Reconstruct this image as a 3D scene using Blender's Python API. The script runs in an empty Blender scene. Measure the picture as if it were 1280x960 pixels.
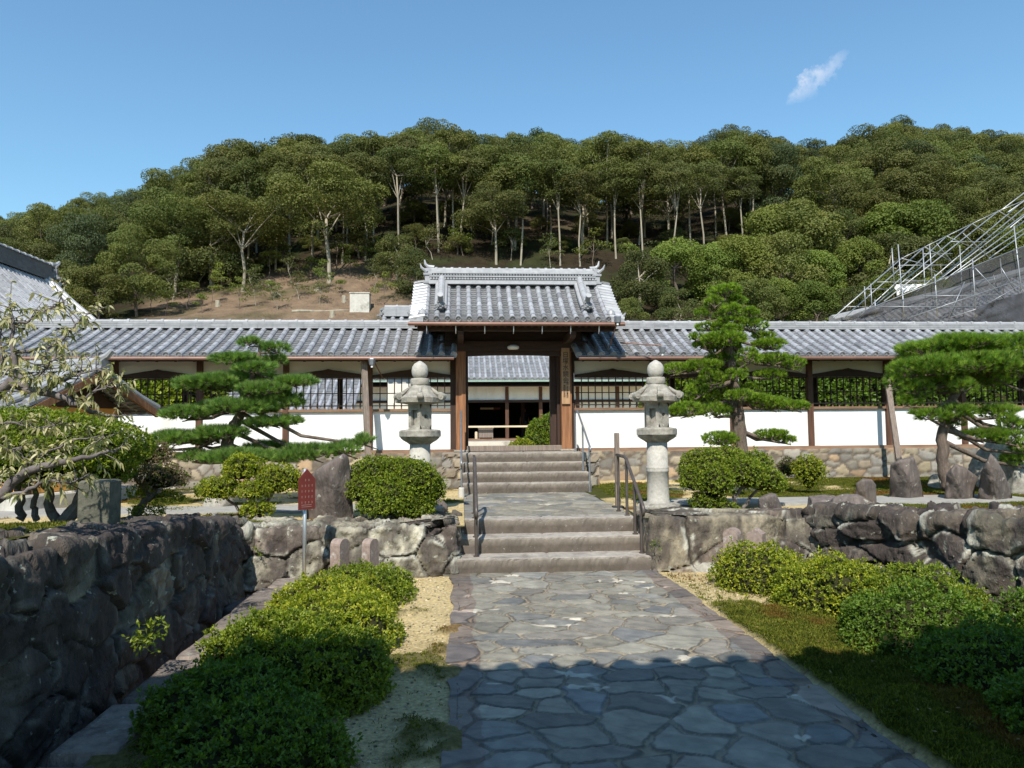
import bpy, math, random
import numpy as np
from mathutils import Vector, Matrix, Euler
R = math.radians
scene = bpy.context.scene
COL = scene.collection

# ------------------------------------------------------------ camera
CAMZ = 1.58
FPX = 900.0            # focal length in pixels of a 1280 px wide picture
YAW, PITCH, ROLL = R(-4.1), R(3.6), R(-0.45)
cam_d = bpy.data.cameras.new('camera')
cam_d.sensor_width = 36.0
cam_d.lens = 36.0 * FPX / 1280.0
cam_d.clip_start = 0.05
cam_d.clip_end = 6000
cam = bpy.data.objects.new('camera', cam_d)
COL.objects.link(cam)
CM = Matrix.Rotation(YAW, 3, 'Z') @ Matrix.Rotation(math.pi / 2 + PITCH, 3, 'X') @ Matrix.Rotation(ROLL, 3, 'Z')
cam.matrix_world = Matrix.Translation((0, 0, CAMZ)) @ CM.to_4x4()
scene.camera = cam

# ------------------------------------------------------------ sky and sun
SUN_EL, SUN_AZ = R(46), R(13)      # the sun stands behind the camera, a little to the left
world = bpy.data.worlds.new('World')
scene.world = world
world.use_nodes = True
nt = world.node_tree
nt.nodes.clear()
wo = nt.nodes.new('ShaderNodeOutputWorld')
bg = nt.nodes.new('ShaderNodeBackground')
sky = nt.nodes.new('ShaderNodeTexSky')
sky.sky_type = 'NISHITA'
sky.sun_disc = False
sky.sun_elevation = SUN_EL
sky.sun_rotation = math.pi + SUN_AZ
sky.altitude = 50
sky.air_density = 1.5
sky.dust_density = 0.0
sky.ozone_density = 6.0
bg.inputs['Strength'].default_value = 0.115
# one thin wisp of cloud, fixed to its direction in the sky
tc = nt.nodes.new('ShaderNodeTexCoord')


def wmath(op, a, b=None, clamp=False):
    n = nt.nodes.new('ShaderNodeMath')
    n.operation = op
    n.use_clamp = clamp
    for i, v in enumerate((a, b)):
        if v is None:
            continue
        if isinstance(v, (int, float)):
            n.inputs[i].default_value = v
        else:
            nt.links.new(v, n.inputs[i])
    return n.outputs[0]


def ray(px, py):
    d = CM @ Vector(((px - 640) / FPX, (480 - py) / FPX, -1.0))
    return d


def atY(px, py, Y):
    d = ray(px, py)
    t = Y / d.y
    return Vector((d.x * t, Y, CAMZ + d.z * t))


def atZ(px, py, Z):
    d = ray(px, py)
    t = (Z - CAMZ) / d.z
    return Vector((d.x * t, d.y * t, Z))


cdir = ray(1022, 98).normalized()
a_dir = (ray(1052, 62).normalized() - ray(985, 118).normalized()).normalized()
b_dir = cdir.cross(a_dir).normalized()


def wdot(v):
    n = nt.nodes.new('ShaderNodeVectorMath')
    n.operation = 'DOT_PRODUCT'
    nt.links.new(tc.outputs['Generated'], n.inputs[0])
    n.inputs[1].default_value = v
    return n.outputs['Value']


nz = nt.nodes.new('ShaderNodeTexNoise')
nz.inputs['Scale'].default_value = 46
nz.inputs['Detail'].default_value = 6
nz.inputs['Roughness'].default_value = 0.6
nt.links.new(tc.outputs['Generated'], nz.inputs['Vector'])
u_ = wmath('SUBTRACT', wdot(a_dir), float(cdir.dot(a_dir)))
v_ = wmath('SUBTRACT', wdot(b_dir), float(cdir.dot(b_dir)))
warp = wmath('MULTIPLY', wmath('SUBTRACT', nz.outputs['Fac'], 0.5), 0.035)
u2 = wmath('DIVIDE', wmath('ADD', u_, warp), 0.044)
v2 = wmath('DIVIDE', wmath('ADD', v_, wmath('MULTIPLY', warp, 1.3)), 0.0125)
rr = wmath('ADD', wmath('MULTIPLY', u2, u2), wmath('MULTIPLY', v2, v2))
front = wmath('GREATER_THAN', wdot(cdir), 0.5)
mask = wmath('MULTIPLY', wmath('SUBTRACT', 1.0, rr, True), front)
mask = wmath('MULTIPLY', mask, wmath('MULTIPLY', wmath('SUBTRACT', nz.outputs['Fac'], 0.33, True), 2.1))
mask = wmath('MULTIPLY', mask, 0.9, True)
mixw = nt.nodes.new('ShaderNodeMixRGB')
mixw.inputs[2].default_value = (6.2, 6.4, 7.0, 1)
nt.links.new(mask, mixw.inputs[0])
tint = nt.nodes.new('ShaderNodeMixRGB')
tint.blend_type = 'MULTIPLY'
tint.inputs[0].default_value = 1.0
tint.inputs[2].default_value = (0.98, 1.15, 1.13, 1)
nt.links.new(sky.outputs['Color'], tint.inputs[1])
nt.links.new(tint.outputs[0], mixw.inputs[1])
nt.links.new(mixw.outputs[0], bg.inputs['Color'])
nt.links.new(bg.outputs[0], wo.inputs['Surface'])

sun_d = bpy.data.lights.new('sun', 'SUN')
sun_d.energy = 4.9
sun_d.angle = R(0.5)
sun_d.color = (1.0, 0.945, 0.86)
sun = bpy.data.objects.new('sun', sun_d)
COL.objects.link(sun)
sdir = Vector((-math.sin(SUN_AZ) * math.cos(SUN_EL), -math.cos(SUN_AZ) * math.cos(SUN_EL), math.sin(SUN_EL)))
sun.rotation_euler = sdir.to_track_quat('Z', 'Y').to_euler()

scene.view_settings.view_transform = 'Standard'
scene.view_settings.look = 'None'
scene.view_settings.exposure = 0.42
scene.view_settings.gamma = 1.0
scene.view_settings.use_curve_mapping = False
scene.render.engine = 'CYCLES'
scene.cycles.max_bounces = 6
scene.cycles.diffuse_bounces = 3
scene.cycles.transparent_max_bounces = 6


# ------------------------------------------------------------ small numeric helpers
def lin(r, g, b):
    def f(c):
        c /= 255.0
        return c / 12.92 if c <= 0.04045 else ((c + 0.055) / 1.055) ** 2.4
    return (f(r), f(g), f(b))


def _hash(ix, iy, seed):
    h = (ix.astype(np.int64) * 374761393 + iy.astype(np.int64) * 668265263 + seed * 1442695041) & 0xFFFFFFFF
    h = ((h ^ (h >> 13)) * 1274126177) & 0xFFFFFFFF
    h = h ^ (h >> 16)
    return (h & 0xFFFF) / 65535.0


def vnoise(x, y, seed=0):
    x = np.asarray(x, float); y = np.asarray(y, float)
    ix = np.floor(x); iy = np.floor(y)
    fx = x - ix; fy = y - iy
    fx = fx * fx * (3 - 2 * fx); fy = fy * fy * (3 - 2 * fy)
    a = _hash(ix, iy, seed); b = _hash(ix + 1, iy, seed)
    c = _hash(ix, iy + 1, seed); d = _hash(ix + 1, iy + 1, seed)
    return (a * (1 - fx) + b * fx) * (1 - fy) + (c * (1 - fx) + d * fx) * fy


def fbm(x, y, seed=0, octv=4):
    s = 0.0; a = 0.5; t = 0
    for k in range(octv):
        s = s + a * vnoise(x * 2 ** k, y * 2 ** k, seed + k * 17)
        t += a; a *= 0.5
    return s / t


def sstep(a, b, x):
    t = np.clip((x - a) / (b - a), 0, 1)
    return t * t * (3 - 2 * t)


def unit(v):
    return v / np.maximum(np.linalg.norm(v, axis=-1, keepdims=True), 1e-9)


# ------------------------------------------------------------ mesh builder
class MB:
    def __init__(self):
        self.V = []; self.C = []; self.F = []; self.n = 0

    def add(self, v, f, col=(1, 1, 1), m=0):
        v = np.asarray(v, float).reshape(-1, 3)
        c = np.asarray(col, float)
        if c.ndim == 1:
            c = np.tile(c, (len(v), 1))
        self.V.append(v); self.C.append(c)
        if isinstance(f, np.ndarray):
            self.F.append((f + self.n, m))
        else:
            by = {}
            for q in f:
                by.setdefault(len(q), []).append(q)
            for k, qs in by.items():
                self.F.append((np.array(qs, int) + self.n, m))
        self.n += len(v)
        return self

    def box(self, lo, hi, col=(1, 1, 1), m=0, rot=None, piv=None, bev=0.0):
        x0, y0, z0 = lo; x1, y1, z1 = hi
        if bev > 0:
            b = bev
            v = []; 
            for z, ins in ((z0, b), (z0 + b, 0), (z1 - b, 0), (z1, b)):
                v += [(x0 + ins + b * 0, y0 + ins, z), (x1 - ins, y0 + ins, z), (x1 - ins, y1 - ins, z), (x0 + ins, y1 - ins, z)]
            f = [(3, 2, 1, 0), (12, 13, 14, 15)]
            for r in range(3):
                for k in range(4):
                    a = r * 4 + k; c = r * 4 + (k + 1) % 4
                    f.append((a, c, c + 4, a + 4))
        else:
            v = [(x0, y0, z0), (x1, y0, z0), (x1, y1, z0), (x0, y1, z0), (x0, y0, z1), (x1, y0, z1), (x1, y1, z1), (x0, y1, z1)]
            f = [(3, 2, 1, 0), (4, 5, 6, 7), (0, 1, 5, 4), (1, 2, 6, 5), (2, 3, 7, 6), (3, 0, 4, 7)]
        v = np.array(v, float)
        if rot is not None:
            p = np.array(piv if piv is not None else [(x0 + x1) / 2, (y0 + y1) / 2, (z0 + z1) / 2], float)
            v = (v - p) @ np.array(Matrix(rot) if not isinstance(rot, Matrix) else rot).T + p
        return self.add(v, f, col, m)

    def tube(self, pts, rad, n=8, col=(1, 1, 1), m=0, cap=True):
        P = np.array([tuple(p) for p in pts], float)
        k = len(P)
        rad = np.broadcast_to(np.asarray(rad, float), (k,))
        T = np.zeros_like(P)
        T[1:-1] = P[2:] - P[:-2]; T[0] = P[1] - P[0]; T[-1] = P[-1] - P[-2]
        T = unit(T)
        up = np.array([0, 0, 1.0]) if abs(T[0][2]) < 0.9 else np.array([1.0, 0, 0])
        A = unit(np.cross(T[0], up))
        V = []
        ang = np.arange(n) / n * 2 * math.pi
        for i in range(k):
            A = unit(A - T[i] * np.dot(A, T[i]))
            B = np.cross(T[i], A)
            V.append(P[i] + rad[i] * (np.cos(ang)[:, None] * A + np.sin(ang)[:, None] * B))
        V = np.concatenate(V)
        F = []
        for i in range(k - 1):
            for j in range(n):
                a = i * n + j; b = i * n + (j + 1) % n
                F.append((a, b, b + n, a + n))
        if cap:
            F.append(tuple(range(n))[::-1]); F.append(tuple(range((k - 1) * n, k * n)))
        return self.add(V, F, col, m)

    def lathe(self, prof, c=(0, 0, 0), n=24, col=(1, 1, 1), m=0, rf=None, ph=0.0):
        k = len(prof); V = []
        ang = np.arange(n) / n * 2 * math.pi + ph
        for i, (r, z) in enumerate(prof):
            s = r * (rf(ang, i) if rf else np.ones(n))
            V.append(np.stack([c[0] + s * np.cos(ang), c[1] + s * np.sin(ang), np.full(n, c[2] + z)], 1))
        V = np.concatenate(V)
        F = []
        for i in range(k - 1):
            for j in range(n):
                a = i * n + j; b = i * n + (j + 1) % n
                F.append((a, b, b + n, a + n))
        F.append(tuple(range(n))[::-1]); F.append(tuple(range((k - 1) * n, k * n)))
        return self.add(V, F, col, m)

    def prism(self, poly, y0, y1, col=(1, 1, 1), m=0, axes='xz'):
        """poly: list of (a,b) in the plane, extruded from y0 to y1 along the third axis"""
        n = len(poly); V = []
        for t in (y0, y1):
            for a, b in poly:
                V.append({'xz': (a, t, b), 'yz': (t, a, b), 'xy': (a, b, t)}[axes])
        F = [tuple(range(n)), tuple(range(n, 2 * n))[::-1]]
        for i in range(n):
            j = (i + 1) % n
            F.append((i, i + n, j + n, j))
        return self.add(V, F, col, m)

    def gridmesh(self, V, nu, nv, col=(1, 1, 1), m=0, flip=False):
        i, j = np.meshgrid(np.arange(nu - 1), np.arange(nv - 1), indexing='ij')
        a = (i * nv + j).ravel()
        F = np.stack([a, a + nv, a + nv + 1, a + 1], 1)
        if flip:
            F = F[:, ::-1]
        return self.add(V, F, col, m)

    def leaves(self, P, D, L, W, rng, col, m=0, curl=0.0, nrm=None, nj=0.5):
        P = np.asarray(P, float); D = unit(np.asarray(D, float)); n = len(P)
        L = np.broadcast_to(L, (n,))[:, None]; W = np.broadcast_to(W, (n,))[:, None]
        S = unit(np.cross(D, rng.normal(size=(n, 3)) * (1 if nrm is None else nj) + (0 if nrm is None else nrm)))
        Nn = np.cross(S, D)
        a = P; t = P + D * L - Nn * L * curl
        mid = P + D * L * 0.55 + Nn * L * 0.06
        V = np.stack([a, mid + S * W * 0.5, t, mid - S * W * 0.5], 1).reshape(-1, 3)
        F = np.arange(4 * n).reshape(n, 4)
        c = np.asarray(col, float)
        if c.ndim == 2:
            c = np.repeat(c, 4, axis=0)
        return self.add(V, F, c, m)

    def needles(self, P, D, L, W, rng, col, m=0):
        P = np.asarray(P, float); D = unit(np.asarray(D, float)); n = len(P)
        L = np.broadcast_to(L, (n,))[:, None]
        S = unit(np.cross(D, rng.normal(size=(n, 3)))) * W * 0.5
        V = np.stack([P + S, P - S, P + D * L], 1).reshape(-1, 3)
        F = np.arange(3 * n).reshape(n, 3)
        c = np.asarray(col, float)
        if c.ndim == 2:
            c = np.repeat(c, 3, axis=0)
        return self.add(V, F, c, m)

    def build(self, name, mats, parent=None, loc=None, smooth=False, xf=None):
        V = np.concatenate(self.V); C = np.concatenate(self.C)
        if xf is not None:
            M = np.array(xf)
            V = V @ M[:3, :3].T + M[:3, 3]
        o0 = WL.get(parent.name, (0, 0, 0)) if parent is not None else (loc if loc is not None else (0, 0, 0))
        V = V - np.array(tuple(o0), float)
        me = bpy.data.meshes.new(name)
        me.vertices.add(len(V))
        me.vertices.foreach_set('co', V.astype(np.float32).ravel())
        nl = sum(f.size for f, _ in self.F); nf = sum(len(f) for f, _ in self.F)
        me.loops.add(nl); me.polygons.add(nf)
        me.loops.foreach_set('vertex_index', np.concatenate([f.ravel() for f, _ in self.F]).astype(np.int32))
        tot = np.concatenate([np.full(len(f), f.shape[1]) for f, _ in self.F])
        st = np.concatenate([[0], np.cumsum(tot)[:-1]])
        me.polygons.foreach_set('loop_start', st.astype(np.int32))
        me.polygons.foreach_set('loop_total', tot.astype(np.int32))
        me.polygons.foreach_set('material_index', np.concatenate([np.full(len(f), m) for f, m in self.F]).astype(np.int32))
        me.polygons.foreach_set('use_smooth', np.full(nf, smooth))
        at = me.color_attributes.new('Col', 'FLOAT_COLOR', 'POINT')
        at.data.foreach_set('color', np.concatenate([C, np.ones((len(C), 1))], 1).astype(np.float32).ravel())
        me.update(calc_edges=True)
        me.validate()
        for mm in (mats if isinstance(mats, (list, tuple)) else [mats]):
            me.materials.append(mm)
        ob = bpy.data.objects.new(name, me)
        COL.objects.link(ob)
        if parent is not None:
            ob.parent = parent
            # parts sit in their thing's own space
        elif loc is not None:
            ob.location = loc
        WL[ob.name] = tuple(o0)
        return ob


WL = {}


def thing(name, label, cat, loc=(0, 0, 0), group=None):
    o = bpy.data.objects.new(name, None)
    o.empty_display_size = 0.2
    COL.objects.link(o)
    o.location = loc
    WL[o.name] = tuple(loc)
    o['label'] = label; o['category'] = cat
    if group:
        o['group'] = group
    return o


def tag(o, label, cat, group=None, kind=None):
    o['label'] = label; o['category'] = cat
    if group:
        o['group'] = group
    if kind:
        o['kind'] = kind
    return o


def struct(o, label=None):
    o['kind'] = 'structure'
    return o


def dup(root, loc, rz=0.0, sc=1.0, label=None, group=None):
    r = root.copy(); COL.objects.link(r)
    r.location = loc; r.rotation_euler = (0, 0, rz)
    r.scale = (sc, sc, sc) if isinstance(sc, (int, float)) else sc
    if label:
        r['label'] = label
    if group:
        r['group'] = group
    for ch in list(root.children):
        c = ch.copy(); COL.objects.link(c); c.parent = r
        for g in list(ch.children):
            d = g.copy(); COL.objects.link(d); d.parent = c
    return r


# ------------------------------------------------------------ materials
def new_mat(name):
    m = bpy.data.materials.new(name)
    m.use_nodes = True
    t = m.node_tree
    b = t.nodes['Principled BSDF']
    return m, t, b


def N(t, kind, **kw):
    n = t.nodes.new(kind)
    for k, v in kw.items():
        if k in n.inputs:
            n.inputs[k].default_value = v
        else:
            setattr(n, k, v)
    return n


def ramp(t, src, stops):
    r = t.nodes.new('ShaderNodeValToRGB')
    e = r.color_ramp.elements
    while len(e) < len(stops):
        e.new(0.5)
    for i, (p, c) in enumerate(stops):
        e[i].position = p
        e[i].color = (c, c, c, 1) if isinstance(c, (int, float)) else (*c, 1)
    t.links.new(src, r.inputs[0])
    return r.outputs[0]


def mixc(t, fac, a, b, mode='MIX'):
    m = t.nodes.new('ShaderNodeMixRGB'); m.blend_type = mode
    for i, v in ((0, fac), (1, a), (2, b)):
        if isinstance(v, (int, float)):
            m.inputs[i].default_value = v if i == 0 else (v, v, v, 1)
        elif isinstance(v, tuple):
            m.inputs[i].default_value = (*v, 1)
        else:
            t.links.new(v, m.inputs[i])
    return m.outputs[0]


def surf(name, c1, c2=None, scale=6.0, rough=0.8, bump=0.3, bscale=40.0, bdist=0.01, stretch=(1, 1, 1), spots=None,
         spot_scale=14.0, spot_at=(0.62, 0.7), attr=False, dirt=None, metal=0.0, spec=0.4, detail=6):
    """mottled surface: two tones by noise, optional lichen-like spots, optional per-vertex colour, bump"""
    m, t, b = new_mat(name)
    tcn = N(t, 'ShaderNodeTexCoord')
    mp = N(t, 'ShaderNodeMapping'); mp.inputs['Scale'].default_value = stretch
    t.links.new(tcn.outputs['Object'], mp.inputs[0])
    n1 = N(t, 'ShaderNodeTexNoise', Scale=scale, Detail=detail, Roughness=0.6)
    t.links.new(mp.outputs[0], n1.inputs['Vector'])
    fac = ramp(t, n1.outputs['Fac'], [(0.3, 0.0), (0.7, 1.0)])
    c = mixc(t, fac, c1, c2 or c1)
    if attr:
        a = N(t, 'ShaderNodeAttribute', attribute_name='Col')
        c = mixc(t, 1.0, c, a.outputs['Color'], 'MULTIPLY')
    if dirt:
        n3 = N(t, 'ShaderNodeTexNoise', Scale=scale * 0.37, Detail=8, Roughness=0.7)
        t.links.new(mp.outputs[0], n3.inputs['Vector'])
        c = mixc(t, ramp(t, n3.outputs['Fac'], [(0.5, 0.0), (0.68, 0.85)]), c, dirt)
    if spots:
        n2 = N(t, 'ShaderNodeTexNoise', Scale=spot_scale, Detail=5, Roughness=0.65)
        t.links.new(tcn.outputs['Object'], n2.inputs['Vector'])
        c = mixc(t, ramp(t, n2.outputs['Fac'], [(spot_at[0], 0.0), (spot_at[1], 1.0)]), c, spots)
    t.links.new(c, b.inputs['Base Color'])
    b.inputs['Roughness'].default_value = rough
    b.inputs['Metallic'].default_value = metal
    b.inputs['Specular IOR Level'].default_value = spec
    if bump:
        n4 = N(t, 'ShaderNodeTexNoise', Scale=bscale, Detail=5, Roughness=0.65)
        t.links.new(mp.outputs[0], n4.inputs['Vector'])
        bp = N(t, 'ShaderNodeBump', Strength=bump, Distance=bdist)
        t.links.new(n4.outputs['Fac'], bp.inputs['Height'])
        t.links.new(bp.outputs[0], b.inputs['Normal'])
    return m


def leafmat(name, trans=0.25, rough=0.5, vary=0.0, spec=0.35):
    m, t, b = new_mat(name)
    a = N(t, 'ShaderNodeAttribute', attribute_name='Col')
    c = a.outputs['Color']
    if vary:
        oi = N(t, 'ShaderNodeObjectInfo')
        hs = N(t, 'ShaderNodeHueSaturation')
        mr = N(t, 'ShaderNodeMapRange'); mr.inputs['To Min'].default_value = 0.5 - vary * 0.014; mr.inputs['To Max'].default_value = 0.5 + vary * 0.02
        t.links.new(oi.outputs['Random'], mr.inputs['Value'])
        t.links.new(mr.outputs[0], hs.inputs['Hue'])
        ms = N(t, 'ShaderNodeMath', operation='MULTIPLY'); t.links.new(oi.outputs['Random'], ms.inputs[0]); ms.inputs[1].default_value = 7.31
        mf = N(t, 'ShaderNodeMath', operation='FRACT'); t.links.new(ms.outputs[0], mf.inputs[0])
        mr2 = N(t, 'ShaderNodeMapRange'); mr2.inputs['To Min'].default_value = 1 - vary * 0.22; mr2.inputs['To Max'].default_value = 1 + vary * 0.3
        t.links.new(mf.outputs[0], mr2.inputs['Value'])
        t.links.new(mr2.outputs[0], hs.inputs['Value'])
        t.links.new(c, hs.inputs['Color'])
        c = hs.outputs[0]
    t.links.new(c, b.inputs['Base Color'])
    b.inputs['Roughness'].default_value = rough
    b.inputs['Specular IOR Level'].default_value = spec
    tr = N(t, 'ShaderNodeBsdfTranslucent')
    t.links.new(mixc(t, 1.0, c, (1.3, 1.5, 0.5), 'MULTIPLY'), tr.inputs['Color'])
    mx = N(t, 'ShaderNodeMixShader'); mx.inputs[0].default_value = trans
    out = t.nodes['Material Output']
    t.links.new(b.outputs[0], mx.inputs[1]); t.links.new(tr.outputs[0], mx.inputs[2]); t.links.new(mx.outputs[0], out.inputs['Surface'])
    return m


M_TILE = surf('roof_tile', (0.29, 0.29, 0.295), (0.40, 0.398, 0.395), scale=9, rough=0.42, bump=0.25, bscale=60, bdist=0.004, attr=True,
              spots=(0.16, 0.16, 0.17), spot_scale=16, spot_at=(0.63, 0.74), spec=0.5)
M_WOOD = surf('dark_wood', (0.024, 0.012, 0.007), (0.055, 0.027, 0.016), scale=5, stretch=(6, 6, 0.6), rough=0.7, bump=0.3, bscale=20)
M_WOODH = surf('dark_wood_beam', (0.024, 0.012, 0.007), (0.055, 0.027, 0.016), scale=5, stretch=(0.6, 6, 6), rough=0.7, bump=0.3, bscale=20)
M_PILLAR = surf('pillar_wood', (0.13, 0.048, 0.018), (0.33, 0.155, 0.068), scale=4, stretch=(8, 8, 0.5), rough=0.65, bump=0.3, bscale=18)
M_GREYWOOD = surf('weathered_wood', (0.13, 0.10, 0.08), (0.26, 0.21, 0.17), scale=5, stretch=(8, 8, 0.6), rough=0.8, bump=0.4, bscale=18)
M_POST = surf('post_wood', (0.05, 0.022, 0.012), (0.13, 0.06, 0.033), scale=4, stretch=(8, 8, 0.5), rough=0.7, bump=0.3, bscale=18)
M_SILL = surf('sill_wood', (0.13, 0.075, 0.045), (0.26, 0.16, 0.10), scale=5, stretch=(0.6, 6, 6), rough=0.75, bump=0.3, bscale=20)
M_PLASTER = surf('white_plaster', (0.70, 0.695, 0.68), (0.80, 0.80, 0.79), scale=1.6, stretch=(2.5, 2.5, 0.7), rough=0.85, bump=0.06, bscale=8, dirt=(0.60, 0.585, 0.54))
M_PLASTER2 = surf('cream_plaster', (0.70, 0.66, 0.56), (0.76, 0.73, 0.64), scale=1.2, rough=0.85, bump=0.06, bscale=8)
M_GRANITE = surf('granite', (0.32, 0.30, 0.26), (0.46, 0.435, 0.38), scale=30, rough=0.85, bump=0.5, bscale=70, bdist=0.006,
                 spots=(0.24, 0.22, 0.20), spot_scale=7, spot_at=(0.58, 0.75), detail=8)
M_GRANITE_D = surf('weathered_granite', (0.20, 0.185, 0.15), (0.38, 0.355, 0.30), scale=14, rough=0.9, bump=0.6, bscale=60, bdist=0.008,
                   dirt=(0.14, 0.12, 0.10), spots=(0.55, 0.55, 0.48), spot_scale=24, spot_at=(0.62, 0.7), detail=8)
M_STEP = surf('step_stone', (0.24, 0.22, 0.19), (0.38, 0.35, 0.31), attr=True, scale=12, rough=0.9, bump=0.6, bscale=80, bdist=0.008,
              dirt=(0.12, 0.098, 0.083), detail=12, spots=(0.50, 0.48, 0.43), spot_scale=30, spot_at=(0.66, 0.72))
M_ROCKW = surf('rock_wall', (0.62, 0.62, 0.62), (1.35, 1.32, 1.25), scale=7, stretch=(1.6, 1.6, 0.8), rough=0.9, bump=0.9, bscale=14, bdist=0.045, attr=True,
               dirt=(0.045, 0.035, 0.032), spots=(0.36, 0.37, 0.30), spot_scale=11, spot_at=(0.63, 0.69), detail=12)
M_ROCKP = surf('purple_rock', (0.085, 0.066, 0.058), (0.19, 0.155, 0.135), scale=6, stretch=(3, 3, 0.7), rough=0.85, bump=0.8, bscale=20, bdist=0.02,
               spots=(0.36, 0.36, 0.30), spot_scale=12, spot_at=(0.62, 0.68), detail=12)
M_BASEW = surf('squared_stone', (0.9, 0.9, 0.9), (1.2, 1.15, 1.05), scale=9, rough=0.9, bump=0.6, bscale=40, bdist=0.01, attr=True, detail=9,
               spots=(0.12, 0.11, 0.095), spot_scale=9, spot_at=(0.62, 0.72))
M_FLAG = surf('slate_flag', (0.74, 0.74, 0.73), (1.24, 1.20, 1.12), scale=9, rough=0.6, bump=0.8, bscale=15, bdist=0.012, attr=True, detail=10, spec=0.35)
M_SAND = surf('sandy_gravel', (0.60, 0.58, 0.54), (1.32, 1.29, 1.22), scale=34, rough=0.95, bump=1.0, bscale=90, bdist=0.02, attr=True, detail=12,
              spots=(0.13, 0.085, 0.045), spot_scale=9, spot_at=(0.60, 0.75), spec=0.1)
M_EARTH = surf('hill_earth', (0.17, 0.095, 0.06), (0.30, 0.18, 0.115), scale=0.5, rough=0.95, bump=1.0, bscale=1.6, bdist=0.5, spec=0.05, detail=10,
               spots=(0.07, 0.075, 0.03), spot_scale=0.16, spot_at=(0.55, 0.66))
M_HILL = surf('hill_soil', (0.75, 0.75, 0.75), (1.25, 1.25, 1.2), scale=0.8, rough=0.95, bump=1.0, bscale=2.4, bdist=0.4, spec=0.05, detail=12, attr=True)
M_MOSSY = surf('mossy_stone', (0.055, 0.055, 0.04), (0.15, 0.145, 0.11), scale=9, rough=0.9, bump=0.7, bscale=50, spots=(0.22, 0.22, 0.17), spot_scale=14, spot_at=(0.62, 0.7), detail=10)
M_GROUND = surf('ground_soil', (0.20, 0.16, 0.11), (0.28, 0.23, 0.16), scale=0.6, rough=0.95, bump=0.5, bscale=6, spec=0.05)
M_PAVE = surf('concrete_path', (0.26, 0.25, 0.225), (0.36, 0.345, 0.31), scale=8, rough=0.9, bump=0.4, bscale=70)
M_STEELG = surf('grey_painted_steel', (0.20, 0.215, 0.235), (0.26, 0.275, 0.295), scale=9, rough=0.4, bump=0.05, metal=0.5)
M_STEELB = surf('brown_painted_steel', (0.075, 0.06, 0.052), (0.12, 0.10, 0.088), scale=9, rough=0.45, bump=0.1, metal=0.35)
M_ALU = surf('bare_aluminium', (0.55, 0.57, 0.60), (0.62, 0.64, 0.67), scale=12, rough=0.38, bump=0.05, metal=0.75)
M_GALV = surf('galvanised_tube', (0.26, 0.27, 0.28), (0.42, 0.43, 0.44), scale=3, rough=0.45, bump=0.05, metal=0.5)
M_COPPER = surf('brown_gutter', (0.13, 0.065, 0.045), (0.22, 0.12, 0.085), scale=3, rough=0.5, bump=0.1, metal=0.2)
M_RED = surf('red_board', (0.11, 0.017, 0.012), (0.145, 0.022, 0.016), scale=6, rough=0.5, bump=0.05)
M_WHITE = surf('white_paint', (0.75, 0.75, 0.73), rough=0.5, bump=0)
M_DARKM = surf('dark_metal', (0.02, 0.022, 0.026), (0.04, 0.042, 0.048), rough=0.5, bump=0.05)
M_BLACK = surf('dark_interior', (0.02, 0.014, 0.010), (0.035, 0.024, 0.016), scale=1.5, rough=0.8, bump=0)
M_LIGHTW = surf('pale_timber', (0.50, 0.40, 0.26), (0.60, 0.50, 0.34), scale=3, stretch=(0.5, 6, 6), rough=0.6, bump=0.1)
M_BARK = surf('bark', (0.085, 0.06, 0.045), (0.20, 0.155, 0.12), scale=9, stretch=(2, 2, 0.5), rough=0.95, bump=1.0, bscale=22, bdist=0.03)
M_PALEBARK = surf('pale_bark', (0.19, 0.165, 0.12), (0.36, 0.32, 0.24), scale=1.6, stretch=(2, 2, 0.4), rough=0.9, bump=0.6, bscale=4, bdist=0.05)
M_TWIG = surf('grey_twig', (0.085, 0.07, 0.065), (0.19, 0.165, 0.155), scale=10, rough=0.9, bump=0.6, bscale=40)
M_LEAF = leafmat('leaf_green', 0.35, 0.45, 0.0)
M_TREELEAF = leafmat('tree_leaf', 0.25, 0.6, 1.0, 0.2)
M_NEEDLE = leafmat('pine_needle', 0.45, 0.45, 0.0)
M_MOSS = leafmat('moss_blade', 0.25, 0.7, 0.0, 0.1)
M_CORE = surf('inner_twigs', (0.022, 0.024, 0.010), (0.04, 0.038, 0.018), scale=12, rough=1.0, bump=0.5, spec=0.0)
M_ORANGE = surf('ochre_wall', (0.62, 0.28, 0.05), (0.68, 0.34, 0.08), scale=2, rough=0.8, bump=0.05)
M_CONC = surf('pale_concrete', (0.42, 0.40, 0.35), (0.52, 0.50, 0.44), scale=3, rough=0.9, bump=0.3, dirt=(0.2, 0.18, 0.14))


def netmat(name, col, alpha):
    m, t, b = new_mat(name)
    b.inputs['Base Color'].default_value = (*col, 1)
    b.inputs['Roughness'].default_value = 0.8
    tcn = N(t, 'ShaderNodeTexCoord')
    nn = N(t, 'ShaderNodeTexNoise', Scale=1.3, Detail=4)
    t.links.new(tcn.outputs['Object'], nn.inputs['Vector'])
    mr = N(t, 'ShaderNodeMapRange'); mr.inputs['To Min'].default_value = alpha - 0.25; mr.inputs['To Max'].default_value = alpha + 0.25
    t.links.new(nn.outputs['Fac'], mr.inputs['Value'])
    t.links.new(mr.outputs[0], b.inputs['Alpha'])
    return m


M_NET = netmat('mesh_sheet', (0.045, 0.045, 0.05), 0.72)
M_NETD = netmat('dark_mesh_sheet', (0.035, 0.037, 0.045), 0.85)

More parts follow.
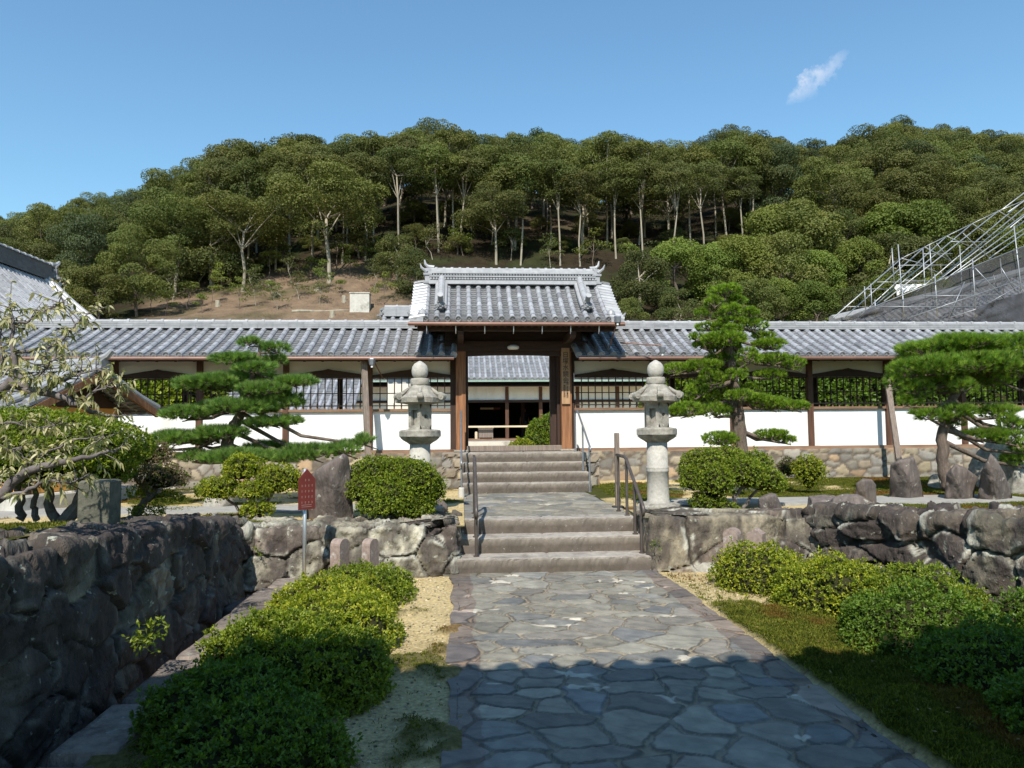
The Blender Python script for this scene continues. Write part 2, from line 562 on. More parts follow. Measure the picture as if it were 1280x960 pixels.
# ============================================================ setting: ground, paths, terraces, hill
def sheet(name, xs, ys, zf, mat, keep=None, colf=None):
    X, Y = np.meshgrid(xs, ys, indexing='ij')
    Z = zf(X, Y)
    V = np.stack([X, Y, Z], -1).reshape(-1, 3)
    mb = MB()
    nu, nv = len(xs), len(ys)
    i, j = np.meshgrid(np.arange(nu - 1), np.arange(nv - 1), indexing='ij')
    a = (i * nv + j).ravel()
    F = np.stack([a, a + nv, a + nv + 1, a + 1], 1)
    if keep is not None:
        cx = V[F].mean(1)
        F = F[keep(cx[:, 0], cx[:, 1])]
    c = colf(X, Y).reshape(-1, 3) if colf is not None else (1, 1, 1)
    mb.add(V, F, c)
    o = mb.build(name, mat, smooth=True)
    o['kind'] = 'structure'
    return o


SANDC = np.array([0.60, 0.48, 0.26]); MOSSC = np.array([0.065, 0.072, 0.016]); RUSTC = np.array([0.19, 0.085, 0.03])


def ground_col(mossf):
    def f(X, Y):
        k = mossf(X, Y)[..., None]
        r = sstep(0.55, 0.72, fbm(X * 1.7, Y * 1.7, 91))[..., None] * 0.7
        base = SANDC * (0.75 + 0.45 * fbm(X * 3, Y * 3, 5)[..., None])
        ms = MOSSC * (1 - r) + RUSTC * r
        return base * (1 - k) + ms * k
    return f


def moss_yard(X, Y):
    n = fbm(X * 1.6, Y * 1.6, 21)
    k = sstep(0.42, 0.56, n + 0.25 * sstep(2.6, 3.4, X) + 0.12 * sstep(7.2, 5.0, Y) * (X > 2)) * (X > 2.2)
    k = np.maximum(k, sstep(6.3, 5.7, Y + 1.2 * (n - .5)) * (X > 2.2)) * (1 - 0.92 * sstep(6.1, 6.6, Y + 1.6 * (n - .5)) * sstep(3.2, 2.8, X))
    l = 0.8 * sstep(0.66, 0.72, n + 0.10 * (X < -1.2))
    return np.where(X > 1, k, l)


gx = np.concatenate([[-3000, -600, -120, -40], np.arange(-20, 21, 5), [40, 120, 600, 3000]]).astype(float)
sheet('ground', gx, gx, lambda X, Y: np.full_like(X, -0.36), M_GROUND)


def yard_z(X, Y):
    return 0.02 * (fbm(X * 1.5, Y * 1.5, 3) - 0.5) + 0.12 * moss_yard(X, Y) * fbm(X * 3.8, Y * 3.8, 8) ** 1.5 - 0.012 * ((X > -0.03) & (X < 2.12))


sheet('yard_ground', np.arange(-1.75, 5.6, 0.05), np.arange(-8, 8.3, 0.05), yard_z, M_SAND, colf=ground_col(moss_yard),
      keep=lambda x, y: ((x < 0.0) | (x > 2.1) | (y > 8.0)) & (x < 3.9 + np.clip(8 - y, 0, 3) * 0.44))
struct(MB().box((-2.6, -8, -0.36), (-1.74, 8.1, -0.33)).build('ditch_floor', M_GROUND))


def left_z(X, Y):
    up = np.interp(Y, [-8, 3.8, 5.1, 6.3, 8.0, 9.0, 14], [1.02, 0.95, 0.90, 0.80, 0.58, 0.52, 0.50])
    return np.where(X < -2.2, up, 0.51) + 0.05 * (fbm(X * 0.9, Y * 0.9, 33) - 0.5) + 0.02 * fbm(X * 6, Y * 6, 35)


def moss_left(X, Y):
    n = fbm(X * 1.3, Y * 1.3, 44)
    return sstep(0.45, 0.58, n + 0.22 * (Y < 8.6) - 0.12 * ((Y > 9) & (X > -4)))


sheet('left_garden_ground', np.arange(-9, 0.07, 0.08), np.arange(-2, 14.2, 0.08), left_z, M_SAND, colf=ground_col(moss_left),
      keep=lambda x, y: ((y > 8.05) | (x < -2.78)) & (x < 0.03))
sheet('left_side_ground', np.arange(-40, -8.9, 1.5), np.arange(-2, 14.2, 1.5), left_z, M_SAND, colf=ground_col(moss_left))


def wall_r_x(Y):
    return 3.92 + np.clip(8.05 - Y, 0, 9) * 0.44


def right_z(X, Y):
    up = np.interp(Y, [0, 3, 5.9, 8.0, 9.5, 12, 14], [0.95, 0.85, 0.72, 0.56, 0.50, 0.50, 0.56])
    return up + 0.05 * (fbm(X * 0.9, Y * 0.9, 53) - 0.5) + 0.02 * fbm(X * 6, Y * 6, 55)


def moss_right(X, Y):
    n = fbm(X * 1.3, Y * 1.3, 64)
    return sstep(0.42, 0.55, n + 0.20 * ((Y < 8.7) | (X > 5.5)) + 0.04)


sheet('right_garden_ground', np.arange(2.1, 12, 0.08), np.arange(0, 14.2, 0.08), right_z, M_SAND, colf=ground_col(moss_right),
      keep=lambda x, y: ((y > 8.05) | (x > wall_r_x(y) + 0.05)) & ((x > 2.28) | (y < 13.0)))
sheet('right_side_ground', np.arange(11.9, 42, 1.5), np.arange(0, 14.2, 1.5), right_z, M_SAND, colf=ground_col(moss_right))
sheet('inner_court_ground', np.arange(-60, 61, 2.0), np.arange(15.6, 48, 2.0), lambda X, Y: np.full_like(X, 0.90), M_SAND,
      colf=lambda X, Y: np.tile(SANDC * 1.1, X.shape + (1,)))
# cross path in front of the gate garden
for nm, x0, x1 in (('left_cross_path', -9.0, -0.35), ('right_cross_path', 2.9, 8.0)):
    o = MB().box((x0, 9.5, 0.40), (x1, 10.35, 0.555)).build(nm, M_PAVE)
    struct(o)

SKX = [-400, 0, 60, 120, 165, 200, 250, 290, 340, 380, 430, 470, 500, 525, 560, 600, 650, 700, 750, 800, 850, 885, 930, 965, 1000, 1050, 1095, 1130, 1200, 1240, 1280, 1700]
SKY_ = [290, 262, 256, 246, 237, 222, 212, 206, 196, 188, 188, 181, 170, 158, 160, 165, 169, 173, 184, 181, 179, 166, 155, 158, 172, 167, 148, 143, 134, 143, 150, 190]


def scr_x(X, Y):
    a = np.arctan2(X, np.maximum(Y, 1.0)) - (-YAW)
    return 640 + FPX * np.tan(np.clip(a, -1.2, 1.2))


def hill_z(X, Y):
    X = np.asarray(X, float); Y = np.asarray(Y, float)
    px = scr_x(X, Y)
    s = np.interp(px, SKX, SKY_)
    zr = CAMZ + (538 - s) * 152 / FPX - 11.5
    z85 = np.interp(px, [0, 180, 300, 420, 520, 700, 1000, 1280], [15.5, 17.0, 19.5, 21.5, 21.5, 21, 21, 22])
    z70 = 12.3
    t1 = np.clip((Y - 44) / 26, 0, 1)
    t2 = np.clip((Y - 70) / 15, 0, 1)
    t3 = np.clip((Y - 85) / 65, 0, 1)
    t4 = np.clip((Y - 152) / 60, 0, 1)
    z = 0.9 + (z70 - 0.9) * t1 + (z85 - z70) * t2 + (zr - z85) * (t3 ** 0.85)
    z = z * (1 - t4 * 0.35)
    return z + (1.6 * (fbm(X * 0.09, Y * 0.09, 71, 3) - 0.5) + 0.5 * (fbm(X * 0.5, Y * 0.5, 72, 3) - 0.5)) * np.clip((Y - 46) / 10, 0, 1)


hx = np.concatenate([np.arange(-150, -50, 4.0), np.arange(-50, 30, 1.0), np.arange(30, 190, 4.0)])
hy = np.concatenate([np.arange(44, 66, 2.0), np.arange(66, 92, 0.8), np.arange(92, 215, 4.0)])


def hill_col(X, Y):
    px = scr_x(X, Y)
    n = fbm(X * 0.12, Y * 0.12, 81)
    bare = sstep(150, 200, px + 60 * (n - .5)) * sstep(545, 500, px + 60 * (n - .5)) * sstep(85, 80, Y + 10 * (n - .5))
    bare = np.maximum(bare, 0.35 * sstep(0.64, 0.72, fbm(X * 0.07, Y * 0.07, 83)))[..., None]
    g = sstep(0.5, 0.62, fbm(X * 0.4, Y * 0.4, 82))[..., None]
    return np.array([0.20, 0.14, 0.095]) * bare * (1 - .35 * g) + (1 - bare) * np.array([0.035, 0.027, 0.017]) + g * np.array([0.0, 0.012, 0.0])


sheet('hillside', hx, hy, hill_z, M_HILL, colf=hill_col)


# ============================================================ masonry as real relief
LAST_E = [None]


def masonry(name, mapf, L, Hv, res, seeds, aniso, depth, gw, pal, seed, facet=0.25, rough=0.02, mortar=None, mat=None, warp=0.05, off=0.03, smooth=True, wear=0.0, pn=2.0, stain=0.0, varia=0.0, toprow=None, fsz=0.0):
    rg = np.random.default_rng(seed)
    nu = int(L / res) + 1; nv = int(Hv / res) + 1
    U, Vv = np.meshgrid(np.linspace(0, L, nu), np.linspace(0, Hv, nv), indexing='ij')
    u = U.ravel(); v = Vv.ravel()
    uw = u + warp * (fbm(u * 5, v * 5, seed + 1) - 0.5) * 2 + warp * 0.3 * (fbm(u * 22, v * 22, seed + 7) - 0.5)
    vw = v + warp * (fbm(u * 5, v * 5, seed + 2) - 0.5) * 2 + warp * 0.3 * (fbm(u * 22, v * 22, seed + 8) - 0.5)
    S = np.asarray(seeds, float) * np.array([aniso, 1.0])
    Q = np.stack([uw * aniso, vw], 1)
    aa = np.exp(rg.uniform(-1, 1, len(S)) * varia)
    MU = np.stack([aa, 1 / aa], 1)
    rot = rg.uniform(-0.5, 0.5, len(S)) * varia
    if toprow is not None:
        tr = np.abs(S[:, 1] - toprow) < 1e-6
        MU[tr] = [0.62, 1.0]; rot[tr] = 0
    cr_, sr_ = np.cos(rot), np.sin(rot)
    i1 = np.zeros(len(Q), int); i2 = np.zeros(len(Q), int); d1 = np.zeros(len(Q)); d2 = np.zeros(len(Q))
    for k in range(0, len(Q), 20000):
        dd = Q[k:k + 20000, None, :] - S[None]
        dx = (dd[..., 0] * cr_ + dd[..., 1] * sr_) * MU[:, 0]; dy = (-dd[..., 0] * sr_ + dd[..., 1] * cr_) * MU[:, 1]
        D = np.abs(dx) ** pn + np.abs(dy) ** pn
        o = np.argpartition(D, 1, axis=1)[:, :2]
        r = np.arange(len(o))
        a, b = D[r, o[:, 0]], D[r, o[:, 1]]
        sw = a > b
        o[sw] = o[sw][:, ::-1]
        i1[k:k + 20000] = o[:, 0]; i2[k:k + 20000] = o[:, 1]
        d1[k:k + 20000] = np.minimum(a, b); d2[k:k + 20000] = np.maximum(a, b)
    e = (d2 ** (1 / pn) - d1 ** (1 / pn)) * 0.5
    n = len(S)
    offc = rg.uniform(-off, off, n)
    LAST_E[0] = e
    h = depth * (0.92 * sstep(0.0, gw, e - gw * 0.2) + 0.08 * sstep(gw, gw * 3, e))
    ins = sstep(0.0, gw, e)
    f = np.full(len(Q), 9.0)
    g1 = rg.normal(0, facet * 0.55, (n, 2))
    f = ((Q - S[i1]) * g1[i1]).sum(1)
    g = rg.normal(0, facet * 2.2, (n, 2)); c0 = rg.uniform(0.02, 0.10, n)
    f = np.minimum(f, ((Q - S[i1]) * g[i1]).sum(1) + c0[i1])
    q1 = fbm(u * 4 + 9, v * 4, seed + 31); h = h + ins * 0.55 * depth * (np.floor(q1 * 9) / 9 + 0.25 * q1 - 0.6) * (depth > 0.03) + ins * (offc[i1] + np.clip(f, -0.12, 0.12)) + rough * (fbm(u * 7, v * 7, seed + 3) - 0.5) * 2 + rough * 0.5 * (fbm(u * 25, v * 25, seed + 4) - 0.5) * 2 - (ins * rough * 1.6 * (np.exp(-np.abs(fbm(u * 5, v * 3, seed + 51) - 0.5) * 28) + 0.7 * np.exp(-np.abs(fbm(u * 3, v * 7, seed + 52) - 0.5) * 30)) if depth > 0.04 else 0)
    tone = 1.0
    if depth > 0.04 and fsz > 0:
        # broken, chipped faces: small planes meeting in ridges, clipped by each stone's own edge
        fs = np.stack(np.meshgrid(np.arange(-fsz, L + fsz, fsz), np.arange(-fsz, Hv + fsz, fsz * 0.8), indexing='ij'), -1).reshape(-1, 2)
        fs = fs + rg.uniform(-0.5, 0.5, fs.shape) * fsz
        g3 = rg.normal(0, 0.12, (len(fs), 2)); t3 = rg.uniform(0.80, 1.20, len(fs)); o3 = rg.uniform(-0.006, 0.006, len(fs))
        qq = np.stack([u + 0.03 * (fbm(u * 8, v * 8, seed + 61) - .5) * 2, v + 0.03 * (fbm(u * 8, v * 8, seed + 62) - .5) * 2], 1)
        j = np.zeros(len(qq), int)
        for k in range(0, len(qq), 6000):
            j[k:k + 6000] = ((qq[k:k + 6000, None, :] - fs[None]) ** 2).sum(-1).argmin(1)
        h = h + ins * (((qq - fs[j]) * g3[j]).sum(1) + o3[j])
        tone = t3[j]
    P, Nn = mapf(u, v)
    V = P + Nn * h[:, None]
    pal = np.asarray(pal, float)
    cc = pal[rg.integers(0, len(pal), n)] * rg.uniform(0.75, 1.25, (n, 1))
    col = cc[i1] * np.reshape(tone, (-1, 1) if np.ndim(tone) else ())
    st = fbm(u * 9, v * 1.6, seed + 5)
    col = col * (0.82 + 0.4 * st)[:, None]
    if stain > 0:
        a1 = fbm(u * 4.2, v * 2.1, seed + 41, 6); a2 = fbm(u * 11, v * 5, seed + 42, 5)
        k = sstep(0.50 - 0.10 * stain, 0.60, a1 * 0.7 + a2 * 0.3 + 0.05 * (offc[i1] / max(off, 1e-6)))[:, None]
        col = col * (1 - k * 0.80) + np.array([0.05, 0.038, 0.034]) * k * 0.8
        cr = (sstep(0.05, 0.02, e) * sstep(0.006, 0.014, e) * sstep(0.52, 0.62, fbm(u * 6 + 5, v * 6, seed + 43)))[:, None]
        cr = cr * (0.25 if stain > 1.2 else 1.0)
        col = col * (1 - cr) + np.array([0.42, 0.41, 0.35]) * cr
        dk = (1 - sstep(0.1, 0.9, e / gw))[:, None]
        col = col * (1 - dk) + np.array([0.035, 0.03, 0.024]) * dk
    if mortar is not None:
        k = (1 - sstep(0.15, 0.6, (e - gw * 0.25) / gw))[:, None]
        col = col * (1 - k) + np.asarray(mortar) * (0.8 + 0.4 * fbm(u * 14, v * 14, seed + 6))[:, None] * k
    mb = MB()
    mb.gridmesh(V, nu, nv, col)
    return mb


def jitter_seeds(L, H, du, dv, seed, j=0.42, rows=None):
    rg = np.random.default_rng(seed)
    out = []
    y = dv * 0.4; r = 0
    while y < H + dv:
        x = -du * rg.uniform(0, 1)
        while x < L + du:
            out.append((x + rg.uniform(-j, j) * du * 0.5, y + rg.uniform(-j, j) * dv))
            x += du * rg.uniform(0.6, 1.5)
        y += dv; r += 1
    return np.array(out)


def wallmap(plan, z0, topf, back=0.55, batter=0.08):
    plan = np.array(plan, float)
    seg = np.linalg.norm(np.diff(plan, axis=0), axis=1)
    cum = np.concatenate([[0], np.cumsum(seg)])

    def f(u, v):
        x = np.interp(u, cum, plan[:, 0]); y = np.interp(u, cum, plan[:, 1])
        k = np.clip(np.searchsorted(cum, u, side='right') - 1, 0, len(seg) - 1)
        t = unit(np.diff(plan, axis=0))
        nx = t[k, 1]; ny = -t[k, 0]
        top = topf(u) - z0
        zz = np.minimum(v, top)
        bk = np.maximum(v - top, 0)
        w = sstep(-0.02, 0.03, v - top)
        off = (1 - zz / np.maximum(top, 0.1)) * batter
        P = np.stack([x + nx * (off - bk), y + ny * (off - bk), z0 + zz], 1)
        Nn = unit(np.stack([nx * (1 - w), ny * (1 - w), w], 1))
        return P, Nn
    return f, cum[-1]


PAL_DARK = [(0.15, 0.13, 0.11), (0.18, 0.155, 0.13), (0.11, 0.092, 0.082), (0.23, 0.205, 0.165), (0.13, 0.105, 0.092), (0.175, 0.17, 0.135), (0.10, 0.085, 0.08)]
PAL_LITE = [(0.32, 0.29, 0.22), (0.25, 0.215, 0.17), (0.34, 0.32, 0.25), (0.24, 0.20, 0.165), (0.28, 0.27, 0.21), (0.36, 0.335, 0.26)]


def stonewall(name, label, plan, z0, topf, du, dv, pal, seed, back=0.6, aniso=0.75, res=0.018, depth=0.055, gw=0.010, facet=0.20, batter=0.08, Hmax=None, **kw):
    f, L = wallmap(plan, z0, topf, back, batter)
    H = (Hmax or max(topf(np.linspace(0, L, 50)))) - z0 + back
    S = jitter_seeds(L, H, du, dv, seed)
    tl = float(np.mean(topf(np.linspace(0, L, 20)))) - z0 - 0.08
    S = S[(np.abs(S[:, 1] - tl) > dv * 0.62) & (S[:, 1] < tl + 0.9)]
    rr_ = np.random.default_rng(seed + 900); xx = -0.2; top_ = []
    while xx < L + 0.4:
        top_.append((xx, tl)); xx += du * rr_.uniform(0.9, 1.6)
    S = np.concatenate([S, np.array(top_)])
    kw.setdefault('fsz', 0.17); kw.setdefault('varia', 0.42); kw['toprow'] = tl
    kw.setdefault('stain', 0.8)
    mb = masonry(name, f, L, H, res, S, aniso, depth, gw, pal, seed, facet=facet, warp=0.035, **{**dict(rough=0.014), **kw})
    o = mb.build(name, M_ROCKW, smooth=True)
    tag(o, label, 'stone wall')
    return o


# left side wall: runs towards the camera, unlit; its palette is darkened to paint in more shade
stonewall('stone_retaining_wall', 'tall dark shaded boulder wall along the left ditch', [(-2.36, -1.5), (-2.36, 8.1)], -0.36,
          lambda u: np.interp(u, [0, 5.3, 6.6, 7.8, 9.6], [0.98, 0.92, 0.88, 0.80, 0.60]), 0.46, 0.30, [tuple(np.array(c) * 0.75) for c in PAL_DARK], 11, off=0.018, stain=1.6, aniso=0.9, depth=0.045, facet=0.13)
stonewall('stone_retaining_wall', 'sunlit boulder wall facing the camera left of the lower steps', [(-2.40, 7.98), (-0.07, 7.98), (-0.07, 8.95)], -0.3,
          lambda u: np.full_like(np.asarray(u, float), 0.52), 0.50, 0.30, PAL_LITE, 24, facet=0.16, off=0.035, gw=0.010)
stonewall('stone_retaining_wall', 'low sunlit wall of big slabs right of the lower steps', [(2.17, 8.95), (2.17, 7.98), (3.95, 7.98)], -0.3,
          lambda u: np.interp(u, [0, 1.8], [0.53, 0.56]), 0.85, 0.42, [(a * 0.82, b * 0.78, c * 0.74) for a, b, c in PAL_LITE], 37, facet=0.10, off=0.02, gw=0.010, fsz=0.0, rough=0.008)
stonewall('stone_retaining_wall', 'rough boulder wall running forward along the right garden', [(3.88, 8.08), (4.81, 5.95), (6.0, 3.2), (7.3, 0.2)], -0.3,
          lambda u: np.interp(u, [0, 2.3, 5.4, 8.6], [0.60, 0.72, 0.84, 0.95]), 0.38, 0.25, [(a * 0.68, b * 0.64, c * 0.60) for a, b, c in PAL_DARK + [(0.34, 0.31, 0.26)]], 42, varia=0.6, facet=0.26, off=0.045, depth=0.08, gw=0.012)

PAL_BASE = [(0.25, 0.215, 0.16), (0.20, 0.185, 0.155), (0.225, 0.21, 0.185), (0.32, 0.27, 0.185), (0.17, 0.16, 0.145), (0.24, 0.20, 0.15), (0.30, 0.215, 0.14), (0.21, 0.20, 0.18)]


def basewall(label, x0, x1, y, seed, z0=0.42, z1=1.13):
    f, L = wallmap([(x0, y), (x1, y)], z0, lambda u: np.full_like(np.asarray(u, float), z1 - 0.002), 0.0, 0.04)
    S = jitter_seeds(L, z1 - z0, 0.30, 0.15, seed, 0.75)
    mb = masonry('w', f, L, z1 - z0, 0.03, S, 0.62, 0.03, 0.016, PAL_BASE, seed, facet=0.05, rough=0.008, off=0.010, warp=0.022, pn=3.5, mortar=(0.12, 0.10, 0.08))
    mb.box((x0, y + 0.03, z0), (x1, y + 0.5, z1 - 0.01))
    return tag(mb.build('stone_base_wall', M_BASEW, smooth=True), label, 'stone wall')


basewall('low squared stone base under the left gallery wall', -14.0, -0.02, 14.02, 61)
basewall('low squared stone base under the right gallery wall', 2.36, 16.0, 14.02, 67)


# ============================================================ flagstone paths
def flagpath(name, x0, x1, y0, y1, z, res, seed, dens, border=0.34):
    rg = np.random.default_rng(seed)
    L = x1 - x0; H = y1 - y0
    pts = []
    tries = 0
    while tries < 6000:
        tries += 1
        p = (rg.uniform(0.25, L - 0.25), rg.uniform(0, H)) if border else (rg.uniform(0, L), rg.uniform(0, H))
        r = dens * (0.35 + 1.3 * fbm(np.array([p[0] * 1.1]), np.array([p[1] * 1.1]), seed)[0])
        if all((p[0] - q[0]) ** 2 * 0.8 + (p[1] - q[1]) ** 2 * 1.5 > r * r for q in pts):
            pts.append(p)
    if border:
        for bx in (0.10, L - 0.10):
            y = -0.3
            while y < H + 0.5:
                pts.append((bx, y)); y += rg.uniform(0.38, 0.62)
    mapf = lambda u, v: (np.stack([x0 + u, y0 + v, np.full_like(u, z)], 1), np.tile([0, 0, 1.0], (len(u), 1)))
    pal = [(0.215, 0.205, 0.172), (0.245, 0.23, 0.19), (0.185, 0.185, 0.17), (0.265, 0.245, 0.20), (0.20, 0.185, 0.16), (0.23, 0.22, 0.188), (0.165, 0.168, 0.165)]
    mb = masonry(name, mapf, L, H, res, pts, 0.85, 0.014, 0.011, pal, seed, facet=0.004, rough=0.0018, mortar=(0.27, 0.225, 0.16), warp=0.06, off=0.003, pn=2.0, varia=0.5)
    # wavy cleavage lines in the slate and a few pale mortar smears
    Vv_ = mb.V[0]; Cc_ = mb.C[0]
    E_ = LAST_E[0]
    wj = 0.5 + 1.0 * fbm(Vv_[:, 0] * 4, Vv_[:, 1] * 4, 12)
    ln_ = (sstep(0.005, 0.009, E_) * sstep(0.021, 0.013, E_) * np.clip(wj - .35, 0, 1))[:, None] if border else 0  # dark line along the stone edges: groove shadow painted into the colour
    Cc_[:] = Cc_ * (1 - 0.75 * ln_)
    cell = Cc_.sum(1)
    ww = np.sin((Vv_[:, 0] * 20 + Vv_[:, 1] * 38 + 9 * fbm(Vv_[:, 0] * 3, Vv_[:, 1] * 3, 15)) * 1.0 + 14 * fbm(Vv_[:, 0] * 1.6 + 4, Vv_[:, 1] * 1.6, 16))
    Vv_[:, 2] += 0.0005 * ww
    Cc_ *= (1 - 0.16 * np.clip(ww, 0, 1) ** 3)[:, None]
    sm = sstep(0.74, 0.77, fbm(Vv_[:, 0] * 2.6, Vv_[:, 1] * 5.5, 19, 4) + 0.02)[:, None] * 0.75 * sstep(0.055, 0.03, E_)[:, None]
    Cc_[:] = Cc_ * (1 - sm) + np.array([0.55, 0.51, 0.43]) * sm
    # ragged outer edges, brownish border stones
    V = mb.V[0]; C = mb.C[0]
    if border:
        b = (np.minimum(V[:, 0] - x0, x1 - V[:, 0]) < 0.2 + 0.08 * (fbm(V[:, 1] * 3, V[:, 0], 5) - 0.5))
        C[b] = C[b] * np.array([0.80, 0.70, 0.70])
    e = np.minimum(V[:, 0] - x0, x1 - V[:, 0])
    sgn = np.sign(V[:, 0] - (x0 + x1) / 2)
    V[:, 0] += sgn * np.where(e < 0.06, 0.055 * (fbm(V[:, 1] * 2.3, V[:, 1] * 0 + sgn, 77) - 0.5) * 2, 0)
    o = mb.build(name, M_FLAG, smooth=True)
    return struct(o)


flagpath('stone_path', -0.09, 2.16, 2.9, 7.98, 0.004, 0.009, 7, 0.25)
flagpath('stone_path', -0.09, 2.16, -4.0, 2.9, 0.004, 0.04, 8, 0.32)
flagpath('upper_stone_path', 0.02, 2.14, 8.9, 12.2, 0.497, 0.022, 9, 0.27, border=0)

# kerb stones on the ditch edge
rg = np.random.default_rng(5)
yk = 2.2; kn = 0
kw_ = ['nearest dark flat kerb stone on the ditch edge', 'second flat kerb stone from the camera on the ditch edge', 'third flat kerb stone from the camera beside the mossy patch',
       'fourth kerb stone from the camera on the ditch edge', 'fifth kerb stone from the camera, half sunlit', 'sixth kerb stone from the camera beside the low hedge',
       'seventh kerb stone from the camera beside the low hedge', 'eighth kerb stone from the camera near the red sign', 'farthest flat kerb stone at the wall corner', 'kerb stone tucked against the far wall foot']
while yk < 7.7 and kn < len(kw_):
    ln = rg.uniform(0.5, 0.85)
    xa = -1.97 + rg.uniform(-0.04, 0.04); xb = -1.62 + rg.uniform(-0.05, 0.07) - 0.0
    nn = 14
    k = 22
    U, Vv = np.meshgrid(np.linspace(0, 1, 12), np.linspace(0, 1, 22), indexing='ij')
    X = xa + U * (xb - xa); Yy = yk + 0.015 + Vv * (min(ln, 7.85 - yk) - 0.03)
    ed = np.minimum(np.minimum(U, 1 - U) * (xb - xa), np.minimum(Vv, 1 - Vv) * ln)
    zt = 0.035 + rg.uniform(0, 0.02)
    Z = -0.33 + (0.33 + zt) * sstep(-0.002, 0.012, ed + 0.004) + 0.018 * (fbm(X * 6, Yy * 6, 9) - 0.5)
    X = X + 0.04 * (fbm(Yy * 3, U * 2, 10 + kn) - 0.5)
    mb = MB(); mb.gridmesh(np.stack([X, Yy, Z], -1).reshape(-1, 3), 12, 22, np.array([0.25, 0.21, 0.18]) * rg.uniform(0.8, 1.2))
    tag(mb.build('kerb_stone', M_ROCKW, smooth=True), kw_[kn], 'kerb stone', 'kerb stones along the ditch')
    yk += ln; kn += 1


# ============================================================ steps
def stepblock(name, x0, x1, y0, y1, z0, z1, seed, parent=None, joints=()):
    rg = np.random.default_rng(seed)
    mb = MB()
    # front face, rounded nose and tread as one worn strip
    prof = [(y0, z0), (y0, z0 + (z1 - z0) * 0.5), (y0, z1 - 0.022), (y0 + 0.006, z1 - 0.008), (y0 + 0.02, z1 - 0.001), (y0 + 0.05, z1), ((y0 + y1) / 2, z1), (y1, z1)]
    nu = int((x1 - x0) / 0.03) + 1
    xs = np.linspace(x0, x1, nu)
    V = []
    for x in xs:
        for k, (y, z) in enumerate(prof):
            w = 0.006 if k in (2, 3, 4) else 0.003
            V.append((x, y + w * (rg.random() - 0.5) * 2 + 0.004 * math.sin(x * 7 + seed), z + w * 0.5 * (rg.random() - 0.5) - (0.012 if any(abs(x - j) < 0.016 for j in joints) else 0)))
    V = np.array(V)
    kk = np.tile(np.arange(len(prof)), nu)
    st = fbm(V[:, 0] * 3.1, V[:, 2] * 9, seed)
    base = np.where((kk < 2)[:, None], np.array([[0.31, 0.27, 0.235]]), np.where((kk < 4)[:, None], np.array([[0.66, 0.62, 0.57]]), np.array([[1.08, 1.06, 1.02]])))  # risers stained dark; treads pale from wear and from sun angle, painted in
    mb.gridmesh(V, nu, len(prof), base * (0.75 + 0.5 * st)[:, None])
    for xx, fl in ((x0, 1), (x1, 0)):
        mb.add([(xx, y0, z0), (xx, y1, z0), (xx, y1, z1), (xx, y0 + 0.01, z1)], [(0, 1, 2, 3) if not fl else (3, 2, 1, 0)], (0.6, 0.54, 0.48))
    return mb


def stairs(label, x, y0, tread, z0, rise, n, widen=0.0, last=0.5, js=()):
    t = thing('stone_stairs', label, 'stairs', (x[0], y0, z0))
    for k in range(n):
        wl = widen if k == 0 else 0
        y1 = y0 + tread * (k + 1) + 0.03 if k < n - 1 else y0 + tread * k + last
        xs0 = x[0] - wl; xs1 = x[1] + wl + (n - 1 - k) * (x[2] if len(x) > 2 else 0)
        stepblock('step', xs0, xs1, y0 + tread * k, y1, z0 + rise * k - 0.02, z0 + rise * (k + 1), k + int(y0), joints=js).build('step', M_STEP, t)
    return t


stairs('wide lower flight of three worn stone steps', (-0.05, 2.12, 0.02), 7.95, 0.36, 0.0, 0.17, 3, 0.03, 0.32, js=(0.98,))
stairs('upper flight of four stone steps below the gate', (0.03, 2.22), 12.18, 0.30, 0.51, 0.16, 4, 0.0, 1.75, js=(1.2,))
# cheek walls beside the upper flight
for nm, xa, xb in (('left low stone cheek beside the upper steps', -0.34, 0.02), ('right low stone cheek beside the upper steps', 2.24, 2.52)):
    f, L = wallmap([(xa, 13.1), (xb, 13.1)], 0.4, lambda u: np.full_like(np.asarray(u, float), 1.13), 0.0, 0.04)
    mb = masonry('c', f, L, 0.73, 0.03, jitter_seeds(L, 0.73, 0.22, 0.17, 71), 0.7, 0.03, 0.016, PAL_BASE, 71, facet=0.05, rough=0.008, off=0.010, warp=0.022, pn=3.5, mortar=(0.12, 0.10, 0.08))
    mb.box((xa, 13.12, 0.4), (xb, 14.0, 1.145), (0.24, 0.21, 0.17))
    tag(mb.build('stone_base_wall', M_BASEW), nm, 'stone wall')

# ============================================================ tiled roofs
RGT = np.random.default_rng(77)
TW = np.array([1.0, 1.0, 1.0])


def resample(prof, step):
    P = np.array(prof, float)
    s = np.concatenate([[0], np.cumsum(np.linalg.norm(np.diff(P, axis=0), axis=1))])
    n = max(2, int(round(s[-1] / step)) + 1)
    t = np.linspace(0, s[-1], n)
    return np.stack([np.interp(t, s, P[:, 0]), np.interp(t, s, P[:, 1])], 1)


def slope_n(P):
    T = unit(np.gradient(P, axis=0))
    Nn = np.stack([-T[:, 1], T[:, 0]], 1)
    Nn[Nn[:, 1] < 0] *= -1
    return Nn


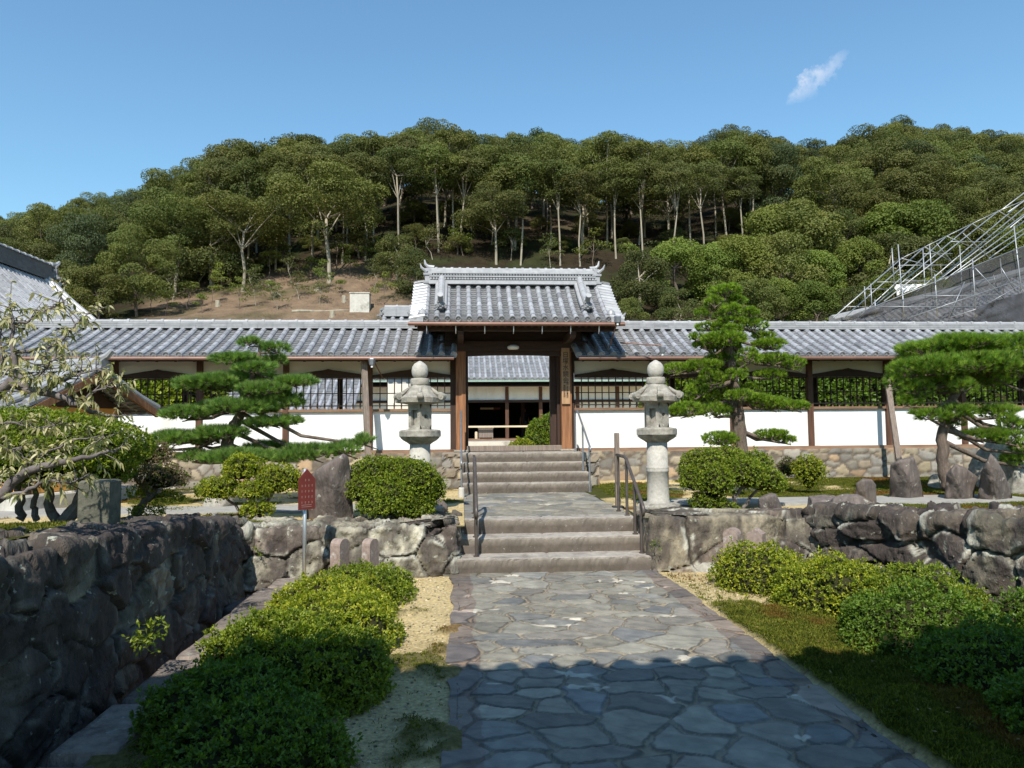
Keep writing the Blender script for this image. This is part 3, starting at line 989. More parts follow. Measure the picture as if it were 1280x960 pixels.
def tile_slope(mb, x0, x1, prof, pitch=0.225, rr=0.058, expo=0.11, seg=0.24, thick=0.02, clip=None, disc=True, sag=0.02):
    """prof: (y,z) from ridge to eave.  clip(x)->fraction of the slope (from the eave) that exists"""
    nb = max(1, int(round((x1 - x0) / pitch))); pt = (x1 - x0) / nb
    A = resample(prof, expo); Nn = slope_n(A)
    sub = 4
    xs = np.linspace(x0, x1, nb * sub + 1)
    sg = -sag * (1 - np.cos((xs - x0) / pt * 2 * math.pi)) / 2
    s_tot = len(A) - 1
    for k in range(len(A) - 1):
        xk = xs; sgk = sg
        if clip is not None:
            need = 1 - k / s_tot
            keep = np.array([clip(x) >= need - 0.5 / s_tot for x in xs])
            if keep.sum() < 2:
                continue
            xk = xs[keep]; sgk = sg[keep]
        m = len(xk)
        bi = np.floor((xk - x0) / pt + 1e-6).astype(int)
        shade = 0.46 + 0.22 * _hash(bi, np.full_like(bi, k), 3)
        rows = []
        for (p, nn, h) in ((A[k], Nn[k], 0.003), (A[k + 1], Nn[k + 1], thick), (A[k + 1], Nn[k + 1], 0.0)):
            q = p + nn * h
            rows.append(np.stack([xk, np.full(m, q[0]) + nn[0] * sgk, q[1] + nn[1] * sgk], 1))
        V = np.concatenate(rows)
        c = (np.concatenate([shade, shade, shade * 0.8])[:, None]) * np.array([0.93, 0.93, 0.92])
        j = np.arange(m - 1)
        F = np.concatenate([np.stack([j + r * m, j + r * m + 1, j + (r + 1) * m + 1, j + (r + 1) * m], 1) for r in (0, 1)])
        mb.add(V, F, c)
    B = resample(prof, seg); Nb = slope_n(B)
    Tb = unit(np.gradient(B, axis=0))
    na = 7
    ang = np.linspace(-0.15, math.pi + 0.15, na)
    lastB = B[-1]
    for i in range(nb + 1):
        x = x0 + i * pt
        k0 = 0
        if clip is not None:
            k0 = int(math.ceil((1 - clip(x)) * (len(B) - 1)))
            if k0 >= len(B) - 1:
                continue
        for k in range(k0, len(B) - 1):
            sh = (0.70 + 0.30 * RGT.random()) * np.array([0.99, 1.0, 1.03])
            if RGT.random() < 0.12:
                sh = sh * 0.72
            V = []
            for (p, nn, r) in ((B[k], Nb[k], rr * 0.9), (B[k + 1] + Tb[k + 1] * 0.012, Nb[k + 1], rr * 1.03)):
                for a in ang:
                    q = p + nn * (math.sin(a) * r + 0.006)
                    V.append((x + math.cos(a) * r, q[0], q[1]))
            # end lip
            V2 = V[na:] + [(x + math.cos(a) * rr * 0.86, *(B[k + 1] + Nb[k + 1] * (math.sin(a) * rr * 0.86 + 0.006))) for a in ang]
            F = [(j, j + 1, j + 1 + na, j + na) for j in range(na - 1)]
            mb.add(V, F, sh)
            mb.add(V2, F, sh * 0.9)
        if disc:
            # round eave tile with a raised rim, facing out
            p = lastB + Tb[-1] * 0.016 + Nb[-1] * 0.012
            t = Tb[-1]; nn = Nb[-1]
            n = 14; sh = (0.62 + 0.3 * RGT.random()) * TW
            aa = np.arange(n) / n * 2 * math.pi
            rings = [(rr * 1.08, -0.03), (rr * 1.08, 0.006), (rr * 0.86, 0.006), (rr * 0.80, -0.006), (rr * 0.34, -0.006), (rr * 0.28, 0.002)]
            V = []
            for r, d in rings:
                for a in aa:
                    q = p + t * d + nn * math.sin(a) * r
                    V.append((x + math.cos(a) * r, q[0], q[1]))
            F = []
            for k in range(len(rings) - 1):
                for j in range(n):
                    F.append((k * n + j, k * n + (j + 1) % n, (k + 1) * n + (j + 1) % n, (k + 1) * n + j))
            F.append(tuple(range((len(rings) - 1) * n, len(rings) * n)))
            mb.add(V, F, sh)
    if disc:
        # pan end tiles: shallow curved lips between the discs
        for i in range(nb):
            if clip is not None and clip(x0 + (i + 0.5) * pt) <= 0:
                continue
            xa = x0 + i * pt; n = 6
            sh = (0.62 + 0.3 * RGT.random()) * TW
            V = []
            for q_ in np.linspace(0, 1, n):
                dz = -sag * 1.2 * math.sin(q_ * math.pi)
                for h in (0.018, -0.035):
                    p = lastB + Tb[-1] * 0.012 + Nb[-1] * (h + dz)
                    V.append((xa + q_ * pt, p[0], p[1]))
            mb.add(V, [(2 * j, 2 * j + 1, 2 * j + 3, 2 * j + 2) for j in range(n - 1)], sh)


def ridge_run(mb, x0, x1, y, z, h, w, cap=0.055, collar=0.33, layers=3, dark=1.0):
    hh = h - cap
    for k in range(layers):
        za = z + hh * k / layers; zb = z + hh * (k + 1) / layers
        ww = w / 2 * (1 - 0.13 * k)
        L = x1 - x0; nx = max(2, int(L / 0.3))
        for j in range(nx):
            xa = x0 + L * j / nx; xb = x0 + L * (j + 1) / nx - 0.003
            mb.box((xa, y - ww, za), (xb, y + ww, zb - 0.008), (0.68 + 0.2 * RGT.random()) * dark * TW)
        mb.box((x0, y - ww + 0.02, za), (x1, y + ww - 0.02, zb), 0.5 * TW)
    na = 9; ang = np.linspace(-0.2, math.pi + 0.2, na)
    x = x0; zc = z + hh
    while x < x1 - 0.02:
        xe = min(x + collar, x1)
        sh = (0.78 + 0.25 * RGT.random()) * TW
        V = []
        for xx, r in ((x, cap * 0.95), (xe - 0.05, cap * 0.95), (xe - 0.05, cap * 1.18), (xe, cap * 1.18), (xe, cap * 0.9)):
            for a in ang:
                V.append((xx, y + math.cos(a) * r * 1.2, zc + math.sin(a) * r))
        F = []
        for k in range(4):
            for j in range(na - 1):
                F.append((k * na + j, k * na + j + 1, (k + 1) * na + j + 1, (k + 1) * na + j))
        mb.add(V, F, sh)
        x = xe


def oni(mb, x, y, z, s, ax='y', sg=-1, horn=True):
    """ridge-end tile: shield with boss, side curls and a pair of horns; faces -y (ax='y') or along x"""
    def place(V):
        V = np.array(V, float) * s
        if ax == 'x':
            V = np.stack([V[:, 1] * -sg * -1, V[:, 0], V[:, 2]], 1)
        return V + np.array([x, y, z])
    n = 18
    outline = []
    for k in range(n):
        a = k / n * 2 * math.pi
        r = 1.0 + 0.16 * math.cos(3 * a + 0.5) + 0.1 * math.cos(5 * a)
        outline.append((math.cos(a) * 0.62 * r, math.sin(a) * 0.62 * r + 0.55))
    V = [(a, -0.14, b) for a, b in outline] + [(a, 0.14, b) for a, b in outline]
    F = [tuple(range(n)), tuple(range(n, 2 * n))[::-1]] + [(i, i + n, (i + 1) % n + n, (i + 1) % n) for i in range(n)]
    mb.add(place(V), F, 0.55 * TW)
    for (bx, bz, br) in ((0, 0.55, 0.30), (-0.3, 0.85, 0.14), (0.3, 0.85, 0.14), (-0.28, 0.25, 0.16), (0.28, 0.25, 0.16), (-0.72, 0.1, 0.18), (0.72, 0.1, 0.18)):
        V = []; F = []
        m = 10
        for ring, (rr, d) in enumerate(((br, 0.0), (br * 0.9, -0.16), (br * 0.45, -0.24))):
            for k in range(m):
                a = k / m * 2 * math.pi
                V.append((bx + math.cos(a) * rr, -0.1 + d, bz + math.sin(a) * rr))
        for ring in range(2):
            for k in range(m):
                F.append((ring * m + k, ring * m + (k + 1) % m, (ring + 1) * m + (k + 1) % m, (ring + 1) * m + k))
        F.append(tuple(range(2 * m, 3 * m)))
        mb.add(place(V), F, 0.6 * TW)
    if horn:
        for sx in (-1, 1):
            P = place([(0.25 * sx, 0, 1.05), (0.45 * sx, 0, 1.35), (0.75 * sx, 0, 1.6)])
            mb.tube(P, [0.12 * s, 0.08 * s, 0.03 * s], 6, 0.7 * TW)


def eave_line(prof):
    return prof[-1]


# ------------------------------------------------------------ the long galleries
W_PROF = [(14.85, 3.655), (14.3, 3.375), (13.85, 3.165), (13.38, 2.965)]
W_PROFB = [(14.85, 3.655), (15.4, 3.375), (15.85, 3.165), (16.32, 2.965)]


def gallery(label, x0, x1, posts):
    t = thing('gallery_wall', label, 'gallery', ((x0 + x1) / 2, 14.2, 1.13))
    mb = MB(); tile_slope(mb, x0, x1, W_PROF); tile_slope(mb, x0, x1, W_PROFB, expo=0.2, disc=False)
    ro = mb.build('roof', M_TILE, t)
    mb = MB(); ridge_run(mb, x0, x1, 14.85, 3.655, 0.19, 0.24); rd = mb.build('ridge', M_TILE, ro)
    # boards and rafters under the tiles
    mb = MB()
    for (ya, za, yb, zb) in ((13.40, 2.925, 14.85, 3.60), (16.30, 2.925, 14.85, 3.60)):
        mb.add([(x0, ya, za), (x1, ya, za), (x1, yb, zb), (x0, yb, zb), (x0, ya, za - 0.03), (x1, ya, za - 0.03), (x1, yb, zb - 0.03), (x0, yb, zb - 0.03)],
               [(0, 1, 2, 3), (7, 6, 5, 4), (0, 4, 5, 1), (0, 3, 7, 4), (1, 5, 6, 2)])
    mb.build('roof_boards', M_WOOD, t)
    mb = MB(); x = x0 + 0.1
    while x < x1 - 0.1:
        mb.add(*_bar((x, 13.46, 2.875), (x, 14.85, 3.535), 0.045, 0.05)); x += 0.33
    mb.build('rafters', M_WOOD, t)
    mb = MB(); mb.tube([(x0, 13.345, 2.905), (x1, 13.345, 2.905)], 0.032, 8); 
    mb.build('gutter', M_COPPER, t)
    mb = MB(); mb.box((x0, 14.1, 1.125), (x1, 14.30, 1.20)); mb.build('ground_beam', M_SILL, t)
    mb = MB(); mb.box((x0, 14.12, 1.945), (x1, 14.30, 1.992)); mb.build('window_sill', M_SILL, t)
    mb = MB(); mb.box((x0, 14.13, 2.93), (x1, 14.29, 3.05)); mb.box((x0, 15.5, 2.80), (x1, 15.62, 2.97)); mb.box((x0, 15.52, 1.9), (x1, 15.6, 1.95)); mb.build('wall_beam', M_WOODH, t)
    mb = MB(); mb.box((x0, 15.53, 1.15), (x1, 15.59, 1.9)); mb.build('rear_panel', M_PLASTER, t)
    mb = MB(); mb.box((x0, 14.3, 1.05), (x1, 15.6, 1.16)); mb.build('floor', M_CONC, t)
    for p in posts:
        MB().box((p - 0.05, 14.105, 1.2), (p + 0.05, 14.235, 2.94)).build('post', M_POST, t)
    for a, b in zip(posts[:-1], posts[1:]):
        xm = (a + b) / 2
        MB().box((xm - 0.05, 15.5, 1.1), (xm + 0.05, 15.62, 2.8)).build('rear_post', M_WOOD, t)
    edges = list(posts)
    if x0 < posts[0] - 0.2:
        edges = [x0] + edges
    if x1 > posts[-1] + 0.2:
        edges = edges + [x1]
    for a, b in zip(edges[:-1], edges[1:]):
        a2, b2 = a + 0.05, b - 0.05
        mb = MB(); mb.box((a2, 14.175, 1.2), (b2, 14.26, 1.945)); mb.build('plaster_panel', M_PLASTER, t)
        mb = MB(); mb.box((a2, 14.19, 2.6), (b2, 14.25, 2.93)); mb.build('upper_panel', M_PLASTER2, t)  # cream tone holds the warm indirect light, painted into the plaster
        w = b2 - a2
        poly = [(a2, 2.60), (b2, 2.60)]
        up = [(1.0, 2.655), (0.9, 2.675), (0.78, 2.705), (0.66, 2.735), (0.56, 2.752), (0.5, 2.775), (0.44, 2.752), (0.34, 2.735), (0.22, 2.705), (0.1, 2.675), (0.0, 2.655)]
        poly += [(a2 + w * u, z) for u, z in up]
        MB().prism(poly, 14.13, 14.19).build('arched_lintel', M_WOODH, t)
        mb = MB(); nbar = max(2, int(round(w / 0.134)))
        for k in range(1, nbar):
            x = a2 + w * k / nbar
            mb.box((x - 0.009, 14.20, 1.99), (x + 0.009, 14.222, 2.6))
        for z in (2.575, 2.29, ):
            mb.box((a2, 14.194, z), (b2, 14.2, z + 0.018))
        mb.build('lattice_window', M_WOOD, t)
        mb = MB()
        for k in range(0, nbar + 1):
            x = a2 + w * k / nbar
            mb.box((x - 0.011, 14.135, 1.992), (x + 0.011, 14.155, 2.105))
        mb.box((a2, 14.128, 2.045), (b2, 14.135, 2.066))
        mb.build('low_rail_lattice', M_SILL, t)
    return t


def _bar(p, q, w, h):
    p = np.array(p, float); q = np.array(q, float)
    T = unit(q - p); up = np.array([0, 0, 1.0])
    S = np.cross(T, up)
    S = unit(S) if np.linalg.norm(S) > 1e-6 else np.array([1.0, 0, 0])
    U = np.cross(S, T)
    V = []
    for c in (p, q):
        for a, b in ((-1, -1), (1, -1), (1, 1), (-1, 1)):
            V.append(c + S * a * w / 2 + U * b * h / 2)
    return np.array(V), [(3, 2, 1, 0), (4, 5, 6, 7), (0, 1, 5, 4), (1, 2, 6, 5), (2, 3, 7, 6), (3, 0, 4, 7)]


gallery('long tiled gallery with white walls left of the gate', -13.2, -0.12, [-11.3, -9.7, -8.1, -6.55, -4.98, -3.36, -1.76])
gallery('long tiled gallery with white walls right of the gate', 2.22, 15.4, [3.84, 5.46, 7.08, 8.72, 10.34, 11.95, 13.6])

# ------------------------------------------------------------ the gate
g = thing('temple_gate', 'dark timber gate with curved grey tiled roof between the two galleries', 'gate', (1.04, 14.05, 1.15))
G_PROF = [(14.10, 4.44), (13.85, 4.22), (13.6, 4.02), (13.35, 3.84), (13.1, 3.68), (12.88, 3.565)]
G_PROFB = [(28.2 - a, b) for a, b in G_PROF]
mb = MB(); tile_slope(mb, -0.62, 2.70, G_PROF, pitch=0.196, rr=0.052, expo=0.075, seg=0.2, thick=0.016)
tile_slope(mb, -0.62, 2.70, G_PROFB, pitch=0.196, rr=0.052, expo=0.15, seg=0.3)
groof = mb.build('roof', M_TILE, g)
mb = MB()   # verge tiles running out sideways
A = resample(G_PROF, 0.115); B = resample(G_PROFB, 0.115)
for sx, xe, P in ((-1, -0.66, A), (1, 2.74, A), (-1, -0.66, B), (1, 2.74, B)):
    mb = MB()
    for k in range(len(P)):
        if True:
            n = 8; y, z = P[k]
            sh = (0.85 + 0.3 * RGT.random())
            mb.tube([(xe - sx * 0.03, y, z + 0.055), (xe + sx * 0.18, y, z + 0.02), (xe + sx * 0.24, y, z + 0.0)], [0.046, 0.05, 0.052], 10, sh * TW)
            mb.box((xe - 0.12 if sx < 0 else xe, y - 0.045, z - 0.02), (xe if sx < 0 else xe + 0.12, y + 0.045, z + 0.03), sh * 0.8 * TW)
            mb.box((xe - 0.24 if sx < 0 else xe, y - 0.056, z - 0.055), (xe if sx < 0 else xe + 0.24, y + 0.056, z - 0.012), sh * 0.9 * TW)
    mb.build('verge_tiles', M_TILE, g)
mb = MB()   # main ridge: layered, with a band of small round tiles
rx0, rx1 = -0.60, 2.68
for (za, zb, w, s) in ((4.42, 4.475, 0.36, 1.0), (4.475, 4.50, 0.30, 0.9), (4.50, 4.565, 0.22, 0.45), (4.565, 4.59, 0.30, 1.0), (4.59, 4.635, 0.22, 0.4), (4.635, 4.67, 0.28, 1.0), (4.67, 4.715, 0.24, 1.05)):
    mb.box((rx0, 14.1 - w / 2, za), (rx1, 14.1 + w / 2, zb - 0.002), s * TW)
x = rx0 + 0.03
while x < rx1:
    for sy in (-1, 1):
        mb.tube([(x, 14.1 + sy * 0.10, 4.533), (x, 14.1 + sy * 0.145, 4.533)], 0.022, 8, 0.85 * TW)
        mb.tube([(x, 14.1 + sy * 0.10, 4.613), (x, 14.1 + sy * 0.138, 4.613)], 0.015, 6, 0.9 * TW)
    x += 0.056
ridge_run(mb, rx0, rx1, 14.1, 4.70, 0.075, 0.2, cap=0.06, collar=0.155, layers=1)
gr = mb.build('ridge', M_TILE, groof)
for x, sg in ((-0.63, -1), (2.71, 1)):
    mb = MB()
    oni(mb, x, 14.1, 4.42, 0.17, 'x', sg, horn=False)
    mb.box((x - 0.055, 13.97, 4.40), (x + 0.055, 14.23, 4.74), 0.9 * TW, bev=0.012)
    mb.box((x - 0.085, 13.95, 4.44), (x + 0.085, 14.25, 4.48), 0.8 * TW)
    mb.box((x - 0.085, 13.95, 4.60), (x + 0.085, 14.25, 4.64), 0.8 * TW)
    mb.tube([(x - sg * 0.12, 14.1, 4.775), (x, 14.1, 4.79), (x + sg * 0.05, 14.1, 4.84), (x + sg * 0.07, 14.1, 4.93)], [0.045, 0.04, 0.028, 0.012], 8, 0.9 * TW)
    mb.tube([(x + sg * 0.02, 13.97, 4.66), (x + sg * 0.12, 13.95, 4.74), (x + sg * 0.15, 13.93, 4.82)], [0.035, 0.025, 0.008], 6, 0.9 * TW)
    mb.build('ridge_end_tile', M_TILE, g)
for x in (-0.36, 2.36):
    mb = MB()   # descending ridge
    P = resample([(a, b + 0.05) for a, b in G_PROF if a > 13.2] + [(13.2, 3.79)], 0.1)
    for dx, r, dz in ((0, 0.058, 0.15), (-0.075, 0.045, 0.06), (0.075, 0.045, 0.06)):
        mb.tube([(x + dx, y, z + dz) for y, z in P], r, 10, 0.95 * TW)
    mb.add(*_bar((x, P[0][0], P[0][1] + 0.05), (x, P[-1][0], P[-1][1] + 0.05), 0.13, 0.16), 0.7 * TW)
    for k in range(1, len(P), 3):
        y, z = P[k]
        mb.tube([(x, y - 0.012, z + 0.146), (x, y + 0.012, z + 0.152)], 0.066, 10, 0.85 * TW)
    mb.build('descending_ridge', M_TILE, g)
    mb = MB(); oni(mb, x, 13.13, 3.80, 0.135, 'y', -1, horn=False)
    mb.tube([(x, 13.14, 3.93), (x, 13.08, 3.985), (x, 13.0, 4.03)], [0.05, 0.05, 0.05], 12, 0.6 * TW)
    mb.tube([(x, 13.0, 4.03), (x, 12.992, 4.035)], [0.056, 0.056], 12, 0.9 * TW)
    mb.build('ridge_end_tile', M_TILE, g)
for x, sg in ((-0.70, -1), (2.78, 1)):
    mb = MB()   # curled corner tiles
    mb.tube([(x, 12.95, 3.62), (x + sg * 0.12, 12.92, 3.60), (x + sg * 0.20, 12.9, 3.63), (x + sg * 0.24, 12.88, 3.69)], [0.06, 0.045, 0.03, 0.012], 8, 0.7 * TW)
    mb.lathe([(0.01, 0.14), (0.06, 0.1), (0.085, 0.04), (0.07, 0.0), (0.02, -0.02)], (x - sg * 0.02, 12.95, 3.63), 12, 0.8 * TW)
    mb.build('corner_tile', M_TILE, g)
# eave boards, rafters, gutter
mb = MB()
for P in (G_PROF, G_PROFB):
    Q = [(y, z - 0.045) for y, z in P]
    for (ya, za), (yb, zb) in zip(Q[:-1], Q[1:]):
        mb.add([(-0.86, ya, za), (2.94, ya, za), (2.94, yb, zb), (-0.86, yb, zb), (-0.86, ya, za - 0.03), (2.94, ya, za - 0.03), (2.94, yb, zb - 0.03), (-0.86, yb, zb - 0.03)],
               [(0, 1, 2, 3), (7, 6, 5, 4), (0, 4, 5, 1), (2, 6, 7, 3), (0, 3, 7, 4), (1, 5, 6, 2)])
mb.box((-0.84, 12.91, 3.455), (2.92, 12.96, 3.50))
mb.build('roof_boards', M_WOODH, g)
mb = MB(); x = -0.80
while x < 2.92:
    for P in (G_PROF, G_PROFB):
        mb.add(*_bar((x, P[-1][0] + (0.08 if P is G_PROF else -0.08), P[-1][1] - 0.115), (x, P[0][0], P[0][1] - 0.13), 0.04, 0.055))
    x += 0.124
mb.build('rafters', M_WOOD, g)
mb = MB(); mb.tube([(-0.93, 12.84, 3.475), (2.99, 12.84, 3.475)], 0.036, 10); mb.build('gutter', M_COPPER, g)
x = -0.6
while x < 2.9:
    mb = MB(); mb.tube([(x, 12.86, 3.45), (x, 12.88, 3.34)], 0.008, 5); mb.tube([(x, 12.88, 3.34), (x, 12.93, 3.31)], 0.008, 5)
    mb.build('gutter_hook', M_ALU, g); x += 0.52
for a, b in ((-0.09, 0.10), (1.965, 2.165)):
    mb = MB(); mb.box((a, 13.93, 1.155), (b, 14.13, 3.30), bev=0.008); mb.build('pillar', M_PILLAR, g)
    mb = MB(); mb.box((a - 0.04, 13.88, 1.15), (b + 0.04, 14.18, 1.19), bev=0.01); mb.build('pillar_base', M_GRANITE_D, g)
    c = (a + b) / 2
    mb = MB(); mb.box((c - 0.07, 14.95, 1.155), (c + 0.07, 15.09, 3.3)); mb.build('rear_pillar', M_PILLAR, g)
    # arms carrying the eave purlin, with rounded noses
    mb = MB(); mb.prism([(13.0, 3.36), (13.02, 3.30), (13.1, 3.26), (13.3, 3.24), (15.0, 3.24), (15.0, 3.38), (13.04, 3.38)], c - 0.055, c + 0.055, axes='yz')
    mb.build('eave_arm', M_WOOD, g)
    mb = MB(); mb.box((c - 0.05, 14.13, 1.25), (c + 0.05, 14.95, 1.35)); mb.build('tie_beam', M_WOOD, g)
for y in (13.12, 15.08):
    mb = MB(); mb.box((-0.78, y - 0.055, 3.382), (2.86, y + 0.055, 3.49 if y < 14 else 3.49)); mb.build('purlin', M_WOODH, g)
mb = MB()
mb.prism([(0.10, 3.01), (0.55, 3.028), (1.03, 3.034), (1.5, 3.028), (1.965, 3.01), (1.965, 3.09), (0.10, 3.09)], 13.97, 14.10)
mb.build('opening_lintel', M_WOODH, g)
MB().box((-0.42, 13.90, 3.095), (2.50, 14.16, 3.30), bev=0.01).build('head_beam', M_WOODH, g)
MB().box((-0.30, 13.99, 3.302), (2.38, 14.07, 3.62)).build('frieze_board', M_WOODH, g)
MB().box((-0.6, 13.94, 3.62), (2.68, 14.12, 3.74)).build('upper_beam', M_WOODH, g)
mb = MB()
for c in (0.0, 1.03, 2.07):
    mb.prism([(c - 0.16, 3.75), (c + 0.16, 3.75), (c + 0.07, 3.98), (c + 0.09, 4.15), (c - 0.09, 4.15), (c - 0.07, 3.98)], 13.98, 14.08)
mb.box((-0.7, 13.97, 4.15), (2.78, 14.11, 4.27))
mb.build('ridge_support', M_WOOD, g)
for xx in (-0.62, 2.66):
    mb = MB(); mb.prism([(13.05, 3.56), (14.1, 4.30), (15.15, 3.56), (15.15, 3.50), (13.05, 3.50)], xx, xx + 0.04, axes='yz'); mb.build('gable_board', M_WOOD, g)
MB().box((0.10, 13.98, 1.155), (1.965, 14.08, 1.265), bev=0.01).build('threshold', M_GREYWOOD, g)
for (xa, sg) in ((0.10, 1), (1.965, -1)):
    # door leaves folded back inside
    w = 0.05
    x0_, x1_ = (xa + 0.005, xa + 0.05) if sg > 0 else (xa - 0.06, xa - 0.01)
    d = MB().box((x0_, 14.12, 1.22), (x1_, 14.95, 3.05)).build('door_leaf', M_WOOD, g)
MB().box((1.79, 14.30, 1.2), (1.93, 14.44, 3.05)).build('inner_post', M_WOOD, g)
MB().box((2.10, 14.1, 1.16), (2.24, 14.2, 3.2)).build('side_board', M_WOOD, g)
MB().box((-0.20, 14.1, 1.16), (-0.06, 14.2, 3.2)).build('side_board', M_WOOD, g)

# name board on the right pillar
nb_ = thing('name_board', 'tall narrow wooden name board with black characters on the right gate pillar', 'name board', (2.045, 13.9, 2.06))
MB().box((1.967, 13.885, 2.06), (2.128, 13.926, 3.16), bev=0.006).build('board', surf('board_wood', (0.30, 0.17, 0.085), (0.42, 0.26, 0.14), scale=4, stretch=(8, 8, 0.4), rough=0.7, bump=0.2), nb_)
M_INK = surf('black_ink', (0.012, 0.010, 0.010), rough=0.7, bump=0)


def writing(body, loc, size, mat, parent, rot=(math.pi / 2, 0, 0), sp=1.0, name='lettering'):
    cu = bpy.data.curves.new(name, 'FONT')
    cu.body = body; cu.size = size; cu.align_x = 'CENTER'; cu.space_line = sp
    cu.extrude = 0.0008
    cu.materials.append(mat)
    o = bpy.data.objects.new(name, cu); COL.objects.link(o)
    if parent is not None:
        o.parent = parent
        o.location = Vector(loc) - Vector(WL[parent.name])
    else:
        o.location = loc
    o.rotation_euler = rot
    bpy.context.view_layer.update()
    me = bpy.data.meshes.new_from_object(o.evaluated_get(bpy.context.evaluated_depsgraph_get()))
    o2 = bpy.data.objects.new(name, me); COL.objects.link(o2)
    o2.parent = parent; o2.location = o.location; o2.rotation_euler = rot
    bpy.data.objects.remove(o); bpy.data.curves.remove(cu)
    o2.name = name
    return o2


writing('日\n塚\n水\n鏡\n会', (2.047, 13.883, 2.98), 0.125, M_INK, nb_, sp=1.0)
writing('岡\n山\n県\n支\n部\n事\n務\n所', (2.075, 13.883, 2.44), 0.042, M_INK, nb_, sp=0.9)
writing('備\n前\n地\n区\n本\n部', (2.018, 13.883, 2.40), 0.045, M_INK, nb_, sp=0.9)

# ceiling lamp inside the gate eave
cl = thing('ceiling_lamp', 'small white oval lamp under the gate beam', 'lamp', (1.02, 13.84, 3.18))
mb = MB(); mb.lathe([(0.02, 0.0), (0.09, 0.004), (0.115, 0.03), (0.11, 0.06), (0.07, 0.08), (0.02, 0.085)], (1.02, 13.82, 3.12), 20)
mb.build('globe', M_WHITE, cl, smooth=True)
MB().box((0.97, 13.84, 3.19), (1.07, 13.9, 3.23)).build('bracket', M_DARKM, cl)


def eave_lamp(label, p, arm, s=1.0):
    t = thing('eave_lamp', label, 'lamp', p, 'small eave lamps')
    x, y, z = p
    mb = MB(); mb.lathe([(0.02, 0.12), (0.062, 0.115), (0.066, 0.10), (0.05, 0.0), (0.035, -0.01), (0.02, -0.012)], p, 6); mb.build('lamp_hood', M_STEELG, t)
    mb = MB(); mb.lathe([(0.02, -0.05), (0.024, -0.03), (0.02, -0.012)], p, 8); mb.build('bulb', M_WHITE, t)
    mb = MB(); mb.tube(arm, 0.013, 6); mb.build('arm', M_COPPER, t)
    return t


p = atY(465, 456, 13.3); eave_lamp('small grey lamp hanging under the left gallery eave', tuple(p), [(p.x, p.y, p.z + 0.1), (p.x + 0.02, 13.6, p.z + 0.05), (p.x + 0.12, 14.1, p.z - 0.2)])
p = atY(772, 403, 12.78); eave_lamp('small grey lamp at the right corner of the gate eave', tuple(p), [(p.x, p.y, p.z), (p.x - 0.03, 12.9, p.z - 0.12), (p.x - 0.05, 13.3, p.z - 0.40)])
p = atY(828, 441, 13.0); eave_lamp('small dark lamp on a long arm beside the right stone lantern', tuple(p), [(p.x, p.y, p.z + 0.12), (p.x - 0.1, 13.05, p.z + 0.15), (p.x - 0.72, 13.3, p.z + 0.22)])

# ------------------------------------------------------------ buildings in the inner court
ib = thing('inner_hall', 'low tiled hall with open dark room seen through the gate', 'building', (2.5, 30, 0.9))
mb = MB(); tile_slope(mb, -8.6, 13.0, [(33.5, 6.25), (32, 5.3), (30.5, 4.42), (29.0, 3.62)], pitch=0.235, rr=0.06, expo=0.3, seg=0.5, disc=True)
ir = mb.build('roof', M_TILE, ib)
mb = MB(); ridge_run(mb, -8.6, 13.0, 33.6, 6.2, 0.3, 0.35, collar=0.5); mb.build('ridge', M_TILE, ir)
mb = MB(); mb.box((-8.6, 28.93, 3.50), (13, 29.06, 3.56)); mb.build('gutter', surf('verdigris_gutter', (0.20, 0.30, 0.25), (0.28, 0.36, 0.31), rough=0.6, bump=0.1), ib)
mb = MB(); mb.add([(-8.6, 29.05, 3.30), (13, 29.05, 3.30), (13, 33.5, 5.9), (-8.6, 33.5, 5.9)], [(0, 1, 2, 3)]); mb.box((-8.6, 30, 3.47), (13, 38, 3.52)); mb.build('ceiling', M_WOODH, ib)
IP = [-8.4, -6.4, -4.4, -2.4, -0.2, 1.93, 3.34, 4.9, 6.6, 8.3, 10.0, 11.7, 12.9]
for p_ in IP:
    MB().box((p_ - 0.07, 29.9, 1.2), (p_ + 0.07, 30.05, 3.6)).build('post', M_POST, ib)
for a, b in zip(IP[:-1], IP[1:]):
    MB().box((a + 0.07, 29.95, 2.80), (b - 0.07, 30.02, 3.46)).build('plaster_panel', M_PLASTER, ib)
    if not (-1 < a < 4):
        w = MB()
        w.box((a + 0.07, 29.97, 1.3), (b - 0.07, 30.0, 2.7))
        w.build('paper_screen', M_PLASTER2, ib)
MB().box((-8.6, 29.88, 2.70), (13, 30.06, 2.80)).build('cross_beam', M_WOODH, ib)
MB().box((-8.6, 28.7, 1.10), (13, 38, 1.2)).build('deck', M_SILL, ib)
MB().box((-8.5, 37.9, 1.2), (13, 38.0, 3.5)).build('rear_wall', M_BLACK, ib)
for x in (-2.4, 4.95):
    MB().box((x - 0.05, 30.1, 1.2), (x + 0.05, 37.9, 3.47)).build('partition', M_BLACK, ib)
MB().box((-0.2, 28.8, 1.66), (3.34, 28.86, 1.73)).build('rail', M_LIGHTW, ib)
mb = MB()
for k in range(40):
    x = 2.1 + k * 0.1
    mb.box((x, 28.75, 0.9), (x + 0.04, 28.8, 1.1))
mb.build('vent_lattice', M_WOOD, ib)
for x in (0.3, 2.9):
    MB().box((x - 0.08, 33.5, 1.2), (x + 0.08, 33.66, 3.5)).build('inner_post', M_WOOD, ib)
struct(MB().box((-2.6, 26.6, 0.9), (1.95, 28.69, 1.13)).build('concrete_ramp', M_CONC))
ch = thing('wooden_chest', 'wooden chest on the veranda of the inner hall', 'chest', (1.0, 29.2, 1.2))
MB().box((0.72, 29.0, 1.25), (1.30, 29.4, 1.62), bev=0.01).build('body', M_GREYWOOD, ch)
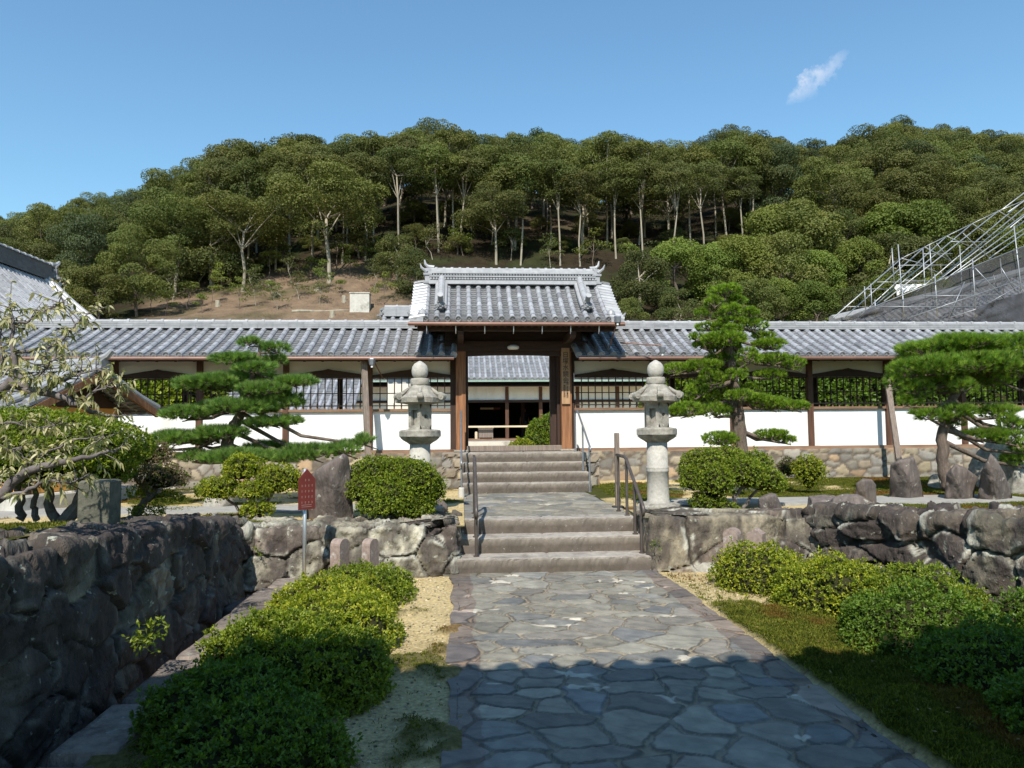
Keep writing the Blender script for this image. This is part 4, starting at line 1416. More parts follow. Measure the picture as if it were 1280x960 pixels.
MB().box((0.69, 28.98, 1.62), (1.33, 29.42, 1.66), bev=0.01).build('lid', M_GREYWOOD, ch)
mb = MB()
for x in (0.72, 1.26):
    mb.box((x, 28.99, 1.2), (x + 0.04, 29.41, 1.25))
mb.build('feet', M_GREYWOOD, ch)
bo = MB(); bo.box((0.57, 28.95, 1.2), (0.67, 29.05, 1.47), bev=0.01); bo.box((0.58, 28.955, 1.47), (0.66, 29.045, 1.50))
tag(bo.build('pale_box', M_LIGHTW, loc=(0.62, 29, 1.2)), 'small pale upright box beside the wooden chest', 'box')
hb = thing('hanging_board', 'faint pale and red board hanging in the dark hall', 'board', (1.2, 33, 2.5))
MB().box((0.9, 32.98, 2.50), (1.5, 33.0, 2.58)).build('pale_half', M_LIGHTW, hb)
MB().box((1.502, 32.98, 2.50), (1.8, 33.0, 2.58)).build('red_half', M_RED, hb)

cb = thing('court_building', 'low plastered court building seen through the left gallery windows', 'building', (-7, 24, 0.9))
mb = MB(); tile_slope(mb, -10.5, -3.2, [(23.6, 3.3), (22.4, 2.6), (21.4, 2.1)], pitch=0.25, rr=0.06, expo=0.25, seg=0.4)
mb.build('roof', M_TILE, cb)
MB().box((-10.3, 21.9, 0.9), (-3.4, 25, 2.3)).build('wall', M_PLASTER2, cb)
for x in (-9, -7.2, -5.4):
    MB().box((x, 21.87, 1.2), (x + 1.0, 21.91, 2.0)).build('window', M_WOOD, cb)
# small roof peeping out left of the gate roof
sr = thing('small_tiled_roof', 'small tiled roof with end tile peeping out left of the gate roof', 'roof', (-1.2, 18, 4.4))
P0 = atY(481, 401, 18.0); P1 = atY(530, 401, 18.0)
mb = MB(); tile_slope(mb, P0.x, P0.x + 1.5, [(18.0, 4.42), (17.2, 3.85), (16.8, 3.6)], pitch=0.22); mb.build('slope', M_TILE, sr)
mb = MB(); ridge_run(mb, P0.x, P0.x + 1.5, 18.0, 4.4, 0.30, 0.3); mb.build('ridge', M_TILE, sr)
mb = MB(); oni(mb, P0.x - 0.02, 18.0, 4.4, 0.2, 'y', -1, horn=False); mb.build('ridge_end_tile', M_TILE, sr)
MB().box((P0.x + 0.1, 17.6, 1.0), (P0.x + 0.9, 18.6, 3.9)).build('wall', M_PLASTER2, sr)

# ------------------------------------------------------------ big hall, far left
hl = thing('large_hall', 'large hall with steep pale tiled roof at the far left', 'building', (-17.5, 22, 0.9))
RZ = Matrix.Rotation(math.pi / 2, 4, 'Z')
e0 = atY(57, 350, 30.0)
XF = Matrix.Translation((e0.x, 0, 0)) @ RZ
zr_ = e0.z
HP = [(0, zr_), (-1.0, zr_ - 0.98), (-2.2, zr_ - 2.0), (-3.6, zr_ - 3.0), (-5.4, zr_ - 4.1)]
mb = MB(); tile_slope(mb, 16.5, 30.0, HP, pitch=0.24, rr=0.06, expo=0.22, seg=0.45)
tile_slope(mb, 16.5, 30.0, [(-a, b) for a, b in HP], pitch=0.5, rr=0.06, expo=0.6, seg=0.8, disc=False)
mb.build('roof', M_TILE, hl, xf=XF)
mb = MB(); ridge_run(mb, 16.5, 30.3, 0.0, zr_, 0.75, 0.34, cap=0.09, collar=0.4, layers=6, dark=0.45); mb.build('ridge', M_TILE, hl, xf=XF)
mb = MB()
for dx, r, dz in ((0, 0.12, 0.12), (-0.22, 0.09, 0.06), (0.22, 0.09, 0.06), (0.42, 0.08, 0.03)):
    mb.tube([(30.1 - 0.1 + dx, y, z + dz) for y, z in resample(HP, 0.4)], r, 8, 1.1 * TW)
mb.build('verge_tiles', M_TILE, hl, xf=XF)
mb = MB(); oni(mb, 30.45, 0, zr_ + 0.1, 0.42, 'x', 1, horn=True)
mb.tube([(30.3, 0, zr_ + 0.7), (30.7, 0, zr_ + 0.75), (30.95, 0, zr_ + 0.95)], [0.12, 0.1, 0.05], 8, 0.9 * TW)
mb.tube([(30.5, 0, zr_ - 0.1), (30.8, 0, zr_ - 0.15), (31.0, 0, zr_ + 0.05)], [0.16, 0.14, 0.1], 8, 0.9 * TW)
mb.build('ridge_end_tile', M_TILE, hl, xf=XF)
MB().box((e0.x - 4.3, 17.5, 0.9), (e0.x + 4.3, 29.0, zr_ - 3.6)).build('wall', M_PLASTER, hl)

# ------------------------------------------------------------ small outbuilding at the left
so = thing('small_outbuilding', 'small low outbuilding with tiled gable roof behind the left shrubs', 'building', (-6.3, 10.8, 0.5))
XS = Matrix.Translation((-5.25, 10.9, 0)) @ Matrix.Rotation(R(-20), 4, 'Z')
SP = [(0.0, 2.50), (-0.35, 2.29), (-0.8, 2.06), (-1.15, 1.92)]
mb = MB(); tile_slope(mb, -3.8, 0.0, SP, pitch=0.22, rr=0.03, expo=0.13, seg=0.2)
tile_slope(mb, -3.8, 0.0, [(-a, b) for a, b in SP], pitch=0.22, rr=0.03, expo=0.13, seg=0.2)
mb.build('roof', M_TILE, so, xf=XS)
mb = MB(); ridge_run(mb, -3.8, 0.02, 0.0, 2.49, 0.19, 0.2); mb.build('ridge', M_TILE, so, xf=XS)
for P in (SP, [(-a, b) for a, b in SP]):
    for xv in (-0.02, -0.42):
        MB().tube([(xv, y, z + 0.05) for y, z in P], 0.057, 10, 0.9 * TW).build('verge_tiles', M_TILE, so, xf=XS)
mb = MB(); oni(mb, 0.07, 0, 2.46, 0.16, 'x', 1, horn=False); mb.tube([(0.0, 0, 2.66), (0.12, 0, 2.70), (0.2, 0, 2.78)], [0.05, 0.05, 0.03], 8, 0.8 * TW); mb.build('ridge_end_tile', M_TILE, so, xf=XS)
mb = MB()
for sg in (-1, 1):
    mb.add(*_bar((0.02, 0, 2.42), (0.02, sg * 1.12, 1.86), 0.05, 0.10))
mb.build('bargeboard', M_PILLAR, so, xf=XS)
mb = MB(); mb.prism([(-0.8, 1.95), (0, 2.42), (0.8, 1.95)], -0.45, -0.40, axes='yz'); mb.build('gable_wall', M_WOOD, so, xf=XS)
mb = MB(); mb.box((-3.7, -0.75, 0.75), (-0.42, 0.75, 1.95)); mb.build('wall', M_ORANGE, so, xf=XS)
mb = MB(); mb.box((-3.9, -1.05, 0.45), (-0.2, 0.95, 0.74), bev=0.02); mb.build('plinth', M_CONC, so, xf=XS)
for x in (-0.45, -2.0, -3.6):
    mb = MB(); mb.box((x - 0.05, -0.80, 0.75), (x + 0.05, -0.70, 1.95)); mb.build('post', M_WOOD, so, xf=XS)
mb = MB(); mb.tube([(-0.15, -1.2, 1.86), (0.02, -1.2, 1.84), (0.04, -1.1, 1.70), (-0.2, -0.9, 1.62)], 0.035, 8); mb.build('downpipe', M_COPPER, so, xf=XS)

# ============================================================ the gate behind the camera (it shades the near ground)
bg_ = thing('rear_gate', 'tiled gate roof above and behind the viewer, out of frame', 'gate', (1.0, -2.0, 0.0))
EY, EZ = 0.86, 4.22
mb = MB(); tile_slope(mb, -7.6, 10.0, [(-2.6, 6.1), (-1.2, 5.2), (0.0, 4.58), (EY, EZ)], pitch=0.26, rr=0.075, expo=0.3, seg=0.6)
tile_slope(mb, -7.6, 10.0, [(-2.6, 6.1), (-4.0, 5.2), (-5.2, 4.58), (-6.0, EZ)], pitch=0.26, rr=0.075, expo=0.5, seg=1.0)
# the visible eave end faces forward (+y), so its discs are built on that side
mb.build('roof', M_TILE, bg_)
mb = MB(); mb.box((-7.6, -5.9, 4.0), (10, 0.74, 4.12)); mb.build('soffit', M_WOODH, bg_)
for x in (-1.6, 3.6):
    MB().box((x - 0.15, -2.1, 0), (x + 0.15, -1.8, 4.0)).build('pillar', M_POST, bg_)
    MB().box((x - 0.15, -4.6, 0), (x + 0.15, -4.3, 4.0)).build('pillar', M_POST, bg_)

# ============================================================ stone lanterns
def hexr(soft=0.0):
    def f(a, i):
        c = math.cos(math.pi / 6)
        k = c / np.cos((a % (math.pi / 3)) - math.pi / 6)
        return k * (1 - soft) + soft
    return f


def lantern(label, x, y, seed, ph=0.25):
    t = thing('stone_lantern', label, 'stone lantern', (x, y, 0.5))
    o = (x, y, 0)
    rng = np.random.default_rng(seed)

    def wob(mb, a=0.004):
        for i, V in enumerate(mb.V):
            mb.V[i] = V + a * 2 * (np.stack([fbm(V[:, 0] * 14 + V[:, 2] * 9, V[:, 1] * 14, seed), fbm(V[:, 1] * 14 + V[:, 2] * 9, V[:, 0] * 14, seed + 1), fbm(V[:, 0] * 14, V[:, 2] * 14, seed + 2)], 1) - 0.5)
        return mb
    mb = MB(); mb.lathe([(0.26, 0.44), (0.30, 0.46), (0.30, 0.60), (0.27, 0.625), (0.20, 0.635)], o, 6, ph=0.1); wob(mb, 0.012).build('base', M_GRANITE_D, t)
    mb = MB(); mb.lathe([(0.148, 0.62), (0.155, 0.64), (0.138, 0.67), (0.136, 1.02), (0.142, 1.025), (0.144, 1.05), (0.140, 1.06), (0.144, 1.07), (0.142, 1.09), (0.134, 1.10), (0.129, 1.42)], o, 32)
    wob(mb, 0.003).build('column', M_GRANITE, t, smooth=True)
    mb = MB(); mb.lathe([(0.13, 1.40), (0.155, 1.42), (0.205, 1.45), (0.245, 1.485)], o, 48, rf=lambda a, i: 1 + 0.035 * np.abs(np.sin(a * 6)))
    mb.lathe([(0.245, 1.485), (0.268, 1.50), (0.268, 1.565), (0.255, 1.58), (0.15, 1.592)], o, 48, rf=hexr(0.35), ph=ph)
    wob(mb, 0.004).build('middle_platform', M_GRANITE_D, t, smooth=False)
    # fire box: six walls, window openings cut as recessed dark frames
    fb = MB()
    R0 = 0.165
    for k in range(6):
        a0 = ph + k * math.pi / 3; a1 = a0 + math.pi / 3
        p0 = np.array([x + R0 * math.cos(a0), y + R0 * math.sin(a0)]); p1 = np.array([x + R0 * math.cos(a1), y + R0 * math.sin(a1)])
        inn = np.array([x, y])
        def pt(u, d, z):
            q = p0 + (p1 - p0) * u; q = q + (inn - q) * d
            return (q[0], q[1], z)
        kind = k % 3
        if kind == 0:      # rectangular opening
            ua, ub, za, zb = 0.24, 0.76, 1.64, 1.83
        elif kind == 1:    # small round hole
            ua, ub, za, zb = 0.38, 0.62, 1.72, 1.78
        else:
            ua = None
        if kind == 1:
            n = 12; rr_ = 0.028
            w = np.linalg.norm(p1 - p0)
            cz = 1.75
            ring = [(0.5 + math.cos(i / n * 2 * math.pi) * rr_ / w, cz + math.sin(i / n * 2 * math.pi) * rr_) for i in range(n)]
            sq = []
            for i in range(n):
                a = i / n * 2 * math.pi; c, s_ = math.cos(a), math.sin(a); m_ = max(abs(c), abs(s_))
                sq.append((0.5 + c / m_ * 0.5, 1.745 + s_ / m_ * 0.165))
            V = [pt(u, 0, z) for u, z in sq] + [pt(u, 0, z) for u, z in ring] + [pt(u, 0.25, z) for u, z in ring]
            F = [(i, (i + 1) % n, n + (i + 1) % n, n + i) for i in range(n)] + [(n + i, n + (i + 1) % n, 2 * n + (i + 1) % n, 2 * n + i) for i in range(n)]
            fb.add(V, F)
        elif kind == 0:
            for (u0, u1, z0, z1) in ((0, ua, 1.58, 1.91), (ub, 1, 1.58, 1.91), (ua, ub, 1.58, za), (ua, ub, zb, 1.91)):
                fb.add([pt(u0, 0, z0), pt(u1, 0, z0), pt(u1, 0, z1), pt(u0, 0, z1), pt(u0, .22, z0), pt(u1, .22, z0), pt(u1, .22, z1), pt(u0, .22, z1)],
                       [(0, 1, 2, 3), (7, 6, 5, 4), (0, 4, 5, 1), (1, 5, 6, 2), (2, 6, 7, 3), (3, 7, 4, 0)])
        else:
            fb.add([pt(0, 0, 1.58), pt(1, 0, 1.58), pt(1, 0, 1.91), pt(0, 0, 1.91)], [(0, 1, 2, 3)])
            fb.add([pt(.2, -.03, 1.62), pt(.8, -.03, 1.62), pt(.8, -.03, 1.86), pt(.2, -.03, 1.86)], [(0, 1, 2, 3)], 0.8 * TW)
    fb.lathe([(0.02, 1.585), (0.105, 1.585), (0.105, 1.905), (0.02, 1.905)], o, 12, (0.3, 0.3, 0.3))  # added solid core, blocks the see-through and keeps the openings dark
    fb.build('fire_box', M_GRANITE_D, t)
    rf = hexr(0.12)
    mb = MB(); mb.lathe([(0.13, 1.895), (0.235, 1.915), (0.315, 1.925), (0.322, 1.985), (0.295, 2.0), (0.245, 2.03), (0.195, 2.08), (0.155, 2.12), (0.125, 2.145)], o, 48, rf=rf, ph=ph)
    for k in range(6):
        a = ph + k * math.pi / 3
        c, s_ = math.cos(a), math.sin(a)
        tx, ty = -s_, c
        for (r0, r1, z0, z1, ra, rb) in ((0.17, 0.25, 2.10, 2.035, 0.018, 0.026), (0.25, 0.315, 2.035, 2.015, 0.026, 0.034)):
            mb.tube([(x + c * r0, y + s_ * r0, z0), (x + c * r1, y + s_ * r1, z1)], [ra, rb], 8)
        cx, cy = x + c * 0.318, y + s_ * 0.318
        mb.tube([(cx - tx * 0.034, cy - ty * 0.034, 1.998), (cx + tx * 0.034, cy + ty * 0.034, 1.998)], 0.042, 14)
        mb.tube([(cx - tx * 0.04, cy - ty * 0.04, 1.998), (cx + tx * 0.04, cy + ty * 0.04, 1.998)], 0.018, 10)
    wob(mb, 0.006).build('roof', M_GRANITE_D, t)
    mb = MB(); mb.lathe([(0.118, 2.14), (0.122, 2.16), (0.120, 2.215), (0.112, 2.232), (0.06, 2.24)], o, 28)
    wob(mb, 0.004).build('neck', M_GRANITE_D, t, smooth=True)
    mb = MB(); mb.lathe([(0.06, 2.235), (0.085, 2.25), (0.102, 2.29), (0.106, 2.34), (0.096, 2.385), (0.072, 2.42), (0.038, 2.442), (0.012, 2.458)], o, 28)
    wob(mb, 0.003).build('finial', M_GRANITE, t, smooth=True)
    return t


pr = atY(821, 540, 9.1); pl = atY(525, 540, 9.2)
lantern('tall stone lantern right of the steps by the iron handrail', pr.x, pr.y, 3, 0.42)
lantern('tall stone lantern rising behind the round bush left of the steps', pl.x, pl.y, 8, 0.58)

# ============================================================ handrails
def rail(label, X, pts, posts, mat, r=0.018, name='handrail', foot=None):
    t = thing(name, label, 'handrail', (X, pts[0][0], 0))
    mb = MB(); mb.tube([(X, y, z) for y, z in pts], r, 10); mb.build('top_rail', mat, t, smooth=True)
    for (y, z0, z1) in posts:
        mb = MB(); mb.tube([(X, y, z0), (X, y, z1)], r * 0.92, 10)
        mb.tube([(X, y, z0), (X, y, z0 + 0.012)], r * 1.7, 12)
        mb.build('post', mat, t, smooth=False)
    if foot:
        mb = MB(); mb.lathe([(0.05, foot[1] - 0.02), (0.047, foot[1] + 0.15), (0.04, foot[1] + 0.17)], (X, foot[0], 0), 14); mb.build('concrete_foot', M_CONC, t)
    return t


lr = [(8.04, 0.60), (8.0, 0.66), (8.05, 0.72), (8.82, 1.20), (8.90, 1.225), (9.35, 1.235)]
for X, lb in ((0.17, 'brown iron handrail on the left side of the lower steps'), (2.04, 'brown iron handrail on the right side of the lower steps')):
    rail(lb, X, lr, [(8.12, 0.17, 0.75), (8.42, 0.34, 0.94), (8.82, 0.51, 1.19), (9.30, 0.51, 1.225)], M_STEELB, 0.02)
ur = [(12.02, 1.19), (12.0, 1.24), (12.05, 1.28), (13.25, 1.90), (13.33, 1.92), (13.52, 1.92), (13.58, 1.88)]
rail('grey steel handrail on the right side of the upper steps', 2.17, ur, [(12.1, 0.51, 1.28), (12.75, 0.84, 1.62), (13.56, 1.15, 1.9)], M_STEELG, 0.017)
rail('grey steel handrail on the left side of the upper steps', 0.01, [(11.45, 1.0), (11.43, 1.05), (11.5, 1.10), (13.25, 1.90), (13.33, 1.92), (13.52, 1.92), (13.58, 1.88)],
     [(11.5, 0.66, 1.1), (12.55, 0.67, 1.56), (13.56, 1.15, 1.9)], M_STEELG, 0.017, foot=(11.5, 0.5))
pp = thing('square_post', 'lone square wooden post standing behind the right iron handrail', 'post', (2.13, 9.75, 0.5))
MB().box((2.10, 9.72, 0.5), (2.16, 9.78, 1.52), bev=0.006).build('shaft', M_GREYWOOD, pp)
MB().box((2.06, 9.68, 0.5), (2.20, 9.82, 0.53)).build('foot_plate', M_DARKM, pp)

# ============================================================ red notice board
sp_ = atZ(380, 738, 0.0)
sg_ = thing('red_sign', 'small red pointed notice board on a bare metal pole by the left wall', 'sign', tuple(sp_))
mb = MB(); mb.tube([(sp_.x, sp_.y, -0.02), (sp_.x, sp_.y, 1.20)], 0.019, 14); mb.build('pole', M_ALU, sg_, smooth=True)
RS = Matrix.Translation((sp_.x, sp_.y, 0)) @ Matrix.Rotation(R(38), 4, 'Z')
mb = MB(); w = 0.088
mb.prism([(-w, 0.80), (w, 0.80), (w, 1.10), (0.0, 1.20), (-w, 1.10)], -0.045, -0.033)
mb.build('board', M_RED, sg_, xf=RS)
mb = MB()
for k in range(5):
    z = 1.09 - k * 0.055
    for c in range(4):
        if k == 0 and c in (0, 3):
            continue
        x = -0.056 + c * 0.036
        for (dx, dz, ww, hh) in ((0, 0, 0.003, 0.024), (0.006, 0.006, 0.009, 0.0025), (0.005, -0.005, 0.010, 0.0025)):
            mb.box((x + dx - ww / 2, -0.0475, z + dz - hh / 2), (x + dx + ww / 2, -0.0465, z + dz + hh / 2))
for j in range(2):
    mb.box((-0.06, -0.0475, 0.825 + j * 0.018), (0.05, -0.0465, 0.829 + j * 0.018))
mb.build('faded_lettering', surf('faded_white', (0.34, 0.20, 0.17), rough=0.7, bump=0), sg_, xf=RS)

# ============================================================ small posts and rocks
import bmesh


def ico(sub):
    bm = bmesh.new(); bmesh.ops.create_icosphere(bm, subdivisions=sub, radius=1.0)
    V = np.array([v.co[:] for v in bm.verts]); F = np.array([[v.index for v in f.verts] for f in bm.faces])
    bm.free(); return V, F


ICO5 = ico(5); ICO4 = ico(4)


def rock(label, x, y, z, size, seed, mat=None, peak=0.0, planes=11, lean=(0, 0), name='rock', group=None, sharp=1.0):
    rg = np.random.default_rng(seed)
    V, F = ICO5
    nn = unit(rg.normal(size=(planes, 3)) * np.array([1, 1, 0.7])); nn[:, 2] = np.abs(nn[:, 2]) * (0.5 + peak)
    nn = unit(nn)
    c = rg.uniform(0.62, 0.95, planes)
    dn = V @ nn.T
    r = np.min(np.where(dn > 0.05, c / np.maximum(dn, 0.05), 9), axis=1)
    r = np.minimum(r, 1.25)
    P = V * r[:, None]
    P = P * np.array(size) * 0.5 * 1.15
    top = np.clip(P[:, 2] / size[2] * 1.6, -0.4, 1)
    sc = 1 - peak * 0.55 * np.clip(top, 0, 1)
    P[:, 0] = P[:, 0] * sc + lean[0] * (P[:, 2] + size[2] * 0.4)
    P[:, 1] = P[:, 1] * sc + lean[1] * (P[:, 2] + size[2] * 0.4)
    s = 1 / max(size)
    nz_ = fbm(P[:, 0] * 9 + P[:, 2] * 3, P[:, 1] * 9 + P[:, 2] * 5, seed, 5) - 0.5
    P += V * nz_[:, None] * 0.10 * min(size)
    zmin = P[:, 2].min()
    P[:, 2] += size[2] * 0.40
    P += np.array([x, y, z])
    mb = MB(); mb.add(P, F)
    o = mb.build(name, mat or M_ROCKP, loc=(x, y, z), smooth=True)
    tag(o, label, 'rock', group)
    return o


def outline_rock(label, px_poly, Y, depth, seed, mat=None, name='standing_rock', lean=0.0):
    """standing slab of stone: an irregular outline given real depth and rough faces"""
    ym = max(b for a, b in px_poly)
    pts = [atY(a, b + (12 if b > ym - 9 else 0), Y) for a, b in px_poly]
    cx = sum(p.x for p in pts) / len(pts); cz = sum(p.z for p in pts) / len(pts)
    rel = np.array([(p.x - cx, p.z - cz) for p in pts])
    n = 72
    ang = np.arctan2(rel[:, 1], rel[:, 0]); o = np.argsort(ang); ang = ang[o]; rel = rel[o]
    A = np.linspace(-math.pi, math.pi, n, endpoint=False)
    # radial distance to the polygon along each angle
    rad = []
    for a in A:
        d = np.array([math.cos(a), math.sin(a)]); best = 0.05
        for i in range(len(rel)):
            p, q = rel[i], rel[(i + 1) % len(rel)]
            e = q - p; den = d[0] * e[1] - d[1] * e[0]
            if abs(den) < 1e-9:
                continue
            t = (p[0] * e[1] - p[1] * e[0]) / den; s_ = (p[0] * d[1] - p[1] * d[0]) / den
            if t > 0 and -1e-6 <= s_ <= 1 + 1e-6:
                best = max(best, t)
        rad.append(best)
    rad = np.array(rad)
    rings = [(0.0, -1.0)] + [(f / 12, -1.0 + 0.12 * (f / 12) ** 2) for f in range(1, 12)] + [(0.975, -0.80), (0.995, -0.5), (1.0, -0.2), (1.0, 0.3), (0.97, 0.7), (0.8, 0.9), (0.5, 0.95), (0.0, 1.0)]
    V = []; rg = np.random.default_rng(seed)
    g = rg.normal(0, 0.35, 2)
    for k, (f, d) in enumerate(rings):
        X = np.cos(A) * rad * f; Z = np.sin(A) * rad * f
        D = d * depth * 0.5 * (1 + 0.5 * (X * g[0] + Z * g[1]) / max(rad.max(), 0.1))
        fc = np.minimum(np.minimum(X * 0.5 + Z * 0.3 + 0.06, -X * 0.45 + Z * 0.2 + 0.05), 0.08) * 1.3
        nz_ = (fbm(X * 5 + 3, Z * 3, seed, 6) - 0.5) * depth * 0.5 - (fc if d < 0 else 0 * fc)
        DD = D + nz_ * (0.4 + 0.6 * (f < 0.99)) + lean * Z
        V.append(np.stack([cx + X + DD * cx / Y, Y + DD, cz + Z + DD * (cz - CAMZ) / Y * (1 if d > 0 else 0)], 1))
    V = np.concatenate(V); F = []
    for k in range(len(rings) - 1):
        for j in range(n):
            F.append((k * n + j, k * n + (j + 1) % n, (k + 1) * n + (j + 1) % n, (k + 1) * n + j))
    mb = MB(); mb.add(V, F)
    ob = mb.build(name, mat or M_ROCKP, loc=(cx, Y, min(p.z for p in pts)), smooth=True)
    tag(ob, label, 'rock')
    return ob


outline_rock('tall standing brown rock slab behind the red sign', [(380, 652), (382, 606), (394, 588), (412, 576), (430, 566), (436, 572), (439, 600), (442, 645), (438, 656)], 8.75, 0.30, 4)
outline_rock('broad upright rock on the moss left of the right pine trunk', [(1111, 618), (1113, 580), (1124, 574), (1142, 570), (1148, 588), (1156, 616), (1150, 622)], 10.1, 0.35, 6)
outline_rock('slanted brown rock at the foot of the right pine', [(1180, 616), (1183, 592), (1194, 579), (1206, 584), (1222, 596), (1216, 614), (1200, 618)], 9.9, 0.4, 9)
outline_rock('sharp triangular rock right of the pine trunk', [(1222, 612), (1226, 590), (1238, 566), (1246, 574), (1256, 592), (1266, 610), (1244, 616)], 9.7, 0.4, 12)
outline_rock('low rounded rock with pale top on the right wall', [(1068, 622), (1070, 604), (1078, 598), (1090, 599), (1095, 606), (1096, 622)], 9.3, 0.28, 15)
outline_rock('dark flat faced rock beside the large azalea right of the lantern', [(949, 640), (948, 622), (962, 616), (970, 617), (977, 632), (979, 646), (965, 648)], 8.75, 0.25, 18)
p = atZ(1172, 604, 0.6); rock('small pale rock on the moss beside the right pine', p.x, p.y, 0.55, (0.28, 0.2, 0.18), 21, M_GRANITE_D)
p = atZ(505, 640, 0.5); rock('flat rock under the round bush left of the steps', p.x + 0.12, p.y - 0.2, 0.47, (0.75, 0.4, 0.26), 23)
p = atY(1272, 600, 10.9); rock('pale angular rock at the right frame edge under the pine', p.x, p.y, 0.55, (0.5, 0.4, 0.55), 25, M_GRANITE_D)
p = atY(1238, 590, 12.0); rock('large grey boulder behind the triangular rock', p.x, p.y, 0.55, (0.7, 0.5, 0.75), 27, M_GRANITE_D)
p = atZ(1080, 640, 0.58); rock('flat dark rock on top of the right wall corner', p.x - 0.25, p.y - 0.1, 0.56, (0.55, 0.4, 0.22), 29)
p = atZ(1020, 640, 0.55); rock('jagged dark rock on the right wall corner', p.x + 0.05, p.y - 0.15, 0.55, (0.45, 0.35, 0.24), 30, planes=8)
p = atZ(316, 637, 0.5); rock('grey rock at the foot of the three-ball shrub', p.x - 0.5, p.y + 0.1, 0.52, (0.35, 0.3, 0.28), 31, M_GRANITE_D)
p = atZ(170, 620, 0.55); rock('small pink rock by the bonsai shrub', p.x, p.y + 0.6, 0.55, (0.26, 0.2, 0.25), 33, M_GRANITE_D, peak=0.5)
p = atZ(850, 712, 0.0); rock('flat grey stone at the foot of the right slab wall', p.x + 0.35, p.y - 0.05, 0.0, (0.55, 0.3, 0.10), 35, M_GRANITE_D)
p = atZ(325, 752, 0.0); rock('rock wedged in the ditch corner', p.x - 0.1, p.y + 0.2, -0.28, (0.5, 0.4, 0.3), 37)

M_PINK = surf('pink_granite', (0.20, 0.145, 0.12), (0.32, 0.25, 0.21), scale=30, rough=0.9, bump=0.6, bscale=90, bdist=0.006, spots=(0.5, 0.48, 0.44), spot_scale=5, spot_at=(0.55, 0.66), detail=8)


def marker(label, px, py_top, Y, zb, w, h, th, rz, peaked):
    p = atY(px, py_top, Y)
    n = 10
    if peaked:
        prof = [(-w / 2, 0), (w / 2, 0), (w / 2, h * 0.88), (0, h), (-w / 2, h * 0.88)]
    else:
        prof = [(-w / 2, 0), (w / 2, 0)] + [(w / 2 * math.cos(a), h - w / 2 * 0.8 + w / 2 * 0.8 * math.sin(a)) for a in np.linspace(0, math.pi, n)]
    mb = MB(); mb.prism(prof, -th / 2, th / 2)
    xf = Matrix.Translation((p.x, Y, p.z - h)) @ Matrix.Rotation(rz, 4, 'Z')
    o = mb.build('stone_marker', M_PINK, loc=(p.x, Y, p.z - h), xf=xf)
    return tag(o, label, 'stone marker')


marker('left round topped pink stone marker behind the left hedge', 425, 673, 7.55, 0, 0.16, 0.62, 0.12, R(62), False)
marker('second round topped pink stone marker behind the left hedge, nearer the steps', 463, 673, 7.55, 0, 0.16, 0.62, 0.10, R(62), False)
marker('round topped grey stone marker behind the right hedge', 915, 660, 7.5, 0, 0.15, 0.55, 0.14, R(-38), False)
marker('peaked pink stone marker behind the right hedge', 945, 660, 7.5, 0, 0.16, 0.45, 0.14, R(-38), True)

# square stone pillar under the big left shrub
p = atZ(124, 656, 0.84)
mb = MB(); mb.box((p.x - 0.12, p.y - 0.10, 0.78), (p.x + 0.12, p.y + 0.10, 1.20), bev=0.015)
tag(mb.build('stone_pillar', M_MOSSY, loc=(p.x, p.y, 0.78)), 'mossy square stone pillar standing beneath the large left shrub', 'stone pillar')

# leaning prop poles in front of the galleries
for lb, a, b in (('grey weathered prop pole leaning against the left gallery post', (455, 452, 13.55), (462, 576, 13.2)),
                 ('grey weathered prop pole leaning beside the right pine', (1108, 470, 13.7), (1127, 582, 13.1))):
    A = atY(*a); B = atY(*b)
    mb = MB(); mb.add(*_bar((A.x, A.y, A.z), (B.x, B.y, 0.5), 0.10, 0.07))
    tag(mb.build('prop_pole', M_GREYWOOD, loc=(B.x, B.y, 0.5)), lb, 'pole')

